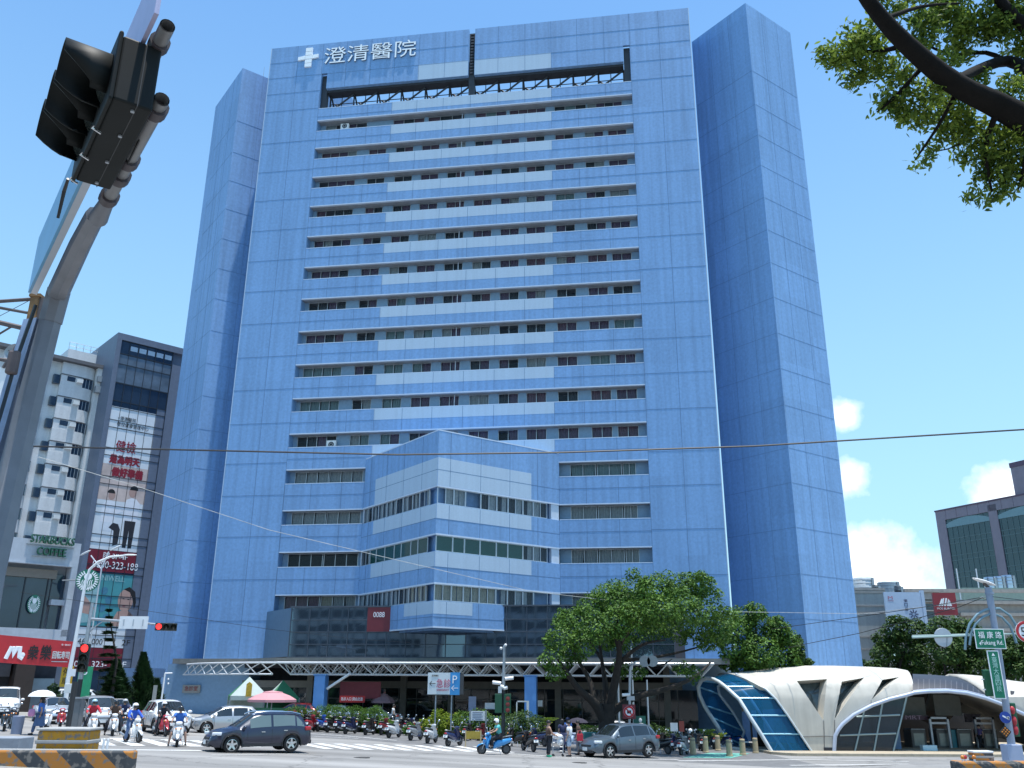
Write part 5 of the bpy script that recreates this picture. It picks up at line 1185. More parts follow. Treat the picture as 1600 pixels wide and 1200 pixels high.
for (cx, cy, cz, rx, ry, rz) in cl:                         # loose sprays: leaves in small bunches at the twig ends, hanging
    for _ in range(max(2, int(3900 * rx * rx / tot))):
        tp = V(cx + g.gauss(0, .52) * rx, cy + g.gauss(0, .52) * ry, cz + g.gauss(0, .52) * rz)
        for q in range(g.randint(3, 8)):
            p = tp + V(g.gauss(0, .05), g.gauss(0, .05), g.gauss(0, .04)); t = V(g.uniform(-1, 1), g.uniform(-1, 1), g.uniform(-1.1, .35)).normalized(); nr = V(g.uniform(-1, 1), g.uniform(-1, 1), g.uniform(-.2, 1)); b_ = t.cross(nr).normalized(); s_ = g.uniform(.026, .05); w_ = b_ * s_ * .36; a_ = t * s_; dn = V(0, 0, -s_ * .15)
            lm.add([p - a_, p - a_ * .3 + w_, p + a_ * .35 + w_ * .85, p + a_ + dn, p + a_ * .35 - w_ * .85, p - a_ * .3 - w_], [(0, 1, 2, 3, 4, 5)])
lm.build('crown', L_near, ov)
# ---------------------------------------------------------------- buildings on the left
M_slate = mat('slate_panel', (.12, .15, .21), .5, var=.08, streak=.1); M_tile = mat('pale_tile', (.66, .67, .68), .6, var=.07, scale=5, streak=.1)
M_navyg = mat('navy_glass', (.02, .035, .06), .05, spec=.8, var=.15, scale=.8); M_mull = mat('dark_mullion', (.02, .026, .035), .5, var=0)
M_film = mat('pale_film', (.66, .70, .74), .35, var=.06, scale=.6); M_dred = mat('dark_red_film', (.17, .014, .028), .4, var=.08); M_teal = mat('teal_film', (.07, .28, .31), .35, var=.12, scale=.5)
tw = thing('office_tower', 'slate grey tower with a glass front covered by tall health-check posters', 'tower', (-47.68, 100, 0), R(42))
m = MB(); m.box(0, .3, -1, 14, 14, 43.4); m.box(0, -.25, -1, .55, .3, 43.4); m.box(.55, -.25, 42.6, 14, .3, 43.4); m.box(6.95, -.25, -1, 8.2, .3, 41); m.box(5.9, -.1, -1, 6.95, .3, 35.0); m.build('wall', M_slate, tw)
gl = MB(); gl.quad((.55, -.05, 0), (6.95, -.05, 0), (6.95, -.05, 42.6), (.55, -.05, 42.6)); gl.build('curtain_glass', M_navyg, tw)
mu = MB()
for x in np.linspace(.58, 6.9, 7): mu.box(x - .022, -.12, 0, x + .022, .0, 42.6)
for z in list(np.arange(1.6, 34.5, 3.35)) + list(np.arange(2.5, 34.5, 3.35)) + [37.2, 39.6, 40.9, 42.55, 35.0, 34.2]: mu.box(.55, -.13, z - .035, 6.95, .0, z + .035)
mu.build('mullion', M_mull, tw)
pn = MB(); pn.quad((.6, -.07, 37.3), (6.9, -.07, 37.3), (6.9, -.07, 40.8), (.6, -.07, 40.8), 0); pn.build('blind', mat('grey_glass_blind', (.10, .14, .19), .3, var=.3, scale=.7), tw)
sk = MB()
for k in range(5): sk.quad((1.75 + k * 1.05, -.075, 41.5), (2.6 + k * 1.05, -.075, 41.5), (2.6 + k * 1.05, -.075, 42.1), (1.75 + k * 1.05, -.075, 42.1))
sk.build('clerestory', mat('bright_clerestory', (.4, .5, .6), .3, var=.1), tw)
m = MB(); m.box(-.6, 3, 36.5, 0, 3.8, 37.3); m.box(-.5, 3.1, 37.9, 0, 3.7, 38.6); m.build('wall_unit', M_steel, tw)
def film(name, label, z0, z1, mm, x0=.62, x1=6.9, y=-.09):
    o = thing(name, label, 'poster', (-47.68, 100, 0), R(42)); q = MB(); q.box(x0, y, z0, x1, y + .015, z1); q.build('sheet', mm, o); return o
pt = film('health_poster', 'tall pale window poster with two seated figures and dark red characters', 17.6, 34.3, M_film)
warm = MB(); warm.quad((.62, -.093, 23.2), (6.9, -.093, 23.2), (6.9, -.093, 27.4), (.62, -.093, 27.4)); warm.build('warm_band', mat('warm_film', (.56, .45, .41), .4, var=.2, scale=.5), pt)
textobj('健檢', 2.3, 1.35, pt, M_redl, (1.75, -.10, 29.0), bold=.008); textobj('是為明天', 3.4, 1.0, pt, M_redl, (1.3, -.10, 27.55), bold=.022); textobj('做好準備', 3.5, 1.05, pt, M_redl, (1.75, -.10, 26.05), bold=.022)
textobj('+澄清醫院', 2.1, .5, pt, M_blk, (1.5, -.10, 32.75)); textobj('敬悅健康管理中心', 3.7, .55, pt, M_blk, (1.5, -.10, 32.0)); q = MB(); q.box(1.5, -.097, 31.68, 5.1, -.094, 31.8); q.build('caption_line', mat('grey_lettering', (.2, .22, .25), .5, var=0), pt)
M_fsk = mat('figure_skin', (.42, .27, .23), .5, var=.05)
def fig(cx, z, s, flip, shirt, trous, stand=False):
    f = MB(); X = lambda a: cx + a * s * flip
    f.prism([(X(-.75), z), (X(.75), z), (X(.95), z + 1.3 * s), (X(.7), z + 2.5 * s), (X(.2), z + 2.75 * s), (X(-.3), z + 2.7 * s), (X(-.8), z + 2.2 * s)], -.098, -.094, 0)
    f.prism([(X(.3), z + .9 * s), (X(1.7), z + 1.5 * s), (X(1.75), z + 1.8 * s), (X(.3), z + 1.7 * s)], -.099, -.095, 0)
    if stand: f.prism([(X(-.6), z + .2), (X(.6), z + .2), (X(.55), z - 1.2), (X(.5), z - 2.9), (X(.1), z - 2.9), (X(.0), z - .8), (X(-.1), z - 2.9), (X(-.5), z - 2.9)], -.1, -.096, 1)
    else: f.prism([(X(-.75), z + .1), (X(.75), z + .1), (X(1.7), z - .5 * s), (X(1.5), z - 2.4 * s), (X(.8), z - 2.4 * s), (X(.7), z - .9 * s), (X(-.7), z - .9 * s)], -.1, -.096, 1)
    e = [(cx + .5 * s * math.cos(a) * .85 + .15 * flip, z + 3.4 * s + .62 * s * math.sin(a)) for a in [2 * PI * k / 14 for k in range(14)]]; f.prism(e, -.099, -.095, 2)
    e = [(cx + .5 * s * math.cos(a) * .9 + .05 * flip, z + 3.62 * s + .5 * s * math.sin(a)) for a in [PI * k / 9 for k in range(10)]]; f.prism(e, -.101, -.097, 3)
    f.build('figure', [shirt, trous, M_fsk, M_hair], pt)
fig(2.0, 20.6, .95, 1, mat('white_film_shirt', (.72, .73, .78), .5, var=.05), mat('white_film_coat', (.64, .68, .74), .5, var=.05)); fig(4.6, 20.9, 1.05, -1, MATS['white_film_shirt'], mat('black_film_trousers', (.02, .02, .028), .5, var=0), True)
s = MB(); s.prism([(2.3, 20.1), (2.7, 20.7), (3.3, 20.6), (3.6, 20.0), (3.55, 18.3), (3.0, 18.1), (2.9, 19.8)], -.103, -.1); s.build('chair_back', MATS['black_film_trousers'], pt)
rp = film('red_window_sign', 'dark red window strip with a floor and telephone number under the pale poster', 15.2, 17.55, M_dred); textobj('院 3F-4F', 2.7, .75, rp, M_wht, (2.2, -.10, 16.6)); textobj('0800-323-188', 5.0, .8, rp, M_wht, (1.2, -.10, 15.55))
tp = film('beauty_poster', 'teal window poster with a woman resting her chin and blue discs', 9.2, 15.0, M_teal); textobj('UNIWELL', 3.0, .6, tp, mat('pale_teal_lettering', (.3, .5, .52), .5, var=0), (1.9, -.10, 14.2))
f = MB(); el = lambda cx, cz, a, b, n=18: [(cx + a * math.cos(2 * PI * k / n), cz + b * math.sin(2 * PI * k / n)) for k in range(n)]
f.prism([(3.9, 9.3), (6.6, 9.3), (6.5, 10.5), (5.6, 11.2), (4.6, 10.9)], -.1, -.094, 0); f.prism(el(5.35, 12.2, .85, 1.25), -.102, -.095, 0); f.prism([(5.0, 13.4), (5.6, 13.7), (6.3, 13.2), (6.55, 12.0), (6.4, 11.2), (6.1, 12.4), (5.7, 13.1)], -.104, -.096, 1)
f.prism(el(5.1, 12.35, .13, .05, 8), -.106, -.1, 1); f.prism(el(5.65, 12.3, .13, .05, 8), -.106, -.1, 1); f.prism(el(5.25, 11.55, .2, .08, 8), -.106, -.1, 2); f.build('portrait', [M_fsk, M_hair, MATS['lips']], tp)
f = MB()
for cx, cz in ((2.9, 13.1), (3.5, 12.1), (2.9, 11.2), (3.5, 10.2), (2.8, 9.8)): f.prism(el(cx, cz, .4, .42), -.1, -.094, 0)
f.prism([(.7, 9.5), (2.2, 9.7), (2.2, 13.8), (.7, 14)], -.097, -.093, 1); f.prism([(.75, 10.6), (1.9, 10.4), (2.1, 11.2), (.75, 12.6)], -.1, -.094, 2); f.build('disc_print', [mat('blue_disc_print', (.06, .2, .3), .4, var=.2, scale=4), mat('pale_teal_print', (.25, .42, .45), .5, var=.1), M_fsk], tp)
wp_ = film('white_window_sign', 'white window strip with black telephone digits', 7.0, 9.1, M_film); textobj('462-000', 2.6, .62, wp_, M_blk, (.9, -.10, 7.3)); textobj('2F', .9, .62, wp_, M_blk, (5.6, -.10, 7.3))
rp = film('red_window_sign', 'lower dark red window strip with white digits behind the pine', 4.6, 6.95, M_dred); textobj('00', .9, .62, rp, M_wht, (.9, -.10, 4.95)); textobj('323-', 1.6, .62, rp, M_wht, (2.7, -.10, 4.95)); textobj('F', .4, .62, rp, M_wht, (6.0, -.10, 4.95))

ap = thing('apartment_building', 'white tiled apartment block with rounded corner balconies', 'apartment block', (-50.07, 103, 0), R(42))
AL = 16
m = MB(); m.box(-AL, .8, -1, 0, 12, 39.7, 0); m.box(-.75, -.25, -1, 0, .8, 39.9); m.build('wall', M_tile, ap)
pr = MB(); pr.box(-AL - .1, -.5, 39.7, .1, 12, 40.1); pr.build('parapet', mat('dark_coping', (.12, .12, .13), .7, var=.1), ap)
fl = [38.2 - k * 2.73 for k in range(14)]
for k, z in enumerate(fl):
    for x0 in (-5.1, -10.3):
        b = MB(); w0 = x0; x1 = x0 + 4.3
        poly = [V(w0 + .5, .8), V(w0 + .5, .1), V(x1 - 1.3, .1)] + [V(x1 - 1.3 + 1.3 * math.sin(a), .8 - .7 * math.cos(a) + .0) for a in np.linspace(.1, PI / 2, 8)]
        b.zprism(poly, z + (.0), z + 1.45); b.build('balcony', M_tile, ap, smooth=30)
        sl = MB(); sl.zprism([p * 1.0 + V(0, -.03) for p in poly], z - .12, z - .002); sl.build('slab_edge', MATS['dark_coping'], ap)
        f = MB(); f.box(w0 + .52, .13, z - 1.28, x1 - 1.33, .8, z - .12); f.build('infill', M_tile, ap)
        f = MB(); f.box(x1 - 1.35, .3, z - 1.28, x1 - .1, .75, z - .122, 0)
        for q in range(4): f.box(x1 - 1.33 + q * .38, .24, z - 1.28, x1 - 1.29 + q * .38, .3, z - .122, 1)
        f.build('corner_window', [M_navyg, M_alu], ap)
        f = MB(); f.box(w0 + 1.2, .09, z - .78, w0 + 2.1, .14, z - .2); f.build('small_window', M_navyg, ap)
        f = MB(); f.box(w0 + 2.2, -.3, z - .82, w0 + 2.9, .2, z - .38); f.build('window_unit', M_whitepl, ap)
        f = MB(); f.box(w0 - .25, .3, z - 1.28, w0 + .45, .8, z - .2); f.build('side_window', M_navyg, ap)
ht = MB(); ht.box(-3.6, 3, 40, .6, 8, 42.4); ht.build('roof_hut', M_tile, ap)
rl = MB()
for z in (42.8, 43.3): rl.path([V(-3.6, 3, z), V(.6, 3, z), V(.6, 8, z)], .03, 5)
for x in np.linspace(-3.6, .6, 6): rl.tube((x, 3, 42.4), (x, 3, 43.3), .03, n=5)
rl.build('roof_rail', M_steel, ap)

# coffee shop building and its signs
M_sb = mat('grey_white_render', (.42, .46, .52), .6, var=.08, streak=.1)
sb = thing('shop_building', 'pale rendered corner building with dark recessed upper windows above the red sign', 'building', (-33.57, 70, 0), R(42))
LW = 13
m = MB(); m.box(-LW, 0, 11.85, 0, .5, 13.6); m.box(-.45, 0, 6.6, 0, .5, 11.85); m.box(-LW, 0, 6.2, 0, .5, 7.1); m.box(-LW, 1.4, -1, 0, 9, 13.3); m.box(-LW, .55, 12.9, 0, 9, 13.3); m.box(-.45, .5, 6.6, 0, 1.4, 13.3); m.box(-1.4, .35, 8.9, -.45, 1.3, 9.3); m.box(-LW, -.1, 11.75, -.4, .3, 11.85); m.build('wall', M_sb, sb)
m = MB(); m.box(-LW, .95, 7.1, -1.5, 1.0, 10.9); m.box(-1.4, .95, 9.3, -.5, 1.0, 11.2); m.box(-1.3, .9, 7.1, -.5, 1.0, 8.9); m.build('window', M_navyg, sb)
m = MB(); m.box(-LW, .7, 10.85, -1.2, 1.2, 11.5); m.build('awning_box', mat('taupe_cladding', (.2, .18, .16), .6, var=.1), sb)
m = MB()
for x in (-8, -6.5, -4.9, -3.3, -1.7): m.box(x - .04, .86, 7.1, x + .04, .96, 10.9)
m.build('window_bar', M_mull, sb)
m = MB(); m.box(-LW, .2, 3.7, -3.4, 1.4, 6.2); m.box(-LW, 1.2, -1, 0, 1.39, 4.6); m.build('shop_interior', M_dark, sb)
m = MB(); m.box(-3.2, -.4, -.5, -1.9, 1.0, 4.6); m.build('pillar', mat('dark_brown_pillar', (.035, .025, .022), .6, var=.15), sb)
m = MB(); m.box(-1.8, .6, .4, -.2, .7, 3.6); m.build('shop_window', mat('lit_pale_glass', (.2, .27, .33), .1, var=.2, scale=1), sb)
M_sbg = mat('deep_green_letter', (.01, .10, .055), .5, var=.05)
cs = thing('coffee_shop_sign', 'green raised letters reading coffee on the pale parapet', 'sign', (-33.57, 70, 0), R(42))
textobj('STARBUCKS', 3.1, .6, cs, M_sbg, (-3.72, -.12, 13.32), depth=.3); textobj('COFFEE', 2.05, .58, cs, M_sbg, (-3.15, -.12, 12.45), depth=.3)
m = MB(); m.box(-3.9, -.12, 13.2, -.5, .0, 13.26); m.box(-3.4, -.12, 12.36, -.9, .0, 12.42); m.build('letter_rail', M_steel, cs)
def roundel(o, M_, r, nm='roundel'):                       # green disc with an abstract white wave and ray pattern
    d = MB(); d.lathe([(r, -.06), (r, .06)], (0, 0, 0), 'y', 32); d.xf(M_); d.build(nm, mat('roundel_green', (.01, .16, .10), .4, var=.04), o)
    w_ = MB()
    for k in range(11):
        for sgn in (-1, 1):
            a = R(-78 + k * 14); a0 = R(6); r0, r1 = .62 * r, .93 * r; aa = PI / 2 - sgn * (PI / 2 - a)
            w_.prism([(r0 * math.cos(aa - a0), r0 * math.sin(aa - a0)), (r1 * math.cos(aa - a0 * .4), r1 * math.sin(aa - a0 * .4)), (r1 * math.cos(aa + a0 * .4), r1 * math.sin(aa + a0 * .4)), (r0 * math.cos(aa + a0), r0 * math.sin(aa + a0))][::1], -.075, -.055)
    for k in range(6):
        x = (-.4 + k * .16) * r; pts = [(x + .05 * r * math.sin(z * 9), z * r) for z in np.linspace(-.85, .05, 8)]
        w_.prism([(a - .035 * r, b) for a, b in pts] + [(a + .035 * r, b) for a, b in pts[::-1]], -.075, -.055)
    w_.prism([(.34 * r * math.cos(t), .34 * r + .3 * r * math.sin(t)) for t in [2 * PI * k / 16 for k in range(16)]], -.075, -.055)
    w_.xf(M_); w_.build(nm + '_pattern', M_wht, o)
rs = thing('hanging_emblem', 'oval green and white emblem inside the upper shop window', 'emblem', (-33.57, 70, 0), R(42)); roundel(rs, Matrix.Translation((-2.49, .7, 8.9)) @ Matrix.Diagonal((.62, 1, .95, 1)), .72)
pp = at(137, 907, 69); rs = thing('projecting_emblem', 'large round green and white projecting sign at the corner of the pale building', 'emblem', (pp.x, pp.y, 0), R(12)); roundel(rs, Matrix.Translation((0, 0, pp.z)), .84)
m = MB(); m.tube((-.84, 0, pp.z), (-1.9, .5, pp.z), .05, n=6); m.build('bracket', M_steel, rs)
ss = thing('red_shop_sign', 'bright red shop board with a white letter mark and black brush characters', 'sign', (-31.19, 66, 0), R(40))
m = MB(); m.add([(-4.9, -.12, 4.6), (.05, -.12, 4.33), (.05, -.12, 6.08), (-4.9, -.12, 6.38), (-4.9, .12, 4.6), (.05, .12, 4.33), (.05, .12, 6.08), (-4.9, .12, 6.38)], [(0, 1, 2, 3), (7, 6, 5, 4), (0, 4, 5, 1), (1, 5, 6, 2), (2, 6, 7, 3), (3, 7, 4, 0)]); m.build('board', M_red, ss)
SH = Matrix(((1, 0, 0, 0), (0, 1, 0, 0), (-.055, 0, 1, 0), (0, 0, 0, 1)))
mk_ = MB()
for x0, x1, z1, r in ((-4.15, -3.75, .88, .16), (-3.45, -3.75 + .0, .88, .16), (-3.45, -3.2, .95, .0), (-3.72, -3.5, .85, .14)): pass
mk_.path([V(-4.1, -.13, 4.82), V(-3.85, -.13, 5.6), V(-3.72, -.13, 5.62), V(-3.68, -.13, 4.95), V(-3.48, -.13, 5.6), V(-3.32, -.13, 5.62), V(-3.28, -.13, 4.95), V(-3.05, -.13, 4.84)], [.13, .13, .13, .12, .13, .13, .13, .12], 8); mk_.ball((-3.1, -.13, 5.1), .16, .08, .16)
for i, p in enumerate(mk_.v): mk_.v[i] = (p[0], -.13 + (p[1] + .13) * .2, p[2])
mk_.build('letter_mark', M_wht, ss)
for ch, x, w_, h_ in (('衆', -2.78, .66, .95), ('樂', -1.98, .68, .98)):
    t = text_mb(ch, w_, h_, .02, bold=.022); t.xf(Matrix.Translation((x, -.13, 4.8))); t.build('lettering', M_blk, ss)
t = text_mb('回転寿司', 1.1, .5, .02, bold=.01); t.xf(Matrix.Translation((-1.2, -.13, 4.9))); t.build('lettering', mat('grey_white_lettering', (.6, .6, .6), .5, var=0), ss)
t = text_mb('每一盤30元', .6, .13, .02); t.xf(Matrix.Translation((-.72, -.13, 5.78))); t.build('lettering', M_wht, ss)
t = MB(); t.box(-1.2, -.125, 4.68, -.15, -.121, 4.73); t.build('caption_line', MATS['grey_white_lettering'], ss)
ys = thing('yellow_sign', 'yellow vertical shop sign beside the white lamp post', 'sign', at(104, 1058, 66)); m = MB(); m.box(-.38, -.1, -.65, .38, .1, .75); m.build('board', mat('yellow_sign_face', (.6, .36, .02), .5, var=.05), ys); textobj('停', .5, .5, ys, M_blk, (-.25, -.11, .1)); textobj('車', .5, .5, ys, M_blk, (-.25, -.11, -.5))
gs = thing('green_sign', 'tall green vertical sign beside the dark signal post', 'sign', at(131, 1065, 62)); m = MB(); m.box(-.4, -.1, -1.0, .45, .1, .95); m.build('board', mat('bright_green_board', (.02, .30, .14), .5, var=.1), gs); textobj('P', .4, .5, gs, M_wht, (-.2, -.11, .2))
bs = thing('blue_hut', 'small blue guard hut roof between the two cypresses', 'hut', gp(208, 78)); m = MB(); m.box(-1.2, 0, -.3, 1.2, 2, 2.9); m.build('wall', MATS['blue_inner_wall'], bs); m = MB(); m.box(-1.4, -.2, 2.9, 1.4, 2.2, 3.6); m.build('roof', mat('blue_fascia', (.14, .24, .42), .5, var=.1), bs)
# emergency room sign on the left wing base, blue wall lamp post
p = hw(-27.6, -1.1, 0); er = thing('emergency_sign', 'grey sign board with red characters on the blue wall below the left wing', 'sign', (p.x, p.y, 0), -AZ); m = MB(); m.box(-.7, -.12, 2.55, .9, .0, 3.2); m.build('board', mat('grey_sign_board', (.3, .3, .28), .5, var=.05), er); textobj('急診室', 1.2, .38, er, mat('dull_red_lettering', (.3, .05, .05), .6, var=0), (-.5, -.13, 2.72))

# ---------------------------------------------------------------- roof scaffold and board at the far left
sf_ = thing('roof_billboard', 'back of a large white billboard with rusty posts and steel struts at the left edge', 'billboard', at(30, 640, 40)); o0 = sf_.location.copy(); ra_ = lambda x, y, D=40: at(x, y, D) - o0
m = MB(); a, b2_, c_, d_ = ra_(-120, 560), ra_(40, 578), ra_(30, 640), ra_(-130, 640); k = len(m.v); Y = V(0, .5, 0)
m.add([d_, c_, b2_, a, d_ + Y, c_ + Y, b2_ + Y, a + Y], [(0, 1, 2, 3), (7, 6, 5, 4), (0, 4, 5, 1), (1, 5, 6, 2), (2, 6, 7, 3), (3, 7, 4, 0)]); m.build('panel', M_white, sf_)
M_rust = mat('rusty_steel', (.22, .12, .05), .8, var=.35, scale=4, bump=.2); M_dst = mat('brown_grey_steel', (.11, .09, .09), .7, var=.2)
m = MB(); p0, p1 = ra_(39, 576), ra_(60, 466); m.box(p0.x - .28, -.2, p0.z - 1.5, p0.x + .12, .25, p1.z); m.box(p0.x - .35, -.25, p1.z, p0.x + .2, .3, p1.z + .15); m.build('post', M_rust, sf_)
m = MB(); m.box(p0.x + .12, -.1, p0.z - 1.5, p0.x + .3, .2, p1.z); 
for q0, q1, r in (((-60, 475), (55, 467), .09), ((-60, 470), (55, 491), .07), ((-60, 490), (42, 514), .12), ((-40, 545), (22, 508), .05), ((-60, 552), (30, 566), .09), ((5, 575), (45, 510), .08), ((20, 574), (38, 553), .05), ((-60, 525), (45, 470), .015)): m.tube(ra_(*q0), ra_(*q1), r, n=6)
m.build('strut', M_dst, sf_)
dh = thing('satellite_dish', 'grey satellite dish behind the billboard struts', 'satellite dish', at(22, 552, 41)); m = MB(); m.lathe([(.001, .18), (.3, .12), (.5, 0), (.5, -.02), (.28, .09), (.001, .15)], (0, 0, 0), 'y', 22); m.build('reflector', M_steel, dh, smooth=50); m = MB(); m.tube((0, .1, 0), (.15, .6, -.8), .04, n=6); m.tube((0, -.02, -.4), (0, -.5, 0), .02, n=5); m.build('arm', M_dst, dh)
up_ = thing('utility_pole', 'blue-grey utility pole with bands and a transformer at the left edge', 'utility pole', gp(14, 36)); b0 = up_.location.copy(); ua = lambda x, y, D=36: at(x, y, D) - b0
m = MB(); px_ = ua(20, 700).x; m.tube((px_ - .25, 0, -.3), (px_ + .0, 0, ua(22, 648).z), .24, .19, n=12); m.build('shaft', mat('blue_grey_pole', (.17, .2, .25), .6, var=.15), up_, smooth=50)
for yy in (671, 680): m = MB(); z = ua(20, yy).z; m.lathe([(.26, -.04), (.26, .04)], (px_ - .02, 0, z), n=14); m.build('band', M_steel, up_)
m = MB(); z = ua(6, 745).z; m.tube((px_ - .95, -.1, z - .7), (px_ - .95, -.1, z + .35), .42, n=16); m.tube((px_ - 1.0, -.1, z), (px_ - .2, 0, z), .06, n=6); m.build('transformer', M_steel, up_, smooth=40)
m = MB(); z = ua(10, 640).z; m.box(px_ - 2.0, -.06, z - .05, px_ + .3, .06, z + .06); m.build('cross_arm', M_steel, up_)
m = MB(); m.path([V(px_ - 1.9, -.1, z - .4), V(px_ - .9, -.12, z - 1.2), V(px_ + .2, -.15, z - 1.6), V(px_ - .2, -.15, z - 2.2), V(px_ - 1.4, -.12, z - 2.4)], .03, 5); m.build('cable', M_black, up_)

# ---------------------------------------------------------------- buildings on the right
pb = thing('glass_office', 'mauve clad office block with dark green glass bays, tallest on the right', 'office block', (77.04, 160, 0), R(-64.4))
M_mauve = mat('mauve_cladding', (.225, .195, .235), .5, var=.07, scale=1, streak=.06); M_gg = mat('green_curtain_glass', (.012, .045, .055), .05, spec=.8, var=.25, scale=.12)
m = MB(); m.box(0, .4, -2, 60, 30, 33.6); m.box(-.2, -.15, -2, 1.65, .4, 33.6); m.box(10.3, -.15, -2, 11.9, .4, 33.0); m.box(23.5, -.15, -2, 25.1, .4, 33.0); m.box(1.65, -.15, 31.9, 60, .4, 33.6); m.box(36, -.15, -2, 37.6, .4, 33); m.box(15.2, .6, 33.6, 50, 20, 39.2); m.build('wall', M_mauve, pb)
m = MB(); m.box(15.1, .5, 38.6, 50.2, 20.2, 39.4); m.box(-.3, -.25, 33.55, 60, .5, 33.8); m.build('coping', mat('dark_mauve', (.10, .06, .10), .5, var=.1), pb)
m = MB(); m.quad((1.65, .05, 0), (60, .05, 0), (60, .05, 31.9), (1.65, .05, 31.9)); m.build('curtain_glass', M_gg, pb)
m = MB()
for z in np.arange(1.0, 31.5, 2.95):
    m.box(1.66, -.02, z - .05, 60, .1, z + .05); m.box(1.66, -.02, z + .8, 60, .1, z + .9)
for x in np.arange(2.7, 60, 1.06): m.box(x - .03, -.03, 0, x + .03, .1, 31.9)
m.build('mullion', mat('pale_green_mullion', (.10, .16, .17), .4, .3, var=0), pb)
for x0, x1 in ((1.66, 10.29), (11.91, 23.49)):
    m = MB(); n = 10; cx = (x0 + x1) / 2; hw2 = (x1 - x0) / 2
    arc = [(x0 + (x1 - x0) * k / n, 31.05 + .8 * (1 - ((x0 + (x1 - x0) * k / n - cx) / hw2) ** 2)) for k in range(n + 1)]
    m.prism(arc[::-1] + [(x0, 30.2), (x1, 30.2)] if False else [(x0, 30.4), (x1, 30.4)] + arc[::-1], -.08, .02); m.build('arch_panel', mat('teal_spandrel', (.16, .27, .30), .3, var=.08), pb)
m = MB(); z = 33.6
for k in range(8): m.box(1.9 + 2.2 * k, -.17, 31.95, 1.94 + 2.2 * k, -.1, z)
m.build('cladding_joint', MATS['dark_mauve'], pb)
gb = thing('grey_building', 'plain grey concrete building with ledges beside the right wing', 'building', (39, 110, 0)); m = MB(); m.box(0, 0, -2, 6.3, 14, 14.5); m.build('wall', mat('grey_render', (.33, .36, .36), .8, var=.08, streak=.15), gb)
m = MB()
for z in (14.2, 12.6, 11.8, 9.0, 7.6): m.box(-.05, -.12, z, 6.35, 0, z + .18)
m.box(0, -.1, 14.5, 6.3, .1, 14.8); m.build('ledge', M_pave, gb)
def tank(label, px0, px1, y0, y1, D, mm, grp='rooftop water tanks'):
    a, b_ = at(px0, y1, D), at(px1, y1, D); t = at(px0, y0, D).z; r = (b_.x - a.x) / 2; h = t - a.z
    o = thing('water_tank', label, 'water tank', ((a.x + b_.x) / 2, D, a.z - .6), group=grp); m = MB(); m.lathe([(r, 0), (r, h * .9 + .6), (r * .9, h + .6), (.001, h + .68)], n=22); m.build('shell', mm, o, smooth=40)
    m = MB()
    for q in (.25, .55, .8): m.lathe([(r + .03, h * q + .56), (r + .03, h * q + .64)], n=22)
    m.build('band', M_steel, o); m = MB(); m.box(r * .5, -r * .95, 0, r * .5 + .3, -r * .8, h + .5); m.build('ladder', M_steel, o)
M_tank = mat('pale_tank', (.5, .55, .58), .5, var=.08, streak=.1)
tank('wide pale tank next to the right wing edge', 1335, 1366, 903, 925, 115, M_tank); tank('wide pale tank second from the hospital wing', 1373, 1405, 909, 925, 115, M_tank)
tank('small dark tank between the two wide pale ones', 1363, 1374, 915, 926, 112, M_black); tank('small dark tank right of the second pale one', 1398, 1409, 916, 924, 112, M_black)
M_inox = mat('stainless_tank', (.55, .56, .58), .18, .95, var=.05)
tank('leftmost of three shiny tanks, behind the lamp head', 1540, 1556, 902, 920, 122, M_inox); tank('middle one of three shiny tanks on the pale green shed', 1554, 1569, 901, 919, 122, M_inox); tank('rightmost of three shiny tanks on the pale green shed', 1568, 1585, 899, 918, 122, M_inox)
rb = thing('shed_building', 'pale green roofed block carrying shiny tanks at the right edge', 'building', (58, 120, 0)); m = MB(); m.box(0, 0, -2, 30, 10, 14.2); m.build('wall', M_conc, rb); m = MB(); m.box(1.5, -.4, 14.2, 30, 8, 15.9); m.build('roof', mat('pale_green_fascia', (.28, .36, .30), .6, var=.1), rb)
m = MB()
for x in (1.2, 3.8): m.tube((x, -.2, 14.2), (x, -.2, 18.4), .08, n=6)
m.build('roof_pipe', M_white, rb)
ab = thing('arcade_building', 'old beige building with stepped ledges and a dark arch behind the street signs', 'building', (44.9, 104, 0)); m = MB(); m.box(0, 0, -2, 32, 4, 12.9); m.box(.1, -.3, 12.9, 4, 3, 13.8); m.build('wall', mat('beige_render', (.36, .33, .30), .8, var=.12, streak=.2), ab)
m = MB()
for z, x0 in ((13.7, .0), (12.4, 5), (11.1, 6), (9.4, 4), (7.4, 6)): m.box(x0, -.5, z, 32, .0, z + .35)
for z in (12.6, 11.6, 10.6): m.box(.3, -.35, z, 3.4, -.0, z + .12)
m.build('ledge', MATS['beige_render'], ab)
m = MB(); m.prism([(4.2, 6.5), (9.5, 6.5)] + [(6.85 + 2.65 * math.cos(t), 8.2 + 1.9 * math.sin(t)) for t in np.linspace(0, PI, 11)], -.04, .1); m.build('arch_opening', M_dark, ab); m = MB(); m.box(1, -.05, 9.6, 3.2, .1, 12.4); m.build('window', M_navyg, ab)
rm = thing('ramen_sign', 'large pale blue-white wall board with blue star mark and small red letter mark', 'sign', (41.0, 100, 0)); m = MB(); m.box(0, -.15, 8.2, 4.0, .15, 13.3); m.box(4.0, -.2, 7.5, 4.35, .2, 13.5); m.build('board', mat('pale_blue_board', (.42, .52, .66), .5, var=.05), rm)
st = MB()
for k in range(8):
    if k == 2 or k == 6: pass
    a = PI * k / 4; st.cbox((2.95 + .33 * math.cos(a), -.17, 10.95 + .33 * math.sin(a)), .36, .02, .1, 0, Matrix.Rotation(-a, 4, 'Y'))
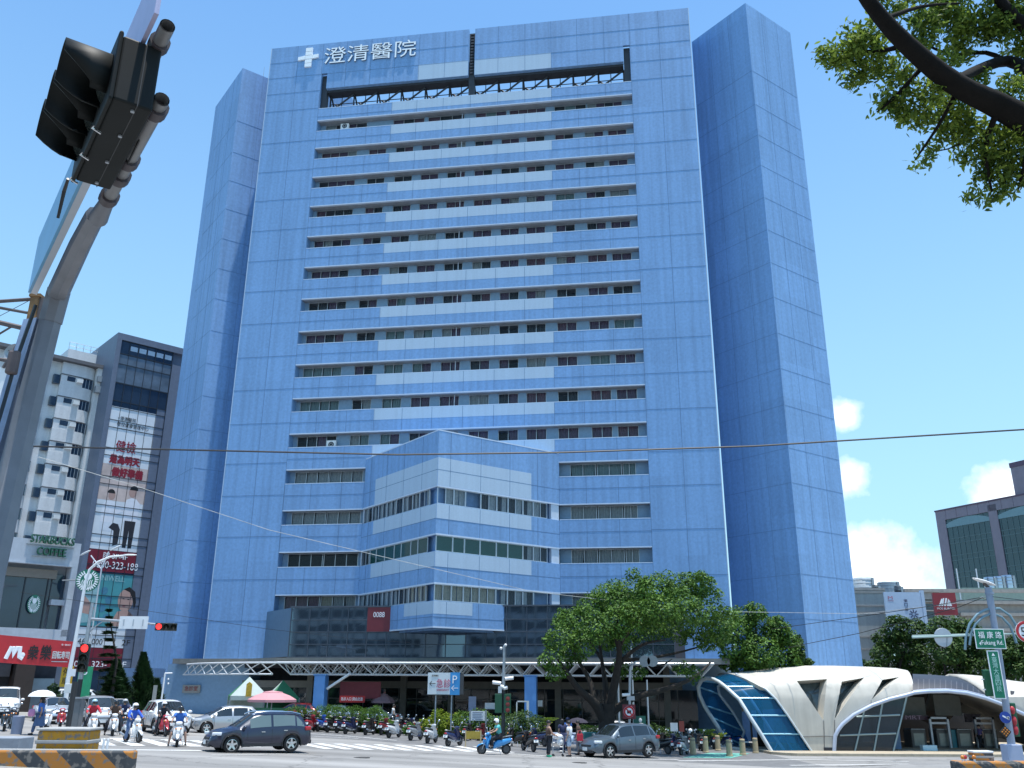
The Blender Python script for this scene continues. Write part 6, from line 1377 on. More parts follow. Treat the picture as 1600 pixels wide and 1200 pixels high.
st.build('star_mark', mat('navy_mark', (.03, .04, .12), .5, var=0), rm); textobj('樂', .4, .35, rm, MATS['navy_mark'], (2.05, -.17, 12.2)); textobj('口', .35, .35, rm, MATS['navy_mark'], (2.07, -.17, 11.75)); textobj('屋', .35, .35, rm, MATS['navy_mark'], (2.05, -.17, 11.3)); textobj('米', .5, .5, rm, MATS['navy_mark'], (2.75, -.17, 9.8)); textobj('M', .5, .35, rm, mat('rose_mark', (.4, .1, .16), .5, var=0), (.35, -.17, 12.5)); q = MB(); q.box(.3, -.165, 12.33, .95, -.16, 12.38); q.build('caption_line', MATS['rose_mark'], rm)
ms = thing('burger_sign', 'dark red square board with a white letter M on the beige building', 'sign', (44.0, 95, 0), R(-4)); m = MB(); m.box(0, -.15, 10.5, 2.3, .15, 12.75); m.build('board', mat('deep_red_board', (.26, .02, .03), .45, var=.05), ms)
q = MB()
for x0, x1, z0, z1 in ((.52, .72, 11.4, 12.1), (.78, .92, 11.4, 12.1)): pass
for a0, a1, b0, b1 in (((.45, 11.4), (.62, 11.4), (.98, 12.05), (.82, 12.15)), ((.72, 11.4), (.88, 11.4), (1.12, 12.2), (.98, 12.2)), ((1.0, 11.4), (1.16, 11.4), (1.4, 12.2), (1.24, 12.2)), ((1.28, 11.4), (1.46, 11.4), (1.62, 11.9), (1.5, 12.15)), ((1.5, 11.4), (1.8, 11.4), (1.62, 12.0), (1.5, 12.0))): q.prism([a0, a1, b0, b1], -.18, -.14)
q.build('letter_mark', M_wht, ms); textobj('MOS BURGER', 1.8, .2, ms, M_wht, (.25, -.17, 11.05)); q = MB(); q.tube((.2, .1, 9.2), (.2, .1, 10.5), .1, n=6); q.tube((2.1, .1, 9.2), (2.1, .1, 10.5), .1, n=6); q.build('bracket', M_white, ms)
# ---------------------------------------------------------------- white station shell
SD = 65.5
M_shell = mat('white_shell_concrete', (.51, .485, .425), .65, var=.06, scale=1.2, streak=.16); M_hoop = mat('pale_tube_paint', (.55, .6, .62), .4, .1, var=.04); M_bglass = mat('blue_tinted_glass', (.015, .20, .42), .05, spec=.9, var=0, trans=.72, clear=.22)
sb0 = gp(1290, SD); stn = thing('station_building', 'white curved station shell with three slanted openings, glass hoop entrance and solar roof', 'station', (sb0.x, sb0.y, sb0.z)); s0 = stn.location.copy(); sa = lambda x, y, D=SD: at(x, y, D) - s0
def shell(rows_px, top_px, name, mirrorR=True, nU=60):
    rows = []
    for y, l, r, d in rows_px: rows.append([sa(l + (r - l) * u / nU, y, SD + d) for u in range(nU + 1)])
    y0, l0, r0, d0 = rows_px[-1]; tl, tr = top_px[0][0], top_px[-1][0]; tx = [p[0] for p in top_px]; ty = [p[1] for p in top_px]
    for t in (.12, .28, .46, .66, .84, 1):
        e = math.sin(t * PI / 2); dd = d0 + 5.2 * (1 - math.cos(t * PI / 2)) / 1.0; row = []
        for u in range(nU + 1):
            v = u / nU; l = l0 + (tl - l0) * t ** .9; r = r0 + (tr - r0) * t ** 1.4; x = l + (r - l) * v
            yt = float(np.interp(tl + (tr - tl) * v, tx, ty)); row.append(sa(x, y0 + (yt - y0) * e, SD + dd))
        rows.append(row)
    last = rows[-1]
    for dd, dz in ((1.5, -.12), (3.2, -.6), (4.6, -1.5), (5.6, -3.0)): rows.append([p + V(0, dd, dz) for p in last])
    mb = MB(); mb.grid(rows); return mb
rows_px = [(1178, 1273, 1303, 0), (1150, 1253, 1305, 0), (1131, 1240, 1317, .03), (1117, 1230, 1334, .06), (1102, 1219, 1363, .1), (1092, 1212, 1390, .15), (1085, 1206, 1417, .22), (1077, 1197, 1428, .4)]
sh = shell(rows_px, [(1128, 1051), (1144, 1050.5), (1170, 1046.5), (1200, 1043), (1250, 1040), (1300, 1040), (1350, 1041.5), (1400, 1044), (1416, 1047)], 'shell').build('shell_raw', M_shell)
from mathutils.bvhtree import BVHTree
bv = BVHTree.FromPolygons([tuple(v.co) for v in sh.data.vertices], [tuple(p.vertices) for p in sh.data.polygons])
def onshell(x, y):                                         # the point of the shell seen at this photo pixel
    d = ray(x, y).normalized(); h = bv.ray_cast(O - s0, d); return h[0] if h[0] else sa(x, y, SD + 1)
sm_ = sh.modifiers.new('s', 'SOLIDIFY'); sm_.thickness = .34; sm_.offset = -1
cut = MB()
for tri in ([(1245, 1064), (1292, 1061), (1286, 1125)], [(1315, 1065), (1350, 1059), (1304, 1124)], [(1379, 1062), (1405, 1058), (1362, 1093)]):
    pp_ = [(tri[k][0] + (tri[(k + 1) % 3][0] - tri[k][0]) * q / 8, tri[k][1] + (tri[(k + 1) % 3][1] - tri[k][1]) * q / 8) for k in range(3) for q in range(8)]
    q = [onshell(*p) for p in pp_]; n_ = len(q); c_ = sum(q, V(0, 0, 0)) / n_
    A = [V(p.x, -4, p.z) for p in q]; B = [V(p.x, 7, p.z) for p in q]
    cut.add(A + B, [tuple(range(n_)), tuple(range(2 * n_ - 1, n_ - 1, -1))] + [(k, k + n_, (k + 1) % n_ + n_, (k + 1) % n_) for k in range(n_)])
    rv = MB(); f0_ = [p + V(0, .03, 0) for p in q]; bk = [c_ + (p - c_) * .80 + V(0, 1.0, -.04) for p in q]
    for k in range(n_): rv.quad(f0_[k], f0_[(k + 1) % n_], bk[(k + 1) % n_], bk[k])
    rv.build('opening_reveal', M_shell, stn); rv = MB(); rv.add(bk + [sum(bk, V(0, 0, 0)) / n_], [(k, (k + 1) % n_, n_) for k in range(n_)]); rv.build('opening_glass', mat('grey_teal_glass', (.06, .085, .09), .12, spec=.7, var=.3, scale=2), stn)
co = cut.build('cut', M_shell); bmx = bmesh.new(); bmx.from_mesh(co.data); bmesh.ops.recalc_face_normals(bmx, faces=bmx.faces[:]); bmx.to_mesh(co.data); bmx.free()
bo = sh.modifiers.new('b', 'BOOLEAN'); bo.object = co; bo.operation = 'DIFFERENCE'; bo.solver = 'EXACT'
me = eval_mesh(sh, 'shell'); bpy.data.objects.remove(sh); bpy.data.objects.remove(co)
bmx = bmesh.new(); bmx.from_mesh(me)
for f in bmx.faces: f.smooth = True
for e in bmx.edges:
    if len(e.link_faces) == 2 and e.calc_face_angle(0) > R(35): e.smooth = False
bmx.to_mesh(me); bmx.free(); me.materials.clear(); me.materials.append(M_shell); shl = bpy.data.objects.new('shell', me); COL.objects.link(shl); shl.parent = stn
jt = MB()
for pts in ([(1287, 1126), (1287.5, 1140), (1288, 1170)], [(1304, 1125), (1304, 1140), (1303.5, 1165)], [(1254, 1151), (1288, 1150), (1305, 1151)], [(1361, 1094), (1361, 1102)]): jt.path([sa(x, y, SD - .0) + V(0, -.02, 0) for x, y in pts], .022, 5)
jt.build('shell_joint', mat('grey_joint', (.12, .12, .12), .8, var=0), stn)
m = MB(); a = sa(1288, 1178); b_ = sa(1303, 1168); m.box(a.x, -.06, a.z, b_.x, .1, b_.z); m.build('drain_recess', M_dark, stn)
# left rim of the shell
rim = MB(); rim.path([sa(x, y, SD + d) + V(-.02, -.05, 0) for x, y, d in ((1271, 1178, 0), (1247, 1142, 0), (1231, 1118, .06), (1213, 1093, .15), (1197, 1077, .4), (1173, 1063, 1.4), (1150, 1053, 3.2))], .07, 7); rim.build('rim', M_hoop, stn, smooth=60)
# big arch beam and the solar roof over the gates
bpx = [(1303, 1178), (1305, 1150), (1310, 1140), (1317, 1131), (1334, 1117), (1363, 1102), (1390, 1092.5), (1417, 1086), (1428, 1082.5), (1450, 1080.5), (1480, 1080), (1510, 1083), (1540, 1091), (1562, 1099), (1580, 1107), (1600, 1116), (1640, 1135), (1670, 1155), (1690, 1185)]
m = MB(); m.path([sa(x, y, SD - .1) for x, y in bpx], .13, 10); m.build('arch_beam', mat('blue_white_beam', (.42, .48, .60), .35, .1, var=.04), stn, smooth=60)
m = MB(); rows = []
for t, dy in ((0, 0), (.25, .5), (.5, 1.3), (.75, 2.6), (1, 4.6)):
    row = []
    for k in range(15):
        x = 1426 + k * 8.6; yb = float(np.interp(x, [p[0] for p in bpx], [p[1] for p in bpx])) - 2; ys_ = float(np.interp(x, [1426, 1450, 1480, 1500, 1520, 1546], [1053, 1054, 1056, 1060, 1068, 1086]))
        row.append(sa(x, yb + (ys_ - yb) * math.sin(t * PI / 2), SD + dy))
    rows.append(row)
m.grid(rows + [[p + V(0, 4, -.5) for p in rows[-1]], [p + V(0, 9, -3) for p in rows[-1]]]); m.build('solar_roof', mat('solar_panel_roof', (.022, .025, .036), .5, .0, var=.15, scale=1), stn, smooth=50)
m = MB()
for k in range(15): m.path([rows[q][k] + V(0, -.01, .01) for q in range(3)], .012, 4)
m.build('roof_seam', mat('dull_seam', (.16, .17, .2), .6, var=0), stn)
m = MB(); m.path([rows[0][k] + V(0, -.05, .05) for k in range(15)], .06, 6); m.build('roof_edge', mat('roof_edge_paint', (.3, .33, .4), .4, var=.05), stn, smooth=60)
# second shell to the right
rr = []
lft = [(1700, 1190, .2), (1640, 1135, .1), (1600, 1114, .05), (1575, 1102, .05), (1548, 1089, .1), (1538, 1080, .8), (1525, 1070, 1.8), (1510, 1061, 3.2), (1495, 1055, 4.6), (1482, 1053, 5.6)]
for k, (x, y, d) in enumerate(lft):
    t = k / (len(lft) - 1); row = []
    for u in range(13):
        v = u / 12; xx = x + (1760 - x) * v; yt = 1053 + 14 * (xx - 1482) / 118 * .9; row.append(sa(xx, max(y - (y - yt) * 0 if u == 0 else y + (yt - y) * 0, yt), SD + d + .4 * v) if False else sa(xx, y + max(0, (yt - y)) * min(1, v * 3), SD + d))
    rr.append(row)
m = MB(); m.grid(rr); m.grid([[p for p in rr[-1]], [p + V(0, 3, -.6) for p in rr[-1]], [p + V(0, 5, -2.5) for p in rr[-1]]]); s2 = m.build('shell', M_shell, stn, smooth=40)
md = s2.modifiers.new('s', 'SOLIDIFY'); md.thickness = .3; md.offset = -1
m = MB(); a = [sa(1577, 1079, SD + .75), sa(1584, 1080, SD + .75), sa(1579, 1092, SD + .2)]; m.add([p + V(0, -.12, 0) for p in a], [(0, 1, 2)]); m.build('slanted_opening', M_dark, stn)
# interior
fz = sa(1400, 1178).z
it = MB(); x0_, x1_ = sa(1250, 1100).x, 24
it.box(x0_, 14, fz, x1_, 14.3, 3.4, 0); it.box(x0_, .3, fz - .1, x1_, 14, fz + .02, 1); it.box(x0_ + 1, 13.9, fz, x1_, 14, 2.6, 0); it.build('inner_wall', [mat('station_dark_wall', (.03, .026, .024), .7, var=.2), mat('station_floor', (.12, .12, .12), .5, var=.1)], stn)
cg = MB(); row0 = []; row1 = []
for x, y in bpx[6:]:
    p = sa(x, y + 3, SD + .3); row0.append(p); row1.append(p + V(0, 12, 1.0))
cg.grid([row0, row1]); cg.build('ceiling', mat('grey_ceiling', (.2, .19, .18), .7, var=.05), stn, smooth=60)
ip_ = MB(); a, b_ = sa(1437, 1085, SD + 6), sa(1450, 1118, SD + 6); ip_.box(a.x + 1, 6, b_.z, a.x + 3.0, 6.1, a.z); ip_.box(a.x - 1.8, 6, b_.z, a.x + .3, 6.1, a.z - .2); ip_.build('hanging_panel', mat('grey_hanging_panel', (.16, .18, .17), .6, var=.1), stn)
ib = MB(); a, b_ = sa(1408, 1118, SD + 5), sa(1452, 1125, SD + 5); ib.box(a.x, 5, b_.z, b_.x, 5.1, a.z); ibo = ib.build('name_board', mat('plum_board', (.05, .02, .045), .5, var=.05), stn); textobj('MRT', 1.2, .28, stn, mat('pale_plum_lettering', (.35, .25, .35), .5, var=0), (a.x + .3, 4.98, b_.z + .04))
for px, py, w_ in ((1482, 1109, .8), (1520, 1122, 1.2)):
    p = sa(px, py, SD + 8); q = MB(); q.box(p.x - w_ / 2, 8, p.z - .3, p.x + w_ / 2, 8.1, p.z + .3); q.build('notice_board', mat('dim_notice', (.13, .12, .15), .6, var=.6, scale=6), stn)
# glazing on the left of the big arch
gz_ = MB(); bot = fz + .02; P0 = []
for x, y in bpx[:8]: P0.append(sa(x, y + 2, SD + .15))
poly = [(p.x + .05, p.z) for p in P0] + [(sa(1395, 1178, SD).x, bot), (P0[0].x + .1, bot)]
gz_.prism(poly, .15, .17); gz_.build('arch_glass', mat('dark_blue_glass', (.015, .035, .05), .05, spec=.8, var=0, trans=.45, clear=.45), stn)
gm_ = MB()
for a, b_ in (((1335, 1177), (1350, 1112)), ((1365, 1177), (1379, 1098)), ((1395, 1177), (1417, 1088)), ((1312, 1149), (1400, 1146)), ((1338, 1120), (1406, 1117))): gm_.tube(sa(*a, SD + .1), sa(*b_, SD + .1), .06, n=6)
gm_.build('glazing_bar', mat('grey_green_bar', (.26, .34, .35), .4, .2, var=.05), stn)
# tilted hoop entrance with blue glass
hp_ = [(1207, 1177, -.6), (1189, 1147, -.4), (1173, 1122, -.1), (1155, 1093, .4), (1142, 1081, .9), (1133, 1073, 1.3), (1124, 1066, 1.9), (1115, 1061.5, 2.6), (1104, 1060, 3.2), (1096, 1063, 3.7), (1091, 1073, 4.1), (1093, 1086, 4.3), (1100, 1102, 4.4), (1112, 1121, 4.45), (1131, 1150, 4.5), (1146, 1171, 4.5)]
H3 = [sa(x, y, SD + d) for x, y, d in hp_]
m = MB(); m.path(H3, .14, 10); m.build('hoop', M_hoop, stn, smooth=60)
h2_ = [sa(x, y, SD + d) for x, y, d in ((1228, 1177, .3), (1210, 1150, .3), (1190, 1118, .4), (1172, 1091, .9), (1155, 1074, 1.9), (1140, 1066, 3.0), (1129, 1066, 4.2), (1122, 1073, 4.8), (1124, 1085, 5), (1145, 1112, 5), (1163, 1143, 5), (1153, 1172, 5))]
m = MB(); m.path(h2_, .10, 8); m.build('hoop', M_hoop, stn, smooth=60)
m = MB(); nl = []; sl_ = []
ys_l = [1177, 1147, 1118, 1091, 1073, 1064]
for y in ys_l:
    xh = float(np.interp(y, [1064, 1066, 1073, 1081, 1093, 1122, 1147, 1177], [1120, 1124, 1133, 1142, 1155, 1173, 1189, 1207])); dh_ = float(np.interp(y, [1061, 1073, 1093, 1122, 1177], [2.6, 1.3, .4, -.1, -.6]))
    xs_ = float(np.interp(y, [1051, 1063, 1077, 1093, 1118, 1141, 1177], [1135, 1173, 1197, 1213, 1231, 1247, 1272])); ds_ = float(np.interp(y, [1051, 1063, 1077, 1093, 1178], [4.2, 1.5, .5, .2, .1]))
    nl.append(sa(xh, y, SD + dh_)); sl_.append(sa(xs_, y, SD + ds_))
m.grid([nl, sl_]); top_h = H3[6:10]; top_s = [sa(1160, 1058, SD + 2.5), sa(1145, 1054, SD + 3.6), sa(1136, 1053, SD + 4.6), sa(1128, 1055, SD + 5.4)]
m.grid([top_h, top_s]); m.grid([[nl[-1], H3[6]], [sl_[-1], top_s[0]]])
far_h = H3[9:]; far_s = [sa(x, y, SD + d) for x, y, d in ((1128, 1056, 5.4), (1122, 1073, 5.4), (1124, 1085, 5.4), (1135, 1100, 5.4), (1147, 1117, 5.4), (1163, 1143, 5.4), (1175, 1171, 5.4))]
m.grid([far_h, far_s]); m.build('canopy_glass', M_bglass, stn, smooth=60)
m = MB()
for a, b_ in list(zip(nl[1:5], sl_[1:5])): m.tube(a, b_, .06, n=6)
for k in (2, 4, 5, 6): m.tube(H3[8 + k], far_s[min(k, 6)], .06, n=6)
m.tube(H3[9], sa(1122, 1066, SD + 4.6), .1, n=6)
for a, b_ in (((1222, 1147, 1), (1207, 1177, 1)), ((1222, 1147, 1), (1242, 1177, 1)), ((1252, 1177, 1), (1262, 1165, 1))): m.tube(sa(a[0], a[1], SD + a[2]), sa(b_[0], b_[1], SD + b_[2]), .06, n=6)
m.build('cross_tube', mat('pale_blue_tube', (.25, .50, .62), .35, .1, var=.04), stn)
struct(patch('station_kerb', [(17.2, 63.2), (18.6, 62.2), (24, 62.2), (60, 63.0), (60, 90), (17, 75)], M_tan, .0, .16))
# fare gates
gfirst = None
for px, lb in ((1437, 'leftmost grey ticket gate behind the arch glazing'), (1477, 'second grey ticket gate, inside the first tall metal frame'), (1509, 'third grey ticket gate, right of the teal panel'), (1549, 'rightmost grey ticket gate inside the second tall frame')):
    p = at(px, 1160, SD + 5); loc = (p.x, SD + 5, s0.z + fz)
    if gfirst is None:
        gfirst = thing('ticket_gate', lb, 'ticket gate', loc, 0, 'ticket gates in the station'); m = MB(); m.box(-.55, 0, 0, .55, 1.4, 1.35); m.build('cabinet', mat('gate_grey', (.10, .095, .09), .5, var=.1), gfirst, bevel=.04); m = MB(); m.box(-.38, -.02, .25, .38, 0, 1.1); m.build('front_panel', mat('gate_panel', (.22, .24, .22), .3, .3, var=.15), gfirst); m = MB(); m.box(-.5, 0, 1.36, .5, 1.2, 1.4); m.build('reader', M_steel, gfirst)
    else: dup(gfirst, loc, 0, lb)
for px, lb in ((1472, 'tall pale metal doorway frame left of the teal panel'), (1543, 'tall pale metal doorway frame near the arrow sign')):
    p = at(px, 1160, SD + 4.6); o = thing('gate_frame', lb, 'frame', (p.x, SD + 4.6, s0.z + fz)); m = MB(); w_ = .72; h_ = 2.25
    m.box(-w_, 0, 0, -w_ + .14, .2, h_); m.box(w_ - .14, 0, 0, w_, .2, h_); m.box(-w_, 0, h_ - .14, w_, .2, h_); m.build('posts', mat('frame_metal', (.36, .4, .44), .35, .4, var=.05), o); m = MB(); m.box(-w_ + .15, .05, h_ - .5, w_ - .15, .12, h_ - .35); m.build('rail', M_steel, o)
p = at(1493, 1160, SD + 5.2); m = MB(); m.box(-.45, 0, 0, .45, .08, 1.35); m.box(-.45, -.02, .7, .45, 0, .74); tag(m.build('teal_divider', mat('teal_panel', (.02, .20, .25), .4, var=.1), loc=(p.x, SD + 5.2, s0.z + fz)), 'teal screen panel between the station gates', 'panel')
p = at(1527, 1160, SD + 5); person('person in a purple striped top leaning at the station gates', (p.x, SD + 4.4, s0.z + fz + .02), PI, WALK, cloth('purple_cloth', (.10, .08, .22)), K['dark'])
p = at(1454, 1172, SD + 1.0); m = MB(); m.box(-.5, 0, 0, .5, .5, .5); m.lathe([(.12, -.02), (.12, .02)], (-.35, 0, .1), 'y', 10); tag(m.build('equipment_box', mat('pale_cyan_box', (.5, .66, .7), .4, var=.05), loc=(p.x, SD + 1.0, s0.z + fz), bevel=.03), 'pale cyan box on the floor before the ticket gates', 'box')
p = at(1375, 1160, SD + 3); m = MB(); m.box(-.9, 0, 0, .9, .3, 2.2); m.box(-.8, -.02, .3, .8, 0, 2.0); tag(m.build('route_map', mat('pale_blue_map', (.13, .22, .36), .4, var=.25, scale=2), loc=(p.x + .6, SD + 3, s0.z + fz)), 'blue route map board behind the arch glazing', 'map board')
# bollards
bf = None
for px, py, D, lb in ((1083, 1179, None, 'leftmost tan concrete bollard by the silver scooter'), (1103, 1176, None, 'second tan bollard from the left, half behind'), (1122, 1173, None, 'third tan bollard, furthest back'), (1140, 1182, None, 'tan bollard nearest the road by the green lane'), (1161, 1180, None, 'tan bollard second from right before the hoop'), (1181, 1177, None, 'rightmost tan bollard under the white hoop')):
    p = grd(px, py)
    if bf is None:
        bf = thing('bollard', lb, 'bollard', p, 0, 'tan bollards before the glass entrance'); m = MB(); m.lathe([(.21, 0), (.21, .08), (.185, .1), (.165, .86), (.16, .93), (.12, .95), (.001, .955)], n=18); m.build('post', mat('tan_concrete', (.42, .33, .20), .8, var=.12, scale=5), bf, smooth=40); m = MB(); m.lathe([(.175, .80), (.17, .84)], n=18, cap=False); m.build('groove', MATS['grey_joint'], bf)
    else: dup(bf, p, 0, lb)
# ---------------------------------------------------------------- street furniture
M_lampred = mat('red_signal_lit', (.3, .01, .01), .4, var=0, emit=(1, .03, .03), es=2.2)
M_sigb = mat('signal_housing', (.018, .022, .02), .4, var=.15)
def signal_head(o, M_, n=3, vertical=False, lit=None, r=.15, facing=1):
    """housing with n round lamps and hoods; lamps face -y before M_ is applied"""
    sp_ = r * 2.5; h = MB()
    L = sp_ * n
    if vertical: h.box(-r * 1.35, 0, -L / 2, r * 1.35, r * 1.5, L / 2)
    else: h.box(-L / 2, 0, -r * 1.35, L / 2, r * 1.5, r * 1.35)
    h.xf(M_); h.build('housing', M_sigb, o, bevel=.03)
    for k in range(n):
        c = (k - (n - 1) / 2) * sp_; cx, cz = (0, -c) if vertical else (c, 0)
        v = MB(); rows = []
        for y in (0, -r * 1.0, -r * 1.9):
            rows.append([V(cx + r * 1.08 * math.cos(a), y if y == 0 else y + r * 1.1 * max(0, -math.sin(a)) * (1 if y < -r * 1.5 else .4), cz + r * 1.08 * math.sin(a)) for a in np.linspace(-.9, PI + .9, 15)])
        v.grid(rows); v.xf(M_); hv = v.build('visor', M_sigb, o, smooth=60); md = hv.modifiers.new('s', 'SOLIDIFY'); md.thickness = .012
        l = MB(); l.lathe([(r, -.01), (r * .9, -.03), (.001, -.06)], (cx, 0, cz), 'y', 18); l.xf(M_); l.build('lens', M_lampred if lit == k else mat('dark_lens', (.03, .035, .03), .15, var=0), o, smooth=60)
# left junction: white lamp post, mast-arm signal, red vertical signal, control box
p = gp(100, 60); ls = thing('street_lamp', 'white curved street lamp rising before the round green sign', 'street lamp', p); b0 = p.copy(); la = lambda x, y, D=60: at(x, y, D) - b0
m = MB(); m.path([V(0, 0, -.2), la(106, 1062), la(118, 1000), la(133, 912), la(140, 890), la(153, 878), la(172, 870), la(196, 868)], [.15, .14, .12, .10, .085, .075, .07, .06], 10); m.build('post', M_white, ls, smooth=60)
m = MB(); c = la(203, 867); m.ball((c.x, c.y, c.z), .48, .12, .06); m.build('lamp_head', M_white, ls, smooth=60)
for (x, y) in ((182, 856), (132, 864)):
    pass
p = gp(92, 74); l2 = thing('street_lamp', 'farther twin white lamp heads showing above the curved lamp arm', 'street lamp', p); b0 = p.copy(); la2 = lambda x, y, D=74: at(x, y, D) - b0
m = MB(); q = la2(160, 880); m.path([V(q.x, 0, -.3), V(q.x, 0, q.z - .4), la2(170, 862)], .06, 8); m.path([V(q.x, 0, q.z - .5), la2(142, 868)], .05, 6); m.build('post', M_white, l2, smooth=60)
for (x, y) in ((181, 856), (133, 864)): m = MB(); c = la2(x, y); m.ball((0, 0, 0), .5, .14, .07); m.xf(Matrix.Translation(c) @ Matrix.Rotation(-.5, 4, 'Y')); m.build('lamp_head', M_white, l2, smooth=60)
p = gp(131, 57); sp1 = thing('traffic_signal', 'signal mast with a horizontal head lit red, blank white board and a lower red head', 'traffic signal', p); b0 = p.copy(); sg1 = lambda x, y, D=57: at(x, y, D) - b0
m = MB(); top = sg1(143, 952); m.path([V(top.x - .05, 0, -.2), V(top.x - .02, 0, 2.6)], [.17, .15], 10); m.build('lower_post', mat('black_post', (.03, .03, .032), .5, var=.1), sp1, smooth=60)
m = MB(); m.path([V(top.x - .02, 0, 2.6), V(top.x, 0, top.z + .4)], [.15, .10], 10); m.path([V(top.x, 0, sg1(150, 967).z), sg1(210, 972), sg1(258, 977)], [.085, .07, .05], 8); m.path([V(top.x, 0, sg1(146, 990).z), sg1(150, 978), sg1(160, 971), sg1(172, 971)], .045, 7); m.build('mast', M_steel, sp1, smooth=60)
m = MB(); a, b_ = sg1(189, 963), sg1(231, 983); m.box(a.x, -.14, b_.z, b_.x, -.09, a.z); m.build('board_back', M_white, sp1); m = MB()
for k in range(3): x = a.x + (b_.x - a.x) * (k + .5) / 3; m.box(x - .03, -.18, (a.z + b_.z) / 2 - .2, x + .03, -.14, (a.z + b_.z) / 2 + .2)
m.build('board_clip', M_alu, sp1)
c = sg1(261, 979.5); signal_head(sp1, Matrix.Translation(c + V(-.02, -.1, 0)) @ Matrix.Rotation(.35, 4, 'Z'), 3, False, 0, .17)
c = sg1(132, 1028); signal_head(sp1, Matrix.Translation(c + V(.05, -.25, 0)) @ Matrix.Rotation(.3, 4, 'Z'), 3, True, 0, .22)
p = gp(112, 44); cb = thing('control_box', 'tall grey metal cabinet leaning beside the dark signal post', 'cabinet', p); m = MB(); m.box(-.28, -.2, -.5, .28, .2, 1.75); m.build('cabinet', mat('grey_cabinet', (.16, .17, .18), .5, .2, var=.15), cb, bevel=.02); m = MB(); m.box(-.34, -.26, 1.75, .34, .26, 1.82); m.build('lid', M_steel, cb); m = MB(); m.box(-.22, -.21, -.3, .22, -.2, 1.6); m.build('door', mat('grey_cabinet_door', (.19, .2, .21), .5, .2, var=.1), cb)
p = gp(103, 43); m = MB(); m.tube((0, 0, -.5), (0, 0, 2.5), .12, n=10); o = tag(m.build('post', MATS['black_post'], smooth=60, loc=p), 'dark thick post left of the grey metal cabinet', 'post'); o.name = 'sign_post'
p = at(110, 1075, 58); m = MB(); m.box(-.34, -.1, -.3, .3, .1, .25); o = tag(m.build('meter_box', M_whitepl, loc=p, bevel=.02), 'small white box fixed on the lamp post above the cabinet', 'box')
p = at(115, 1051, 59.6); o = thing('lamp_plate', 'small white number plate on the white lamp post', 'plate', p); m = MB(); m.box(-.2, -.17, -.22, .2, -.15, .22); m.build('plate', M_white, o)
# striped island nose and pedestal, bottom left
p = at(100, 1186, 30)
def stripes(name, cols, ang, scale):
    m = mat(name, cols[0], .75, var=0); t = m.node_tree; b = t.nodes['Principled BSDF']; tx = N(t, 'ShaderNodeTexCoord'); mp = N(t, 'ShaderNodeMapping'); mp.inputs['Rotation'].default_value = (0, ang, 0); wv = N(t, 'ShaderNodeTexWave', wave_profile='SIN'); wv.inputs['Scale'].default_value = scale
    t.links.new(tx.outputs['Object'], mp.inputs[0]); t.links.new(mp.outputs[0], wv.inputs['Vector']); wv.inputs['Distortion'].default_value = .6; wv.inputs['Detail'].default_value = 2
    r = N(t, 'ShaderNodeValToRGB'); e = r.color_ramp.elements; e[0].position = .48; e[1].position = .53; e[0].color = (*cols[0], 1); e[1].color = (*cols[1], 1); t.links.new(wv.outputs['Fac'], r.inputs[0])
    n = N(t, 'ShaderNodeTexNoise'); n.inputs['Scale'].default_value = 5; n.inputs['Detail'].default_value = 8; t.links.new(tx.outputs['Object'], n.inputs['Vector']); r2 = N(t, 'ShaderNodeValToRGB'); r2.color_ramp.elements[0].position = .52; r2.color_ramp.elements[1].position = .62; t.links.new(n.outputs['Fac'], r2.inputs[0])
    mx = N(t, 'ShaderNodeMix', data_type='RGBA'); t.links.new(r2.outputs[0], mx.inputs[0]); t.links.new(r.outputs[0], mx.inputs[6]); mx.inputs[7].default_value = (.19, .17, .15, 1); t.links.new(mx.outputs[2], b.inputs['Base Color']); return m
M_str = stripes('worn_orange_black_paint', ((.42, .17, .03), (.05, .055, .06)), .9, .36); M_str2 = stripes('worn_yellow_band_paint', ((.50, .26, .02), (.2, .18, .16)), PI / 2, .46)
worn_yellow = stripes('worn_yellow_paint', ((.50, .24, .015), (.46, .22, .015)), .3, .8)
isl = thing('traffic_island', 'worn orange and black striped concrete island nose at the bottom left', 'traffic island', (p.x, 30, gnd(p.x, 30).z)); z0 = isl.location.z; A_ = lambda x, y, D=30: at(x, y, D) - isl.location
m = MB(); tz = A_(100, 1173).z; xr = A_(206, 1180).x; m.zprism([V(-9, 0), V(xr - .15, 0), V(xr, .12), V(xr, .5), V(-9, .6)], -.6, tz); m.build('kerb_block', M_str, isl, bevel=.06); m = MB(); m.zprism([V(-9, .06), V(xr - .2, .06), V(xr - .06, .16), V(xr - .06, .46), V(-9, .55)], tz, tz + .02); m.build('top', M_conc, isl)
pd = thing('island_pedestal', 'square worn yellow banded concrete pedestal standing on the striped island', 'pedestal', V(A_(96, 1160, 30.7).x, .7, A_(96, 1178, 30.7).z) + isl.location); m = MB(); w_ = A_(136, 1160, 30.7).x - A_(57, 1160, 30.7).x; hh = A_(96, 1142, 30.7).z - A_(96, 1178, 30.7).z
m.zprism([V(-w_ / 2, 0), V(w_ / 2, 0), V(w_ / 2, w_ * .6), V(-w_ / 2, w_ * .6)], -1.2, hh); m.build('block', worn_yellow, pd, bevel=.05); m = MB(); m.box(-w_ / 2 - .05, -.05, hh, w_ / 2 + .05, w_ * .6 + .05, hh + .08); m.box(-w_ / 2 - .04, -.03, hh * .5 - .05, w_ / 2 + .04, w_ * .6 + .03, hh * .5 + .07); m.build('course', M_conc, pd, bevel=.03)
p = at(9, 1165, 33); m = MB(); m.box(-1.0, 0, -1.2, .45, 1, .25); tag(m.build('concrete_block', mat('grey_blue_block', (.25, .28, .32), .8, var=.15), loc=p, bevel=.03), 'grey concrete block behind the island at the left edge', 'block')
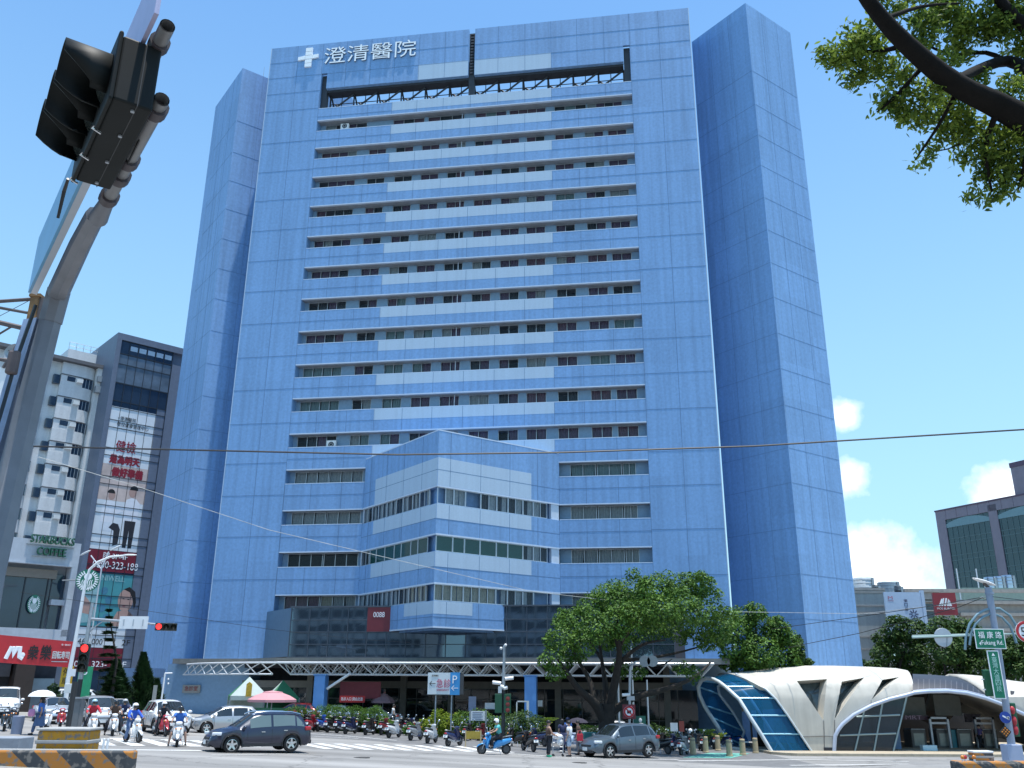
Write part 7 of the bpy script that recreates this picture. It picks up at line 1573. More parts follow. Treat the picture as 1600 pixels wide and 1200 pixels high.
p = grd(25, 1147); m = MB(); m.lathe([(.24, 0), (.27, .8), (.25, .82), (.001, .82)], n=16); tag(m.build('bin', mat('grey_blue_bin', (.2, .24, .34), .5, var=.1), smooth=40, loc=p), 'small grey-blue bin beside the dark shop pillar', 'bin')
for px, lb in ((160, 'white stub marker post left of its twin beside the pedestal'), (166, 'white stub marker post right of its twin beside the pedestal')):
    p = gp(px, 37); m = MB(); m.lathe([(.1, 0), (.05, .05), (.045, .5), (.001, .52)], n=12); tag(m.build('marker_post', M_white, smooth=40, loc=(p.x, p.y, p.z)), lb, 'marker post')
# hospital signs and poles
p = gp(694, 62.5); hs_ = thing('direction_sign', 'white and blue hospital direction board with red characters, arrow and letter P on two posts', 'sign', p); b0 = p.copy(); ha = lambda x, y, D=62.5: at(x, y, D) - b0
a, b_ = ha(669, 1051), ha(718, 1085); zt, zb = ha(694, 1051).z, ha(694, 1085).z; xs_ = ha(703.5, 1060).x
m = MB(); m.box(a.x, -.02, zb, xs_, .3, zt); m.build('white_panel', mat('white_sign_face', (.6, .66, .68), .45, var=.03), hs_); m = MB(); m.box(xs_, -.03, zb - .03, b_.x, .29, zt + .02); m.build('blue_panel', mat('blue_sign_face', (.04, .27, .58), .45, var=.03), hs_); m = MB(); m.box(b_.x, .0, zb, b_.x + .25, .32, zt - .05); m.box(a.x - .06, .02, zb - .05, xs_, .32, zb); m.build('casing', mat('dark_casing', (.05, .055, .06), .5, var=.1), hs_)
textobj('急診', .95, .55, hs_, mat('magenta_lettering', (.5, .05, .14), .5, var=0), (a.x + .58, -.03, zb + .42)); textobj('EMERGENCY', .8, .11, hs_, MATS['magenta_lettering'], (a.x + .62, -.03, zb + .22)); textobj('澄清醫院', .45, .12, hs_, M_blk, (a.x + .25, -.03, zt - .25)); textobj('P', .3, .5, hs_, M_wht, (xs_ + .16, -.04, zt - .68))
def arrow(x, z, s, par, mm, y=-.04):
    q = MB(); q.box(x - s, y, z - s * .09, x + s, y + .015, z + s * .09)
    for sg_ in (-1, 1): q.cbox((x - s * .62, y + .007, z + sg_ * s * .36), s * 1.05, .015, s * .18, 0, Matrix.Rotation(-sg_ * .75, 4, 'Y'))
    q.build('arrow', mm, par)
arrow(a.x + .32, zb + .68, .2, hs_, M_blk); arrow((xs_ + b_.x) / 2, zb + .4, .22, hs_, M_wht)
m = MB(); m.tube((a.x + .55, .15, -.1), (a.x + .55, .15, zb), .05, n=8); m.tube((xs_ + .12, .15, -.1), (xs_ + .12, .15, zb), .05, n=8); m.build('post', M_steel, hs_)
p = gp(786, 58.5); cp_ = thing('camera_pole', 'grey pole with white security cameras and green pedestrian signal boxes', 'pole', p); b0 = p.copy(); ca = lambda x, y, D=58.5: at(x, y, D) - b0
m = MB(); m.path([V(0, 0, -.1), V(0, 0, ca(786, 1078).z)], .12, 10); m.build('lower_post', MATS['black_post'], cp_, smooth=60); m = MB(); m.path([V(0, 0, ca(786, 1078).z), V(.03, 0, ca(786, 1008).z)], [.11, .085], 10); m.build('upper_post', M_steel, cp_, smooth=60)
for x, y, dx in ((776, 1067, -.55), (796, 1060, .55), (784, 1073, -.2), (790, 1075, .25)):
    c = ca(x, y); m = MB(); m.tube(V(c.x - dx * .5, -.15, c.z - .03), V(c.x + dx * .45, -.12, c.z + .03), .11, n=10); m.build('camera', M_white, cp_, smooth=50)
for x, y in ((783, 1013), (790, 1008)): c = ca(x, y); m = MB(); m.ball((c.x, -.05, c.z), .09); m.build('dome', M_white, cp_, smooth=60)
for x, sgn in ((779, -1), (793, 1)):
    a, b_ = ca(x, 1084), ca(x, 1114); m = MB(); m.box(a.x - .22, -.22, b_.z, a.x + .22, .1, a.z); m.build('signal_box', mat('dark_green_box', (.01, .08, .04), .5, var=.1), cp_, bevel=.03)
    if sgn > 0:
        m = MB()
        for zz, rr_ in ((a.z - .28, .13), (a.z - .62, .13), (a.z - .95, .13)): m.lathe([(rr_, -.03), (.001, -.05)], (a.x + .02, -.22, zz), 'y', 14)
        m.build('lens', mat('dull_red_lens', (.20, .03, .025), .4, var=.3), cp_)
c = ca(781, 1075); m = MB(); m.box(c.x - .1, -.16, c.z - .3, c.x + .12, -.04, c.z + .1); m.build('junction_box', M_whitepl, cp_)
p = gp(747, 62.8); ib_ = thing('information_board', 'small white notice board on a frame in the planting bed', 'notice board', p); b0 = p.copy(); m = MB(); zt = (at(747, 1111, 62.8) - b0).z; zb = (at(747, 1126, 62.8) - b0).z; m.box(-.5, -.03, zb, .42, .03, zt); m.build('board', mat('white_notice', (.66, .7, .74), .5, var=.05), ib_); m = MB(); m.box(-.6, 0, 0, -.52, .08, zt + .05); m.box(.45, 0, 0, .53, .08, zt + .05); m.build('post', M_steel, ib_)
m = MB()
for k in range(5): m.box(-.4, -.04, zt - .1 - k * .11, .3 - .1 * (k % 2), -.032, zt - .075 - k * .11)
m.build('text_line', MATS['navy_mark'], ib_)
p = grd(739, 1168); yb = thing('barrier', 'dull yellow low barrier on two posts among the parked scooters', 'barrier', p); m = MB(); m.box(-.42, -.03, .45, .42, .03, .85); m.build('panel', mat('dull_yellow', (.30, .22, .03), .7, var=.2), yb); m = MB(); m.tube((-.42, 0, 0), (-.42, 0, .9), .04, n=7); m.tube((.42, 0, 0), (.42, 0, .9), .04, n=7); m.build('post', MATS['tan_concrete'], yb)
p = gp(983, 56); np_ = thing('no_entry_sign_pole', 'curved grey pole with two round plates and a red ringed prohibition sign by the tree', 'sign pole', p); b0 = p.copy(); na = lambda x, y, D=56: at(x, y, D) - b0
m = MB(); m.path([V(0, 0, -.1), na(984, 1060), na(985, 1042), na(993, 1034), na(1010, 1032.5), na(1050, 1032.5)], [.08, .075, .07, .06, .055, .05], 9); m.build('post', M_steel, np_, smooth=60)
for x in (1007, 1019): c = na(x, 1033); m = MB(); m.lathe([(.33, -.02), (.33, .02)], (c.x, -.12, c.z), 'y', 22); m.build('round_plate', mat('plate_back', (.22, .25, .27), .45, .4, var=.1), np_)
c = na(982.5, 1112); m = MB(); m.lathe([(.33, -.02), (.33, .02)], (c.x, -.12, c.z), 'y', 24); m.build('sign_disc', M_wht, np_); m = MB(); m.path([V(c.x + .27 * math.cos(t), -.145, c.z + .27 * math.sin(t)) for t in np.linspace(0, 2 * PI, 25)[:-1]], .055, 6, closed=True); m.tube((c.x - .2, -.15, c.z + .2), (c.x + .2, -.15, c.z - .2), .035, n=6); m.build('red_ring', M_red, np_, smooth=60); m = MB(); m.box(c.x - .12, -.148, c.z - .1, c.x + .12, -.142, c.z + .08); m.build('symbol', M_blk, np_); m = MB(); m.box(c.x - .38, -.1, c.z - .4, c.x + .38, -.09, c.z + .4); m.build('backing', mat('maroon_backing', (.16, .02, .03), .5, var=.05), np_)
c = na(977, 1086); m = MB(); m.tube((c.x - .2, -.15, c.z), (c.x + .25, -.1, c.z + .03), .09, n=9); m.build('camera', M_white, np_, smooth=50); c = na(986, 1091); m = MB(); m.box(c.x - .25, -.1, c.z - .12, c.x + .2, .1, c.z + .12); m.build('junction_box', M_steel, np_)
for px, yt, lb in ((969, 1012, 'left tall slim white flagpole behind the tree'), (992, 1010, 'middle slim white flagpole behind the tree'), (1015, 1062, 'right shorter white flagpole behind the trunk')):
    p = gp(px, 63); m = MB(); h_ = (at(px, yt, 63) - p).z; m.tube((0, 0, -.2), (0, 0, h_), .07, .05, n=8); tag(m.build('flagpole', mat('white_flagpole', (.5, .54, .58), .35, .2, var=.05), smooth=60, loc=p), lb, 'flagpole', 'flagpoles before the entrance')
p = gp(1001, 59.5); gsn = thing('service_sign', 'green square sign with a white sleeping figure mark behind the slate SUV', 'sign', p); m = MB(); zc = (at(1001, 1128, 59.5) - p).z; m.box(-.38, -.04, zc - .35, .38, .04, zc + .35); m.build('board', mat('dark_green_sign', (.01, .12, .09), .5, var=.05), gsn); m = MB(); m.ball((.05, -.05, zc - .12), .2, .02, .06); m.ball((.05, -.05, zc + .1), .1, .02, .13); m.build('symbol', M_wht, gsn); m = MB(); m.tube((0, .05, 0), (0, .05, zc - .3), .04, n=7); m.build('post', M_steel, gsn)
p = gp(1055, 62); o = thing('white_notice', 'small white notice board right of the tree trunk', 'notice board', p); zc = (at(1055, 1136, 62) - p).z; m = MB(); m.box(-.24, -.02, zc - .26, .24, .02, zc + .26); m.build('board', MATS['white_notice'], o); m = MB(); m.tube((0, .03, 0), (0, .03, zc), .03, n=6); m.build('post', M_steel, o)
p = gp(1067, 62); o = thing('red_notice', 'narrow dull red notice board beside the white notice', 'notice board', p); zc = (at(1067, 1135, 62) - p).z; m = MB(); m.box(-.16, -.02, zc - .32, .16, .02, zc + .32); m.build('board', mat('dull_red_board', (.24, .05, .04), .6, var=.1), o); m = MB(); m.tube((0, .03, 0), (0, .03, zc), .03, n=6); m.build('post', M_steel, o)
p = gp(921, 58.5); m = MB(); m.box(-.42, -.3, 0, .42, .3, .95); tag(m.build('cabinet', mat('teal_cabinet', (.05, .22, .22), .5, var=.1), loc=p, bevel=.04), 'teal street cabinet behind the waiting people', 'cabinet')
p = gp(243, 70); bl_ = thing('wall_lamp_post', 'thin blue-white lamp post with a flat arm and two small lamps by the blue wall', 'lamp post', gp(257, 72)); b0 = bl_.location.copy(); ba = lambda x, y, D=72: at(x, y, D) - b0
m = MB(); q = ba(258, 1052); m.path([V(q.x - .05, 0, 0), V(q.x, 0, q.z)], .07, 8); m.path([V(q.x, 0, q.z), V(q.x + .55, 0, q.z + .02)], .05, 6); m.build('post', M_white, bl_)
for yy in (1061, 1068): c = ba(263, yy); m = MB(); m.ball((c.x, 0, c.z), .07); m.build('lamp', M_white, bl_, smooth=60)
p = gp(236, 66); m = MB(); m.box(-.12, -.06, 0, .12, .06, 2.4); tag(m.build('slim_post_sign', MATS['grey_sign_board'], loc=p), 'slim grey vertical post sign between cypress and blue wall', 'sign')
# tents and parasols under the canopy
def tent(px, D, wd, ht, lb, m1, m2):
    p = gp(px, D); o = thing('canopy_tent', lb, 'tent', p, .35); e = ht * .6; m = MB(); w2 = wd / 2
    m.add([(-w2, -w2, e), (w2, -w2, e), (w2, w2, e), (-w2, w2, e), (0, 0, ht)], [(0, 1, 4), (2, 3, 4)], 1); m.add([(-w2, -w2, e), (w2, -w2, e), (w2, w2, e), (-w2, w2, e), (0, 0, ht)], [(1, 2, 4), (3, 0, 4)], 0); m.build('roof', [m1, m2], o)
    v = MB(); v.add([(-w2, -w2, e), (w2, -w2, e), (w2, -w2, e - .3), (-w2, -w2, e - .3)], [(0, 3, 2, 1)], 0); v.add([(-w2, -w2, e), (-w2, w2, e), (-w2, w2, e - .3), (-w2, -w2, e - .3)], [(0, 1, 2, 3)], 1); v.build('valance', [m2, m1], o); s_ = MB(); s_.add([(-w2, w2, e), (w2, w2, e), (w2, w2, .2), (-w2, w2, .2)], [(0, 1, 2, 3)]); s_.build('rear_wall', m2, o)
    for a in (-1, 1):
        for b_ in (-1, 1): q = MB(); q.tube((a * w2, b_ * w2, 0), (a * w2, b_ * w2, e), .035, n=6); q.build('leg', M_steel, o)
    return o
M_tg = mat('green_tent_fabric', (.03, .17, .08), .8, var=.08, scale=2); M_tw = mat('pale_tent_fabric', (.36, .42, .40), .8, var=.06, scale=2)
tent(383, 69, 2.6, 3.3, 'green and pale grey peaked tent behind the silver hatchback', M_tg, M_tw); tent(437, 72, 2.3, 3.2, 'pale green peaked tent farther back beside the blue column', M_tw, M_tg)
p = gp(383, 66.8); m = MB(); m.box(-1.9, -.03, .3, 2.9, .03, 1.2); tag(m.build('screen_fence', mat('green_screen', (.02, .10, .05), .8, var=.2, scale=3), loc=p), 'dark green low screen in front of the peaked tent', 'screen')
p = at(389, 1078, 67.5); m = MB(); m.box(-.2, -.03, -.45, .2, .03, .4); m.prism([(-.2, .4), (.2, .4), (0, .55)], -.03, .03); tag(m.build('warning_sign', mat('warning_yellow', (.5, .32, .03), .6, var=.3, scale=6), loc=p), 'small yellow warning board hanging on the peaked tent', 'sign')
def parasol(px, D, ytop, yedge, half, lb, mm):
    p = gp(px, D); o = thing('parasol', lb, 'parasol', p); zt = (at(px, ytop, D) - p).z; ze = (at(px, yedge, D) - p).z; r = half / (F / .947 / D); m = MB(); m.lathe([(r, ze - .16), (r, ze), (r * .72, ze + (zt - ze) * .45), (r * .42, ze + (zt - ze) * .74), (r * .4, ze + (zt - ze) * .86), (.001, zt)], n=8, cap=False); m.build('canopy', mm, o); q = MB(); q.tube((0, 0, 0), (0, 0, zt), .035, n=7); q.build('pole', M_steel, o)
    for k in range(8): q = MB(); a = 2 * PI * k / 8; q.tube((0, 0, ze + .25), (r * .97 * math.cos(a), r * .97 * math.sin(a), ze), .012, n=4); q.build('rib', M_steel, o)
M_pk = mat('pink_fabric', (.52, .25, .27), .8, var=.05, scale=2)
parasol(421, 63, 1079, 1093, 38, 'faded pink square parasol behind the navy SUV roof', M_pk); parasol(596, 72, 1083, 1095, 18, 'dull mauve parasol in the shade left of the entrance', mat('mauve_fabric', (.25, .16, .18), .8, var=.05))
p = at(551, 1092, 69.5); rbn = thing('red_banner', 'red banner with white characters hung in the shade of the canopy', 'banner', p); m = MB(); m.box(-.95, -.02, -.25, .9, .02, .22); m.build('cloth', mat('red_banner_cloth', (.38, .02, .02), .7, var=.1, scale=3), rbn); textobj('急診入口 請由此進', 1.6, .24, rbn, M_wht, (-.85, -.03, -.12))
p = at(560, 1076, 71.5); m = MB(); m.box(-1.4, -.02, -.7, 1.7, .02, .5); tag(m.build('red_wall_panel', MATS['dark_red_panel'], loc=p), 'large dim red panel on the wall above the red banner', 'panel')
# low wall and steps
lw = MB(); q0 = hw(-2.5, -8.2, 0); lw.box(-2.5, -8.3, -.4, 3.6, -8.0, 1.15); lw.build('low_wall', mat('pale_blue_wall', (.24, .34, .52), .7, var=.08), loc=(0, 78, 0), rz=-AZ); tag(bpy.data.objects['low_wall'], 'pale blue low wall behind the planting before the entrance', 'wall')
stp = MB()
for k in range(5): stp.box(3.2, -14.2 + k * .35, -1, 8.0, -11, -.35 + k * .15)
stp.build('steps', mat('blue_grey_steps', (.20, .25, .34), .8, var=.1), loc=(0, 78, 0), rz=-AZ); tag(bpy.data.objects['steps'], 'wide blue-grey entrance steps behind the waiting people', 'steps')
p = at(738, 1096, 71); pob = thing('pale_poster', 'pale blue poster on a stand inside the entrance', 'poster', p); m = MB(); m.box(-.28, -.02, -.65, .28, .02, .35); m.build('sheet', mat('pale_blue_poster', (.3, .35, .5), .5, var=.1), pob)
p = at(766, 1103, 71); m = MB(); m.box(-.4, -.1, -.22, .4, .1, .22); tag(m.build('counter_sign', M_white, loc=p), 'small white sign box beside the pale poster', 'sign')
p = at(844, 1099, 71); m = MB(); m.box(-.17, -.02, -.22, .17, .02, .22); tag(m.build('door_notice', M_white, loc=p), 'white notice stuck on the dark glass right of the blue column', 'notice')
p = gp(818, 64); m = MB(); h_ = (at(818, 1095, 64) - p).z; m.box(-.5, -.06, 0, -.42, .06, h_); m.box(.2, -.1, 0, .36, .1, h_); m.box(-.5, -.06, h_ - .08, .36, .06, h_); tag(m.build('pay_frame', M_whitepl, loc=p), 'white metal frame standing left of the blue column', 'frame')

# right side: lamp and sign mast, islands
RD = 48.0
p = gp(1580, RD); rp_ = thing('sign_mast', 'blue-grey lamp mast with hoop arms, road name plates and a flat white lamp on top', 'sign mast', p); b0 = p.copy(); rq = lambda x, y, D=RD: at(x, y, D) - b0
M_mast = mat('blue_grey_mast', (.26, .31, .40), .5, .1, var=.08)
m = MB(); t_ = rq(1544, 918); bx = rq(1580, 1160).x; pts = [V(rq(1580, 1165).x, 0, .5), rq(1573, 1110), rq(1556, 990), t_]; m.path(pts, [.2, .17, .15, .18], 10); m.lathe([(.22, -.05), (.22, .05)], (t_.x + .02, 0, t_.z - .3), n=12); m.build('shaft', M_mast, rp_, smooth=50)
m = MB(); z1 = rq(1580, 1163).z; m.zprism([V(bx - .42, -.35), V(bx + .34, -.35), V(bx + .42, .35), V(bx - .42, .35)], -.4, z1); m.build('base_block', mat('blue_white_block', (.36, .42, .56), .6, var=.06), rp_, bevel=.03)
m = MB(); a, b_ = rq(1519, 903), rq(1556, 915); m.ball((0, 0, 0), (b_ - a).length / 2, .28, .07); m.xf(Matrix.Translation((a + b_) / 2) @ Matrix.Rotation(math.atan2(-(b_.z - a.z), b_.x - a.x), 4, 'Y')); m.build('lamp_head', M_white, rp_, smooth=60)
m = MB(); q = rq(1537, 911); m.tube(t_, q, .08, n=6); m.build('lamp_bracket', M_dst, rp_)
M_hp = mat('teal_grey_hoop', (.16, .26, .31), .4, .2, var=.06)
m = MB()
for pts in ([(1508, 1015), (1509, 995), (1515, 975), (1527, 960), (1540, 953), (1550, 951)], [(1515, 1008), (1517, 990), (1524, 975), (1536, 964), (1548, 959)], [(1550, 951), (1562, 951), (1578, 962), (1588, 978), (1593, 995)], [(1552, 959), (1565, 964), (1578, 978), (1585, 995), (1588, 1005)]): m.path([rq(*q) for q in pts], .07, 8)
m.build('hoop_arm', M_hp, rp_, smooth=60)
m = MB(); m.tube(rq(1425, 996, RD), rq(1590, 990, RD), .055, n=7); m.tube(rq(1425, 993.5, RD + .4), rq(1520, 991, RD + .4), .04, n=7); m.build('cross_arm', mat('pale_green_arm', (.32, .42, .40), .4, .2, var=.05), rp_)
dc = rq(1475, 996); m = MB(); m.lathe([(.46, -.02), (.46, .02)], (dc.x, .1, dc.z), 'y', 28); m.build('round_plate', mat('plate_rear', (.42, .45, .5), .4, .4, var=.06), rp_); m = MB(); m.path([V(dc.x + .46 * math.cos(t), .1, dc.z + .46 * math.sin(t)) for t in np.linspace(0, 2 * PI, 29)[:-1]], .02, 5, closed=True); m.tube((dc.x + .2, .06, dc.z), (dc.x + .12, .06, dc.z - .44), .02, n=5); m.build('plate_rim', M_steel, rp_)
rn = thing('road_name_sign', 'green road name plate with white border hung in front of the mast', 'sign', rq(1547, 998, RD - .3) + b0, .06); m = MB(); m.box(-.80, 0, -.5, .80, .03, .5); m.build('border', M_wht, rn); m = MB(); m.box(-.76, -.008, -.46, .76, 0, .46); m.build('face', M_green, rn); textobj('福 康 路', 1.25, .34, rn, M_wht, (-.62, -.016, .02)); textobj('Fukang Rd.', 1.15, .27, rn, M_wht, (-.5, -.016, -.36)); m = MB(); m.prism([(-.62, -.24), (-.54, -.14), (-.54, -.34)], -.016, -.009); m.build('arrow_mark', M_wht, rn)
vn = thing('road_name_sign', 'tall narrow green plate with vertical white characters below the road name plate', 'sign', rq(1557, 1054, RD - .28) + b0, .06); q0, q1 = rq(1545, 1016, RD - .28), rq(1566, 1092, RD - .28); c_ = rq(1557, 1054, RD - .28); SHV = Matrix(((1, 0, -.2, 0), (0, 1, 0, 0), (0, 0, 1, 0), (0, 0, 0, 1)))
hh = (q0.z - q1.z) / 2; SHV[0][2] = (rq(1551, 1016).x - rq(1564, 1092).x) / (2 * hh)
m = MB(); m.box(-.31, 0, -hh, .31, .03, hh); m.xf(SHV); m.build('border', M_wht, vn); m = MB(); m.box(-.26, -.008, -hh + .05, .26, 0, hh - .05); m.xf(SHV); m.build('face', M_green, vn)
for k, ch in enumerate('臺灣大道四段'):
    t = text_mb(ch, .27, .27, .01); zz = hh - .58 - k * (2 * hh - .6) / 6.2; t.xf(SHV @ Matrix.Translation((-.13, -.012, zz))); t.build('lettering', mat('pale_green_lettering', (.35, .62, .55), .5, var=0), vn)
m = MB(); m.prism([(-.09, hh - .26), (.09, hh - .26), (0, hh - .12)], -.014, -.009); m.xf(SHV); m.build('arrow_mark', M_wht, vn)
gb2 = thing('traffic_light', 'back of a dark green signal head clamped to the mast', 'traffic signal', rq(1549, 1072) + b0); m = MB(); m.box(-.28, 0, -.5, .1, .25, .8); m.build('housing', mat('bottle_green', (.01, .09, .04), .5, var=.1), gb2, bevel=.05); m = MB(); m.box(-.4, .05, .3, -.2, .12, .36); m.box(-.4, .05, -.2, -.2, .12, -.14); m.build('clamp', M_white, gb2)
g3 = thing('countdown_light', 'side of a black signal head with red countdown discs to the right of the mast', 'traffic signal', rq(1583, 1118) + b0); m = MB(); m.box(-.05, 0, -1.0, .22, .3, .6); m.build('housing', MATS['bottle_green'], g3, bevel=.04); m = MB()
for z in (.25, -.25, -.68): m.ball((-.02, -.05, z), .13, .12, .24 if z < 0 else .2)
m.build('lens', mat('red_disc', (.45, .03, .04), .4, var=.15), g3, smooth=60)
sl = thing('speed_sign', 'round red ringed speed limit sign with a black 50 at the right edge', 'sign', at(1603, 987, 45)); m = MB(); m.lathe([(.5, -.02), (.5, .02)], (0, 0, 0), 'y', 28); m.build('disc', M_wht, sl); m = MB(); m.path([V(.43 * math.cos(t), -.03, .43 * math.sin(t)) for t in np.linspace(0, 2 * PI, 33)[:-1]], .07, 6, closed=True)
for i, q in enumerate(m.v): m.v[i] = (q[0], -.03 + (q[1] + .03) * .15, q[2])
m.build('ring', M_red, sl, smooth=60); textobj('50', .5, .42, sl, M_blk, (-.25, -.03, -.21)); m = MB(); m.tube((0, .06, -.2), (0, .06, -7), .06, n=8); m.build('post', M_steel, sl)
ba_ = thing('keep_right_sign', 'round blue sign with a white slanting arrow on the mast', 'sign', rq(1571, 1121, RD - .4) + b0); m = MB(); m.lathe([(.28, -.02), (.28, .02)], (0, 0, 0), 'y', 26); m.build('disc', mat('deep_blue_sign', (.01, .05, .30), .45, var=.03), ba_); q = MB(); q.cbox((0, -.03, 0), .34, .01, .07, 0, Matrix.Rotation(.5, 4, 'Y')); q.cbox((.1, -.03, -.0), .17, .01, .06, 0, Matrix.Rotation(.0, 4, 'Y')); q.cbox((.13, -.03, -.03), .06, .01, .17, 0, Matrix.Rotation(.0, 4, 'Y')); q.build('arrow', M_wht, ba_)
dm = thing('hazard_marker', 'diamond hazard marker with amber dots below the blue arrow sign', 'sign', rq(1571, 1143.5, RD - .4) + b0); m = MB(); m.prism([(-.29, 0), (0, -.3), (.29, 0), (0, .3)], -.02, .02); m.build('plate', M_blk, dm); m = MB()
for i in range(3):
    for j in range(3): x = (i - j) * .085; z = (i + j - 2) * .085; m.lathe([(.048, -.022), (.03, -.05), (.001, -.055)], (x, 0, z), 'y', 12)
m.build('reflector', mat('amber_reflector', (.5, .18, .02), .3, var=.1), dm, smooth=60)
i2 = thing('striped_barrier', 'worn orange and black barrier across the bottom right corner', 'barrier', gp(1550, 44)); c0 = i2.location.copy(); a = at(1497, 1190, 44) - c0; m = MB(); m.zprism([V(a.x, 0), V(a.x + 9, 0), V(a.x + 9, .9), V(a.x, .9)], -.5, a.z); m.build('kerb_block', M_str, i2, bevel=.08)
stk = thing('brick_stack', 'stacked white and rusty orange blocks on the barrier beside the mast', 'blocks', at(1539, 1190, 44.4)); c0 = stk.location.copy(); w_ = (at(1555, 1190, 44.4) - at(1523, 1190, 44.4)).x / 2
for k, (z0, z1, mm) in enumerate(((-.05, .04, M_conc), (.04, .14, M_str), (.14, .25, M_conc), (.25, .36, M_str), (.36, .45, M_white))): m = MB(); e = .03 * (k % 2); m.box(-w_ + e, 0, z0, w_ - e, .6, z1); m.build('block', mm, stk, bevel=.02)
for px, lb in ((1505, 'left small amber warning lamp of the pair on the barrier'), (1509, 'small red warning lamp next to the left amber one'), (1523, 'right small amber warning lamp beside the stacked blocks')):
    o = thing('warning_lamp', lb, 'warning lamp', at(px, 1190.5, 44.2), 0, 'warning lamps on the barrier'); m = MB(); m.tube((0, 0, -.05), (0, 0, .12), .05, n=8); m.build('base', M_white, o); m = MB(); m.ball((0, 0, .2), .095, .07, .095); m.build('lens', M_tail if 'red' in lb else M_amber, o, smooth=60)

# ---------------------------------------------------------------- signal mast in the foreground, top left
M_matte = mat('dark_matte_housing', (.006, .008, .0075), .6, var=.25, scale=4, spec=.25)
fm_ = thing('signal_mast', 'dark three-lamp traffic signal on a thick grey mast arm reaching over from the left edge', 'traffic signal', gnd(-7.2, 8.6)); f0 = fm_.location.copy()
HZ = 3.75
def hzp(x, y, h=HZ): d = ray(x, y); t = h / d.z; return O + d * t - f0
# lower pipe: line under the head; upper pipe a little higher
pA = hzp(253, 155); pB = hzp(163, 322)
dv = (pB - pA); LP = dv.length; dv.normalize(); lf_ = V(-dv.y, dv.x, 0)      # dv: along the arm away from the camera, lf_: to its left
m = MB(); m.path([pA, pB], .052, 14, cap=False); m.path([pA, pB], .044, 12, cap=False)
uA = hzp(262, 40, HZ + .42); uB = uA + dv * 1.6; m.path([uA, uB], .05, 14, cap=False); m.path([uA, uB], .042, 12, cap=False); m.build('pipe', mat('grey_pipe', (.22, .22, .22), .5, .3, var=.15), fm_, smooth=60)
m = MB()
mat('dark_clamp', (.05, .04, .045), .5, var=.2)
for t in (.08, .52, .68, .9):
    m = MB(); c = pA + dv * t * LP; m.path([c - dv * .05, c + dv * .05], .075, 12); m.build('clamp', MATS['dark_clamp'], fm_, smooth=50)
m = MB(); c = uA + dv * .22; m.path([c - dv * .04, c + dv * .04], .07, 12); m.build('clamp', MATS['dark_clamp'], fm_, smooth=50)
# thick tapered arm and the bent post
q1 = hzp(158, 332, HZ); q2 = hzp(130, 385); q3 = hzp(94, 462, HZ - .02)
arm = [pB - dv * .7, q1, q2, q3]
low = [at(84, 500, q3.y + f0.y + .05) - f0, at(58, 600, q3.y + f0.y + .05) - f0, at(20, 760, q3.y + f0.y - .1) - f0, at(-14, 900, q3.y + f0.y - .3) - f0, at(-60, 1150, q3.y + f0.y - .5) - f0, at(-110, 1330, q3.y + f0.y - .6) - f0]
m = MB(); m.path([q1 - dv * .25, q1, q1 + dv * .12], [.054, .07, .08], 14); pts = [q1 + dv * .1, q2, q3] + low
rads = [.08, .092, .105, .108, .115, .13, .145, .16, .16]
m.path([p + V(-.03, 0, .02) for p in pts], rads, 8); m.build('arm', mat('grey_mast_paint', (.17, .18, .20), .5, .15, var=.12, scale=3, streak=.1), fm_, smooth=38)
m = MB(); k_ = q3 + V(-.03, 0, .02); m.path([q3 + V(-.02, 0, .06), low[0] + V(-.03, 0, -.02)], [.113, .114], 8); m.build('joint_collar', MATS['grey_mast_paint'], fm_, smooth=38)
# weathered side channel that runs down the post
ch = MB(); off = V(-.2, -.02, 0)
rows = [[p + off * s_ + V(0, -.05, 0), p + off * s_ + V(-.16, .0, 0), p + off * s_ + V(-.16, .12, 0), p + off * s_ + V(0, .1, 0)] for p, s_ in zip(low[:5], (.7, .8, .95, 1.05, 1.1))]
ch.grid(rows, 0, True); ch.build('side_channel', mat('weathered_blue_strip', (.26, .33, .46), .45, .1, var=.35, scale=2.2, streak=.3), fm_)
cb_ = MB(); cb_.path([low[0] + V(-.13, -.14, .1), low[1] + V(-.15, -.18, .15), low[1] + V(-.17, -.2, -.25), low[2] + V(-.16, -.22, .2), low[3] + V(-.2, -.22, 0)], .018, 6); cb_.build('cable', M_black, fm_, smooth=60); cb_ = MB(); cb_.path([pA + dv * .9 + V(-.1, 0, .12), pA + dv * .75 + V(-.02, -.02, -.12), pA + dv * .45 + V(.0, -.02, -.02)], .008, 5); cb_.build('cable', M_black, fm_, smooth=60)
lk = MB(); lk.box(-.05, -.04, -.12, .05, .04, .12); lk.xf(Matrix.Translation(low[1] + V(-.16, -.2, .15))); lk.build('latch_box', M_dst, fm_, bevel=.02)
# sign boards seen edge-on, hung on the left of the arm
def board(a, L_, h0, h1, col, nm, th=.03, edge=None):
    m = MB(); v = [a, a + dv * L_]; m.add([v[0] + V(0, 0, h0), v[1] + V(0, 0, h0), v[1] + V(0, 0, h1), v[0] + V(0, 0, h1)] + [p + lf_ * th for p in (v[0] + V(0, 0, h0), v[1] + V(0, 0, h0), v[1] + V(0, 0, h1), v[0] + V(0, 0, h1))], [(0, 1, 2, 3), (7, 6, 5, 4), (0, 4, 5, 1), (1, 5, 6, 2), (2, 6, 7, 3), (3, 7, 4, 0)]); return m.build(nm, col, fm_)
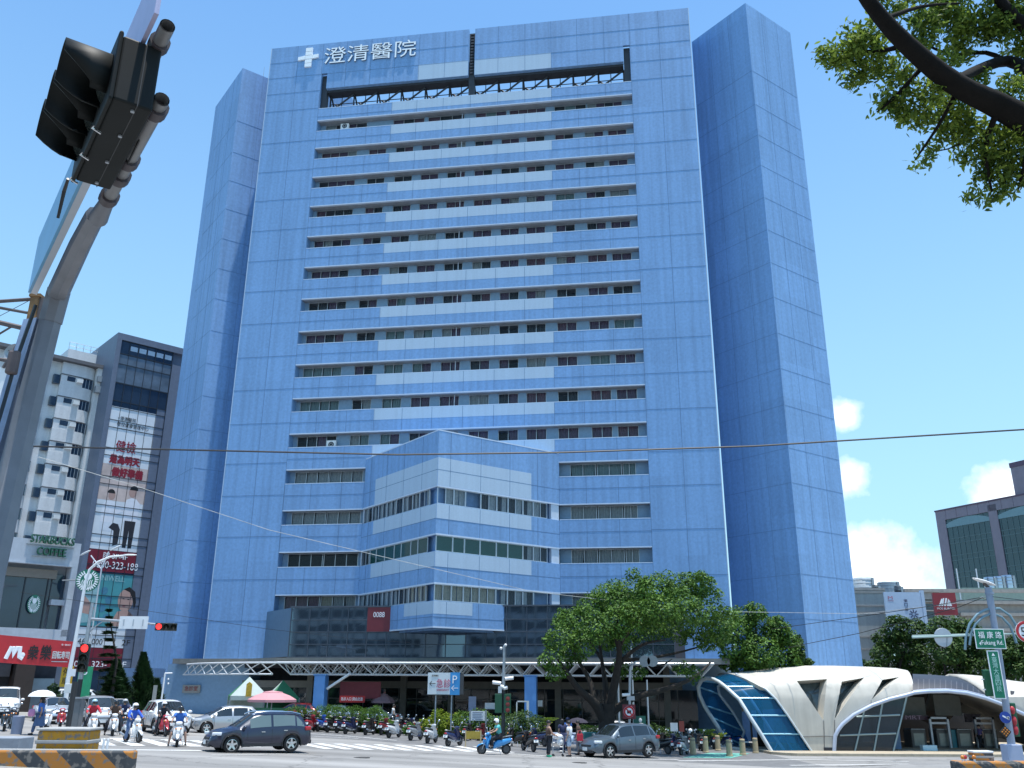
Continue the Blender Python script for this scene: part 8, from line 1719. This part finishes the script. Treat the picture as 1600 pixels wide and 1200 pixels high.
# signal head: lamps in a row along the arm, looking left
hc_ = hzp(196, 215, HZ + .12); xa = -dv; ya = -lf_; 
Mh = Matrix(((dv.x, -lf_.x, 0, 0), (dv.y, -lf_.y, 0, 0), (0, 0, 1, 0), (0, 0, 0, 1)))
hd_ = thing('unused', None, None); bpy.data.objects.remove(hd_)
r_ = .155; cen = pA + dv * .62 + lf_ * .18 + V(0, 0, .12) - dv * .02; MH = Matrix.Translation(cen) @ Mh
h = MB(); h.box(-.62, -.12, -.25, .62, .13, .25); h.box(-.64, -.15, -.27, .64, -.12, .27); h.xf(MH); h.build('housing', M_matte, fm_, bevel=.03)
for k in range(3):
    cx = (k - 1) * .40; v = MB(); rows = []
    for yy, cut_ in ((-.14, 0), (-.28, .04), (-.44, .22)): rows.append([V(cx + .175 * math.cos(a), yy + cut_ * max(0, -math.sin(a)) * 1.2, .175 * math.sin(a)) for a in np.linspace(-1.0, PI + 1.0, 21)])
    v.grid(rows); v.xf(MH); vo = v.build('visor', M_matte, fm_, smooth=60); md = vo.modifiers.new('s', 'SOLIDIFY'); md.thickness = .012
    l = MB(); l.lathe([(.16, -.15), (.1, -.19), (.001, -.21)], (cx, 0, 0), 'y', 20); l.xf(MH); l.build('lens', MATS['dark_lens'], fm_, smooth=60)
    g_ = MB(); g_.path([V(cx + .18, -.13, -.22), V(cx + .2, -.16, -.26), V(cx + .2, -.1, -.28)], .01, 5); g_.xf(MH); g_.build('hinge', M_chrome, fm_)
for dx in (-.55, -.2, .2, .55):
    bo_ = MB(); bo_.lathe([(.014, .0), (.014, .012), (.001, .014)], (dx, .02, -.262), n=8); 
    for i, q in enumerate(bo_.v): bo_.v[i] = (q[0], q[1], -.25 - (q[2] + .25 + .012))
    bo_.xf(MH); bo_.build('bolt', M_steel, fm_)
sm2 = MB(); sm2.box(.621, -.05, -.16, .623, .06, .02); sm2.xf(MH); sm2.build('maker_plate', M_alu, fm_)
seam = MB(); seam.box(-.622, .03, -.252, .622, .036, .252); seam.xf(MH); seam.build('door_seam', mat('seam_edge', (.03, .032, .033), .5, var=0), fm_)
br = MB(); br.path([cen + V(0, 0, -.1), pA + dv * .62], .05, 8); br.path([cen + dv * .35 + V(0, 0, -.1), pA + dv * .95], .05, 8); br.path([cen - dv * .35 + V(0, 0, -.1), pA + dv * .25], .05, 8); br.build('bracket', MATS['dark_clamp'], fm_)
b1 = pA + dv * 1.25 + lf_ * .22
board(b1, 2.75, -.02, .60, mat('blue_board_back', (.12, .32, .50), .4, .1, var=.1), 'name_plate')
m = MB(); m.path([b1 + V(.03, 0, -.0), b1 + dv * 2.75 + V(.03, 0, -.0)], .04, 4); m.path([b1 + lf_ * -.06 + dv * .1 + V(0, 0, .3), b1 + lf_ * -.06 + dv * 2.7 + V(0, 0, .3)], .025, 5); m.build('plate_rail', M_alu, fm_)
b2 = uA + dv * .25 + lf_ * .08
board(b2 - dv * .35, 1.5, -.02, .55, mat('lavender_board_back', (.42, .42, .58), .4, .1, var=.08), 'upper_plate')
sp_ = MB(); e_ = MH @ V(.72, -.16, -.2); sp_.path([e_, e_ + dv * .12 + V(0, 0, -.05), e_ + dv * .2 + V(0, 0, -.25)], [.012, .016, .012], 6); sp_.build('cable_gland', M_black, fm_)

# ---------------------------------------------------------------- overhead wires
def wire(lb, pts, r, mm, sag=0):
    P_ = [at(*p) for p in pts]; out = []
    for i in range(len(P_) - 1):
        for k in range(8): t = k / 8; out.append(P_[i].lerp(P_[i + 1], t) - V(0, 0, sag * 4 * t * (1 - t)))
    out.append(P_[-1]); c = out[0].copy(); m = MB(); m.path([p - c for p in out], r, 5); return tag(m.build('overhead_wire', mm, smooth=70, loc=c), lb, 'wire')
M_wire = mat('black_cable', (.015, .015, .017), .5, var=0); M_wpale = mat('pale_cable', (.42, .43, .42), .4, .2, var=.3, scale=2)
wire('thick black wire crossing the whole facade above the bay', [(-80, 694, 26), (160, 700, 26), (620, 710.5, 26), (880, 707, 26), (1180, 697, 26), (1700, 665, 26), (2700, 590, 26)], .026, M_wire)
wire('pale wire slanting down from the left across the bay to the tree', [(60, 714, 40), (220, 762, 43), (420, 828, 47), (620, 875, 51), (830, 924, 55), (1100, 955, 60), (1340, 959, 66), (1400, 958, 68)], .014, M_wpale)
wire('pale wire from the grey building past the burger sign to the mast', [(1340, 960, 70), (1420, 951, 62), (1490, 943, 55), (1540, 932, 48)], .022, M_wpale)
wire('upper dark wire at the right from the wing toward the mast', [(1205, 983, 66), (1340, 964, 60), (1460, 946, 54), (1530, 934, 48.5), (1548, 938, 48.2)], .02, M_wire)
wire('lower dark wire crossing the trees to the mast', [(1230, 1012, 66), (1340, 990, 60), (1430, 967, 55), (1500, 948, 50), (1535, 934, 48.4)], .02, M_wire)
wire('thin dark wire low across the left wing to the glass podium', [(30, 925, 50), (240, 956, 56), (420, 983, 62), (560, 999, 68), (640, 1004, 71)], .012, M_wire)
wire('thin dark wire running right from the mast over the beige building', [(1548, 932, 48.2), (1600, 938, 44), (1680, 950, 38)], .018, M_wire)
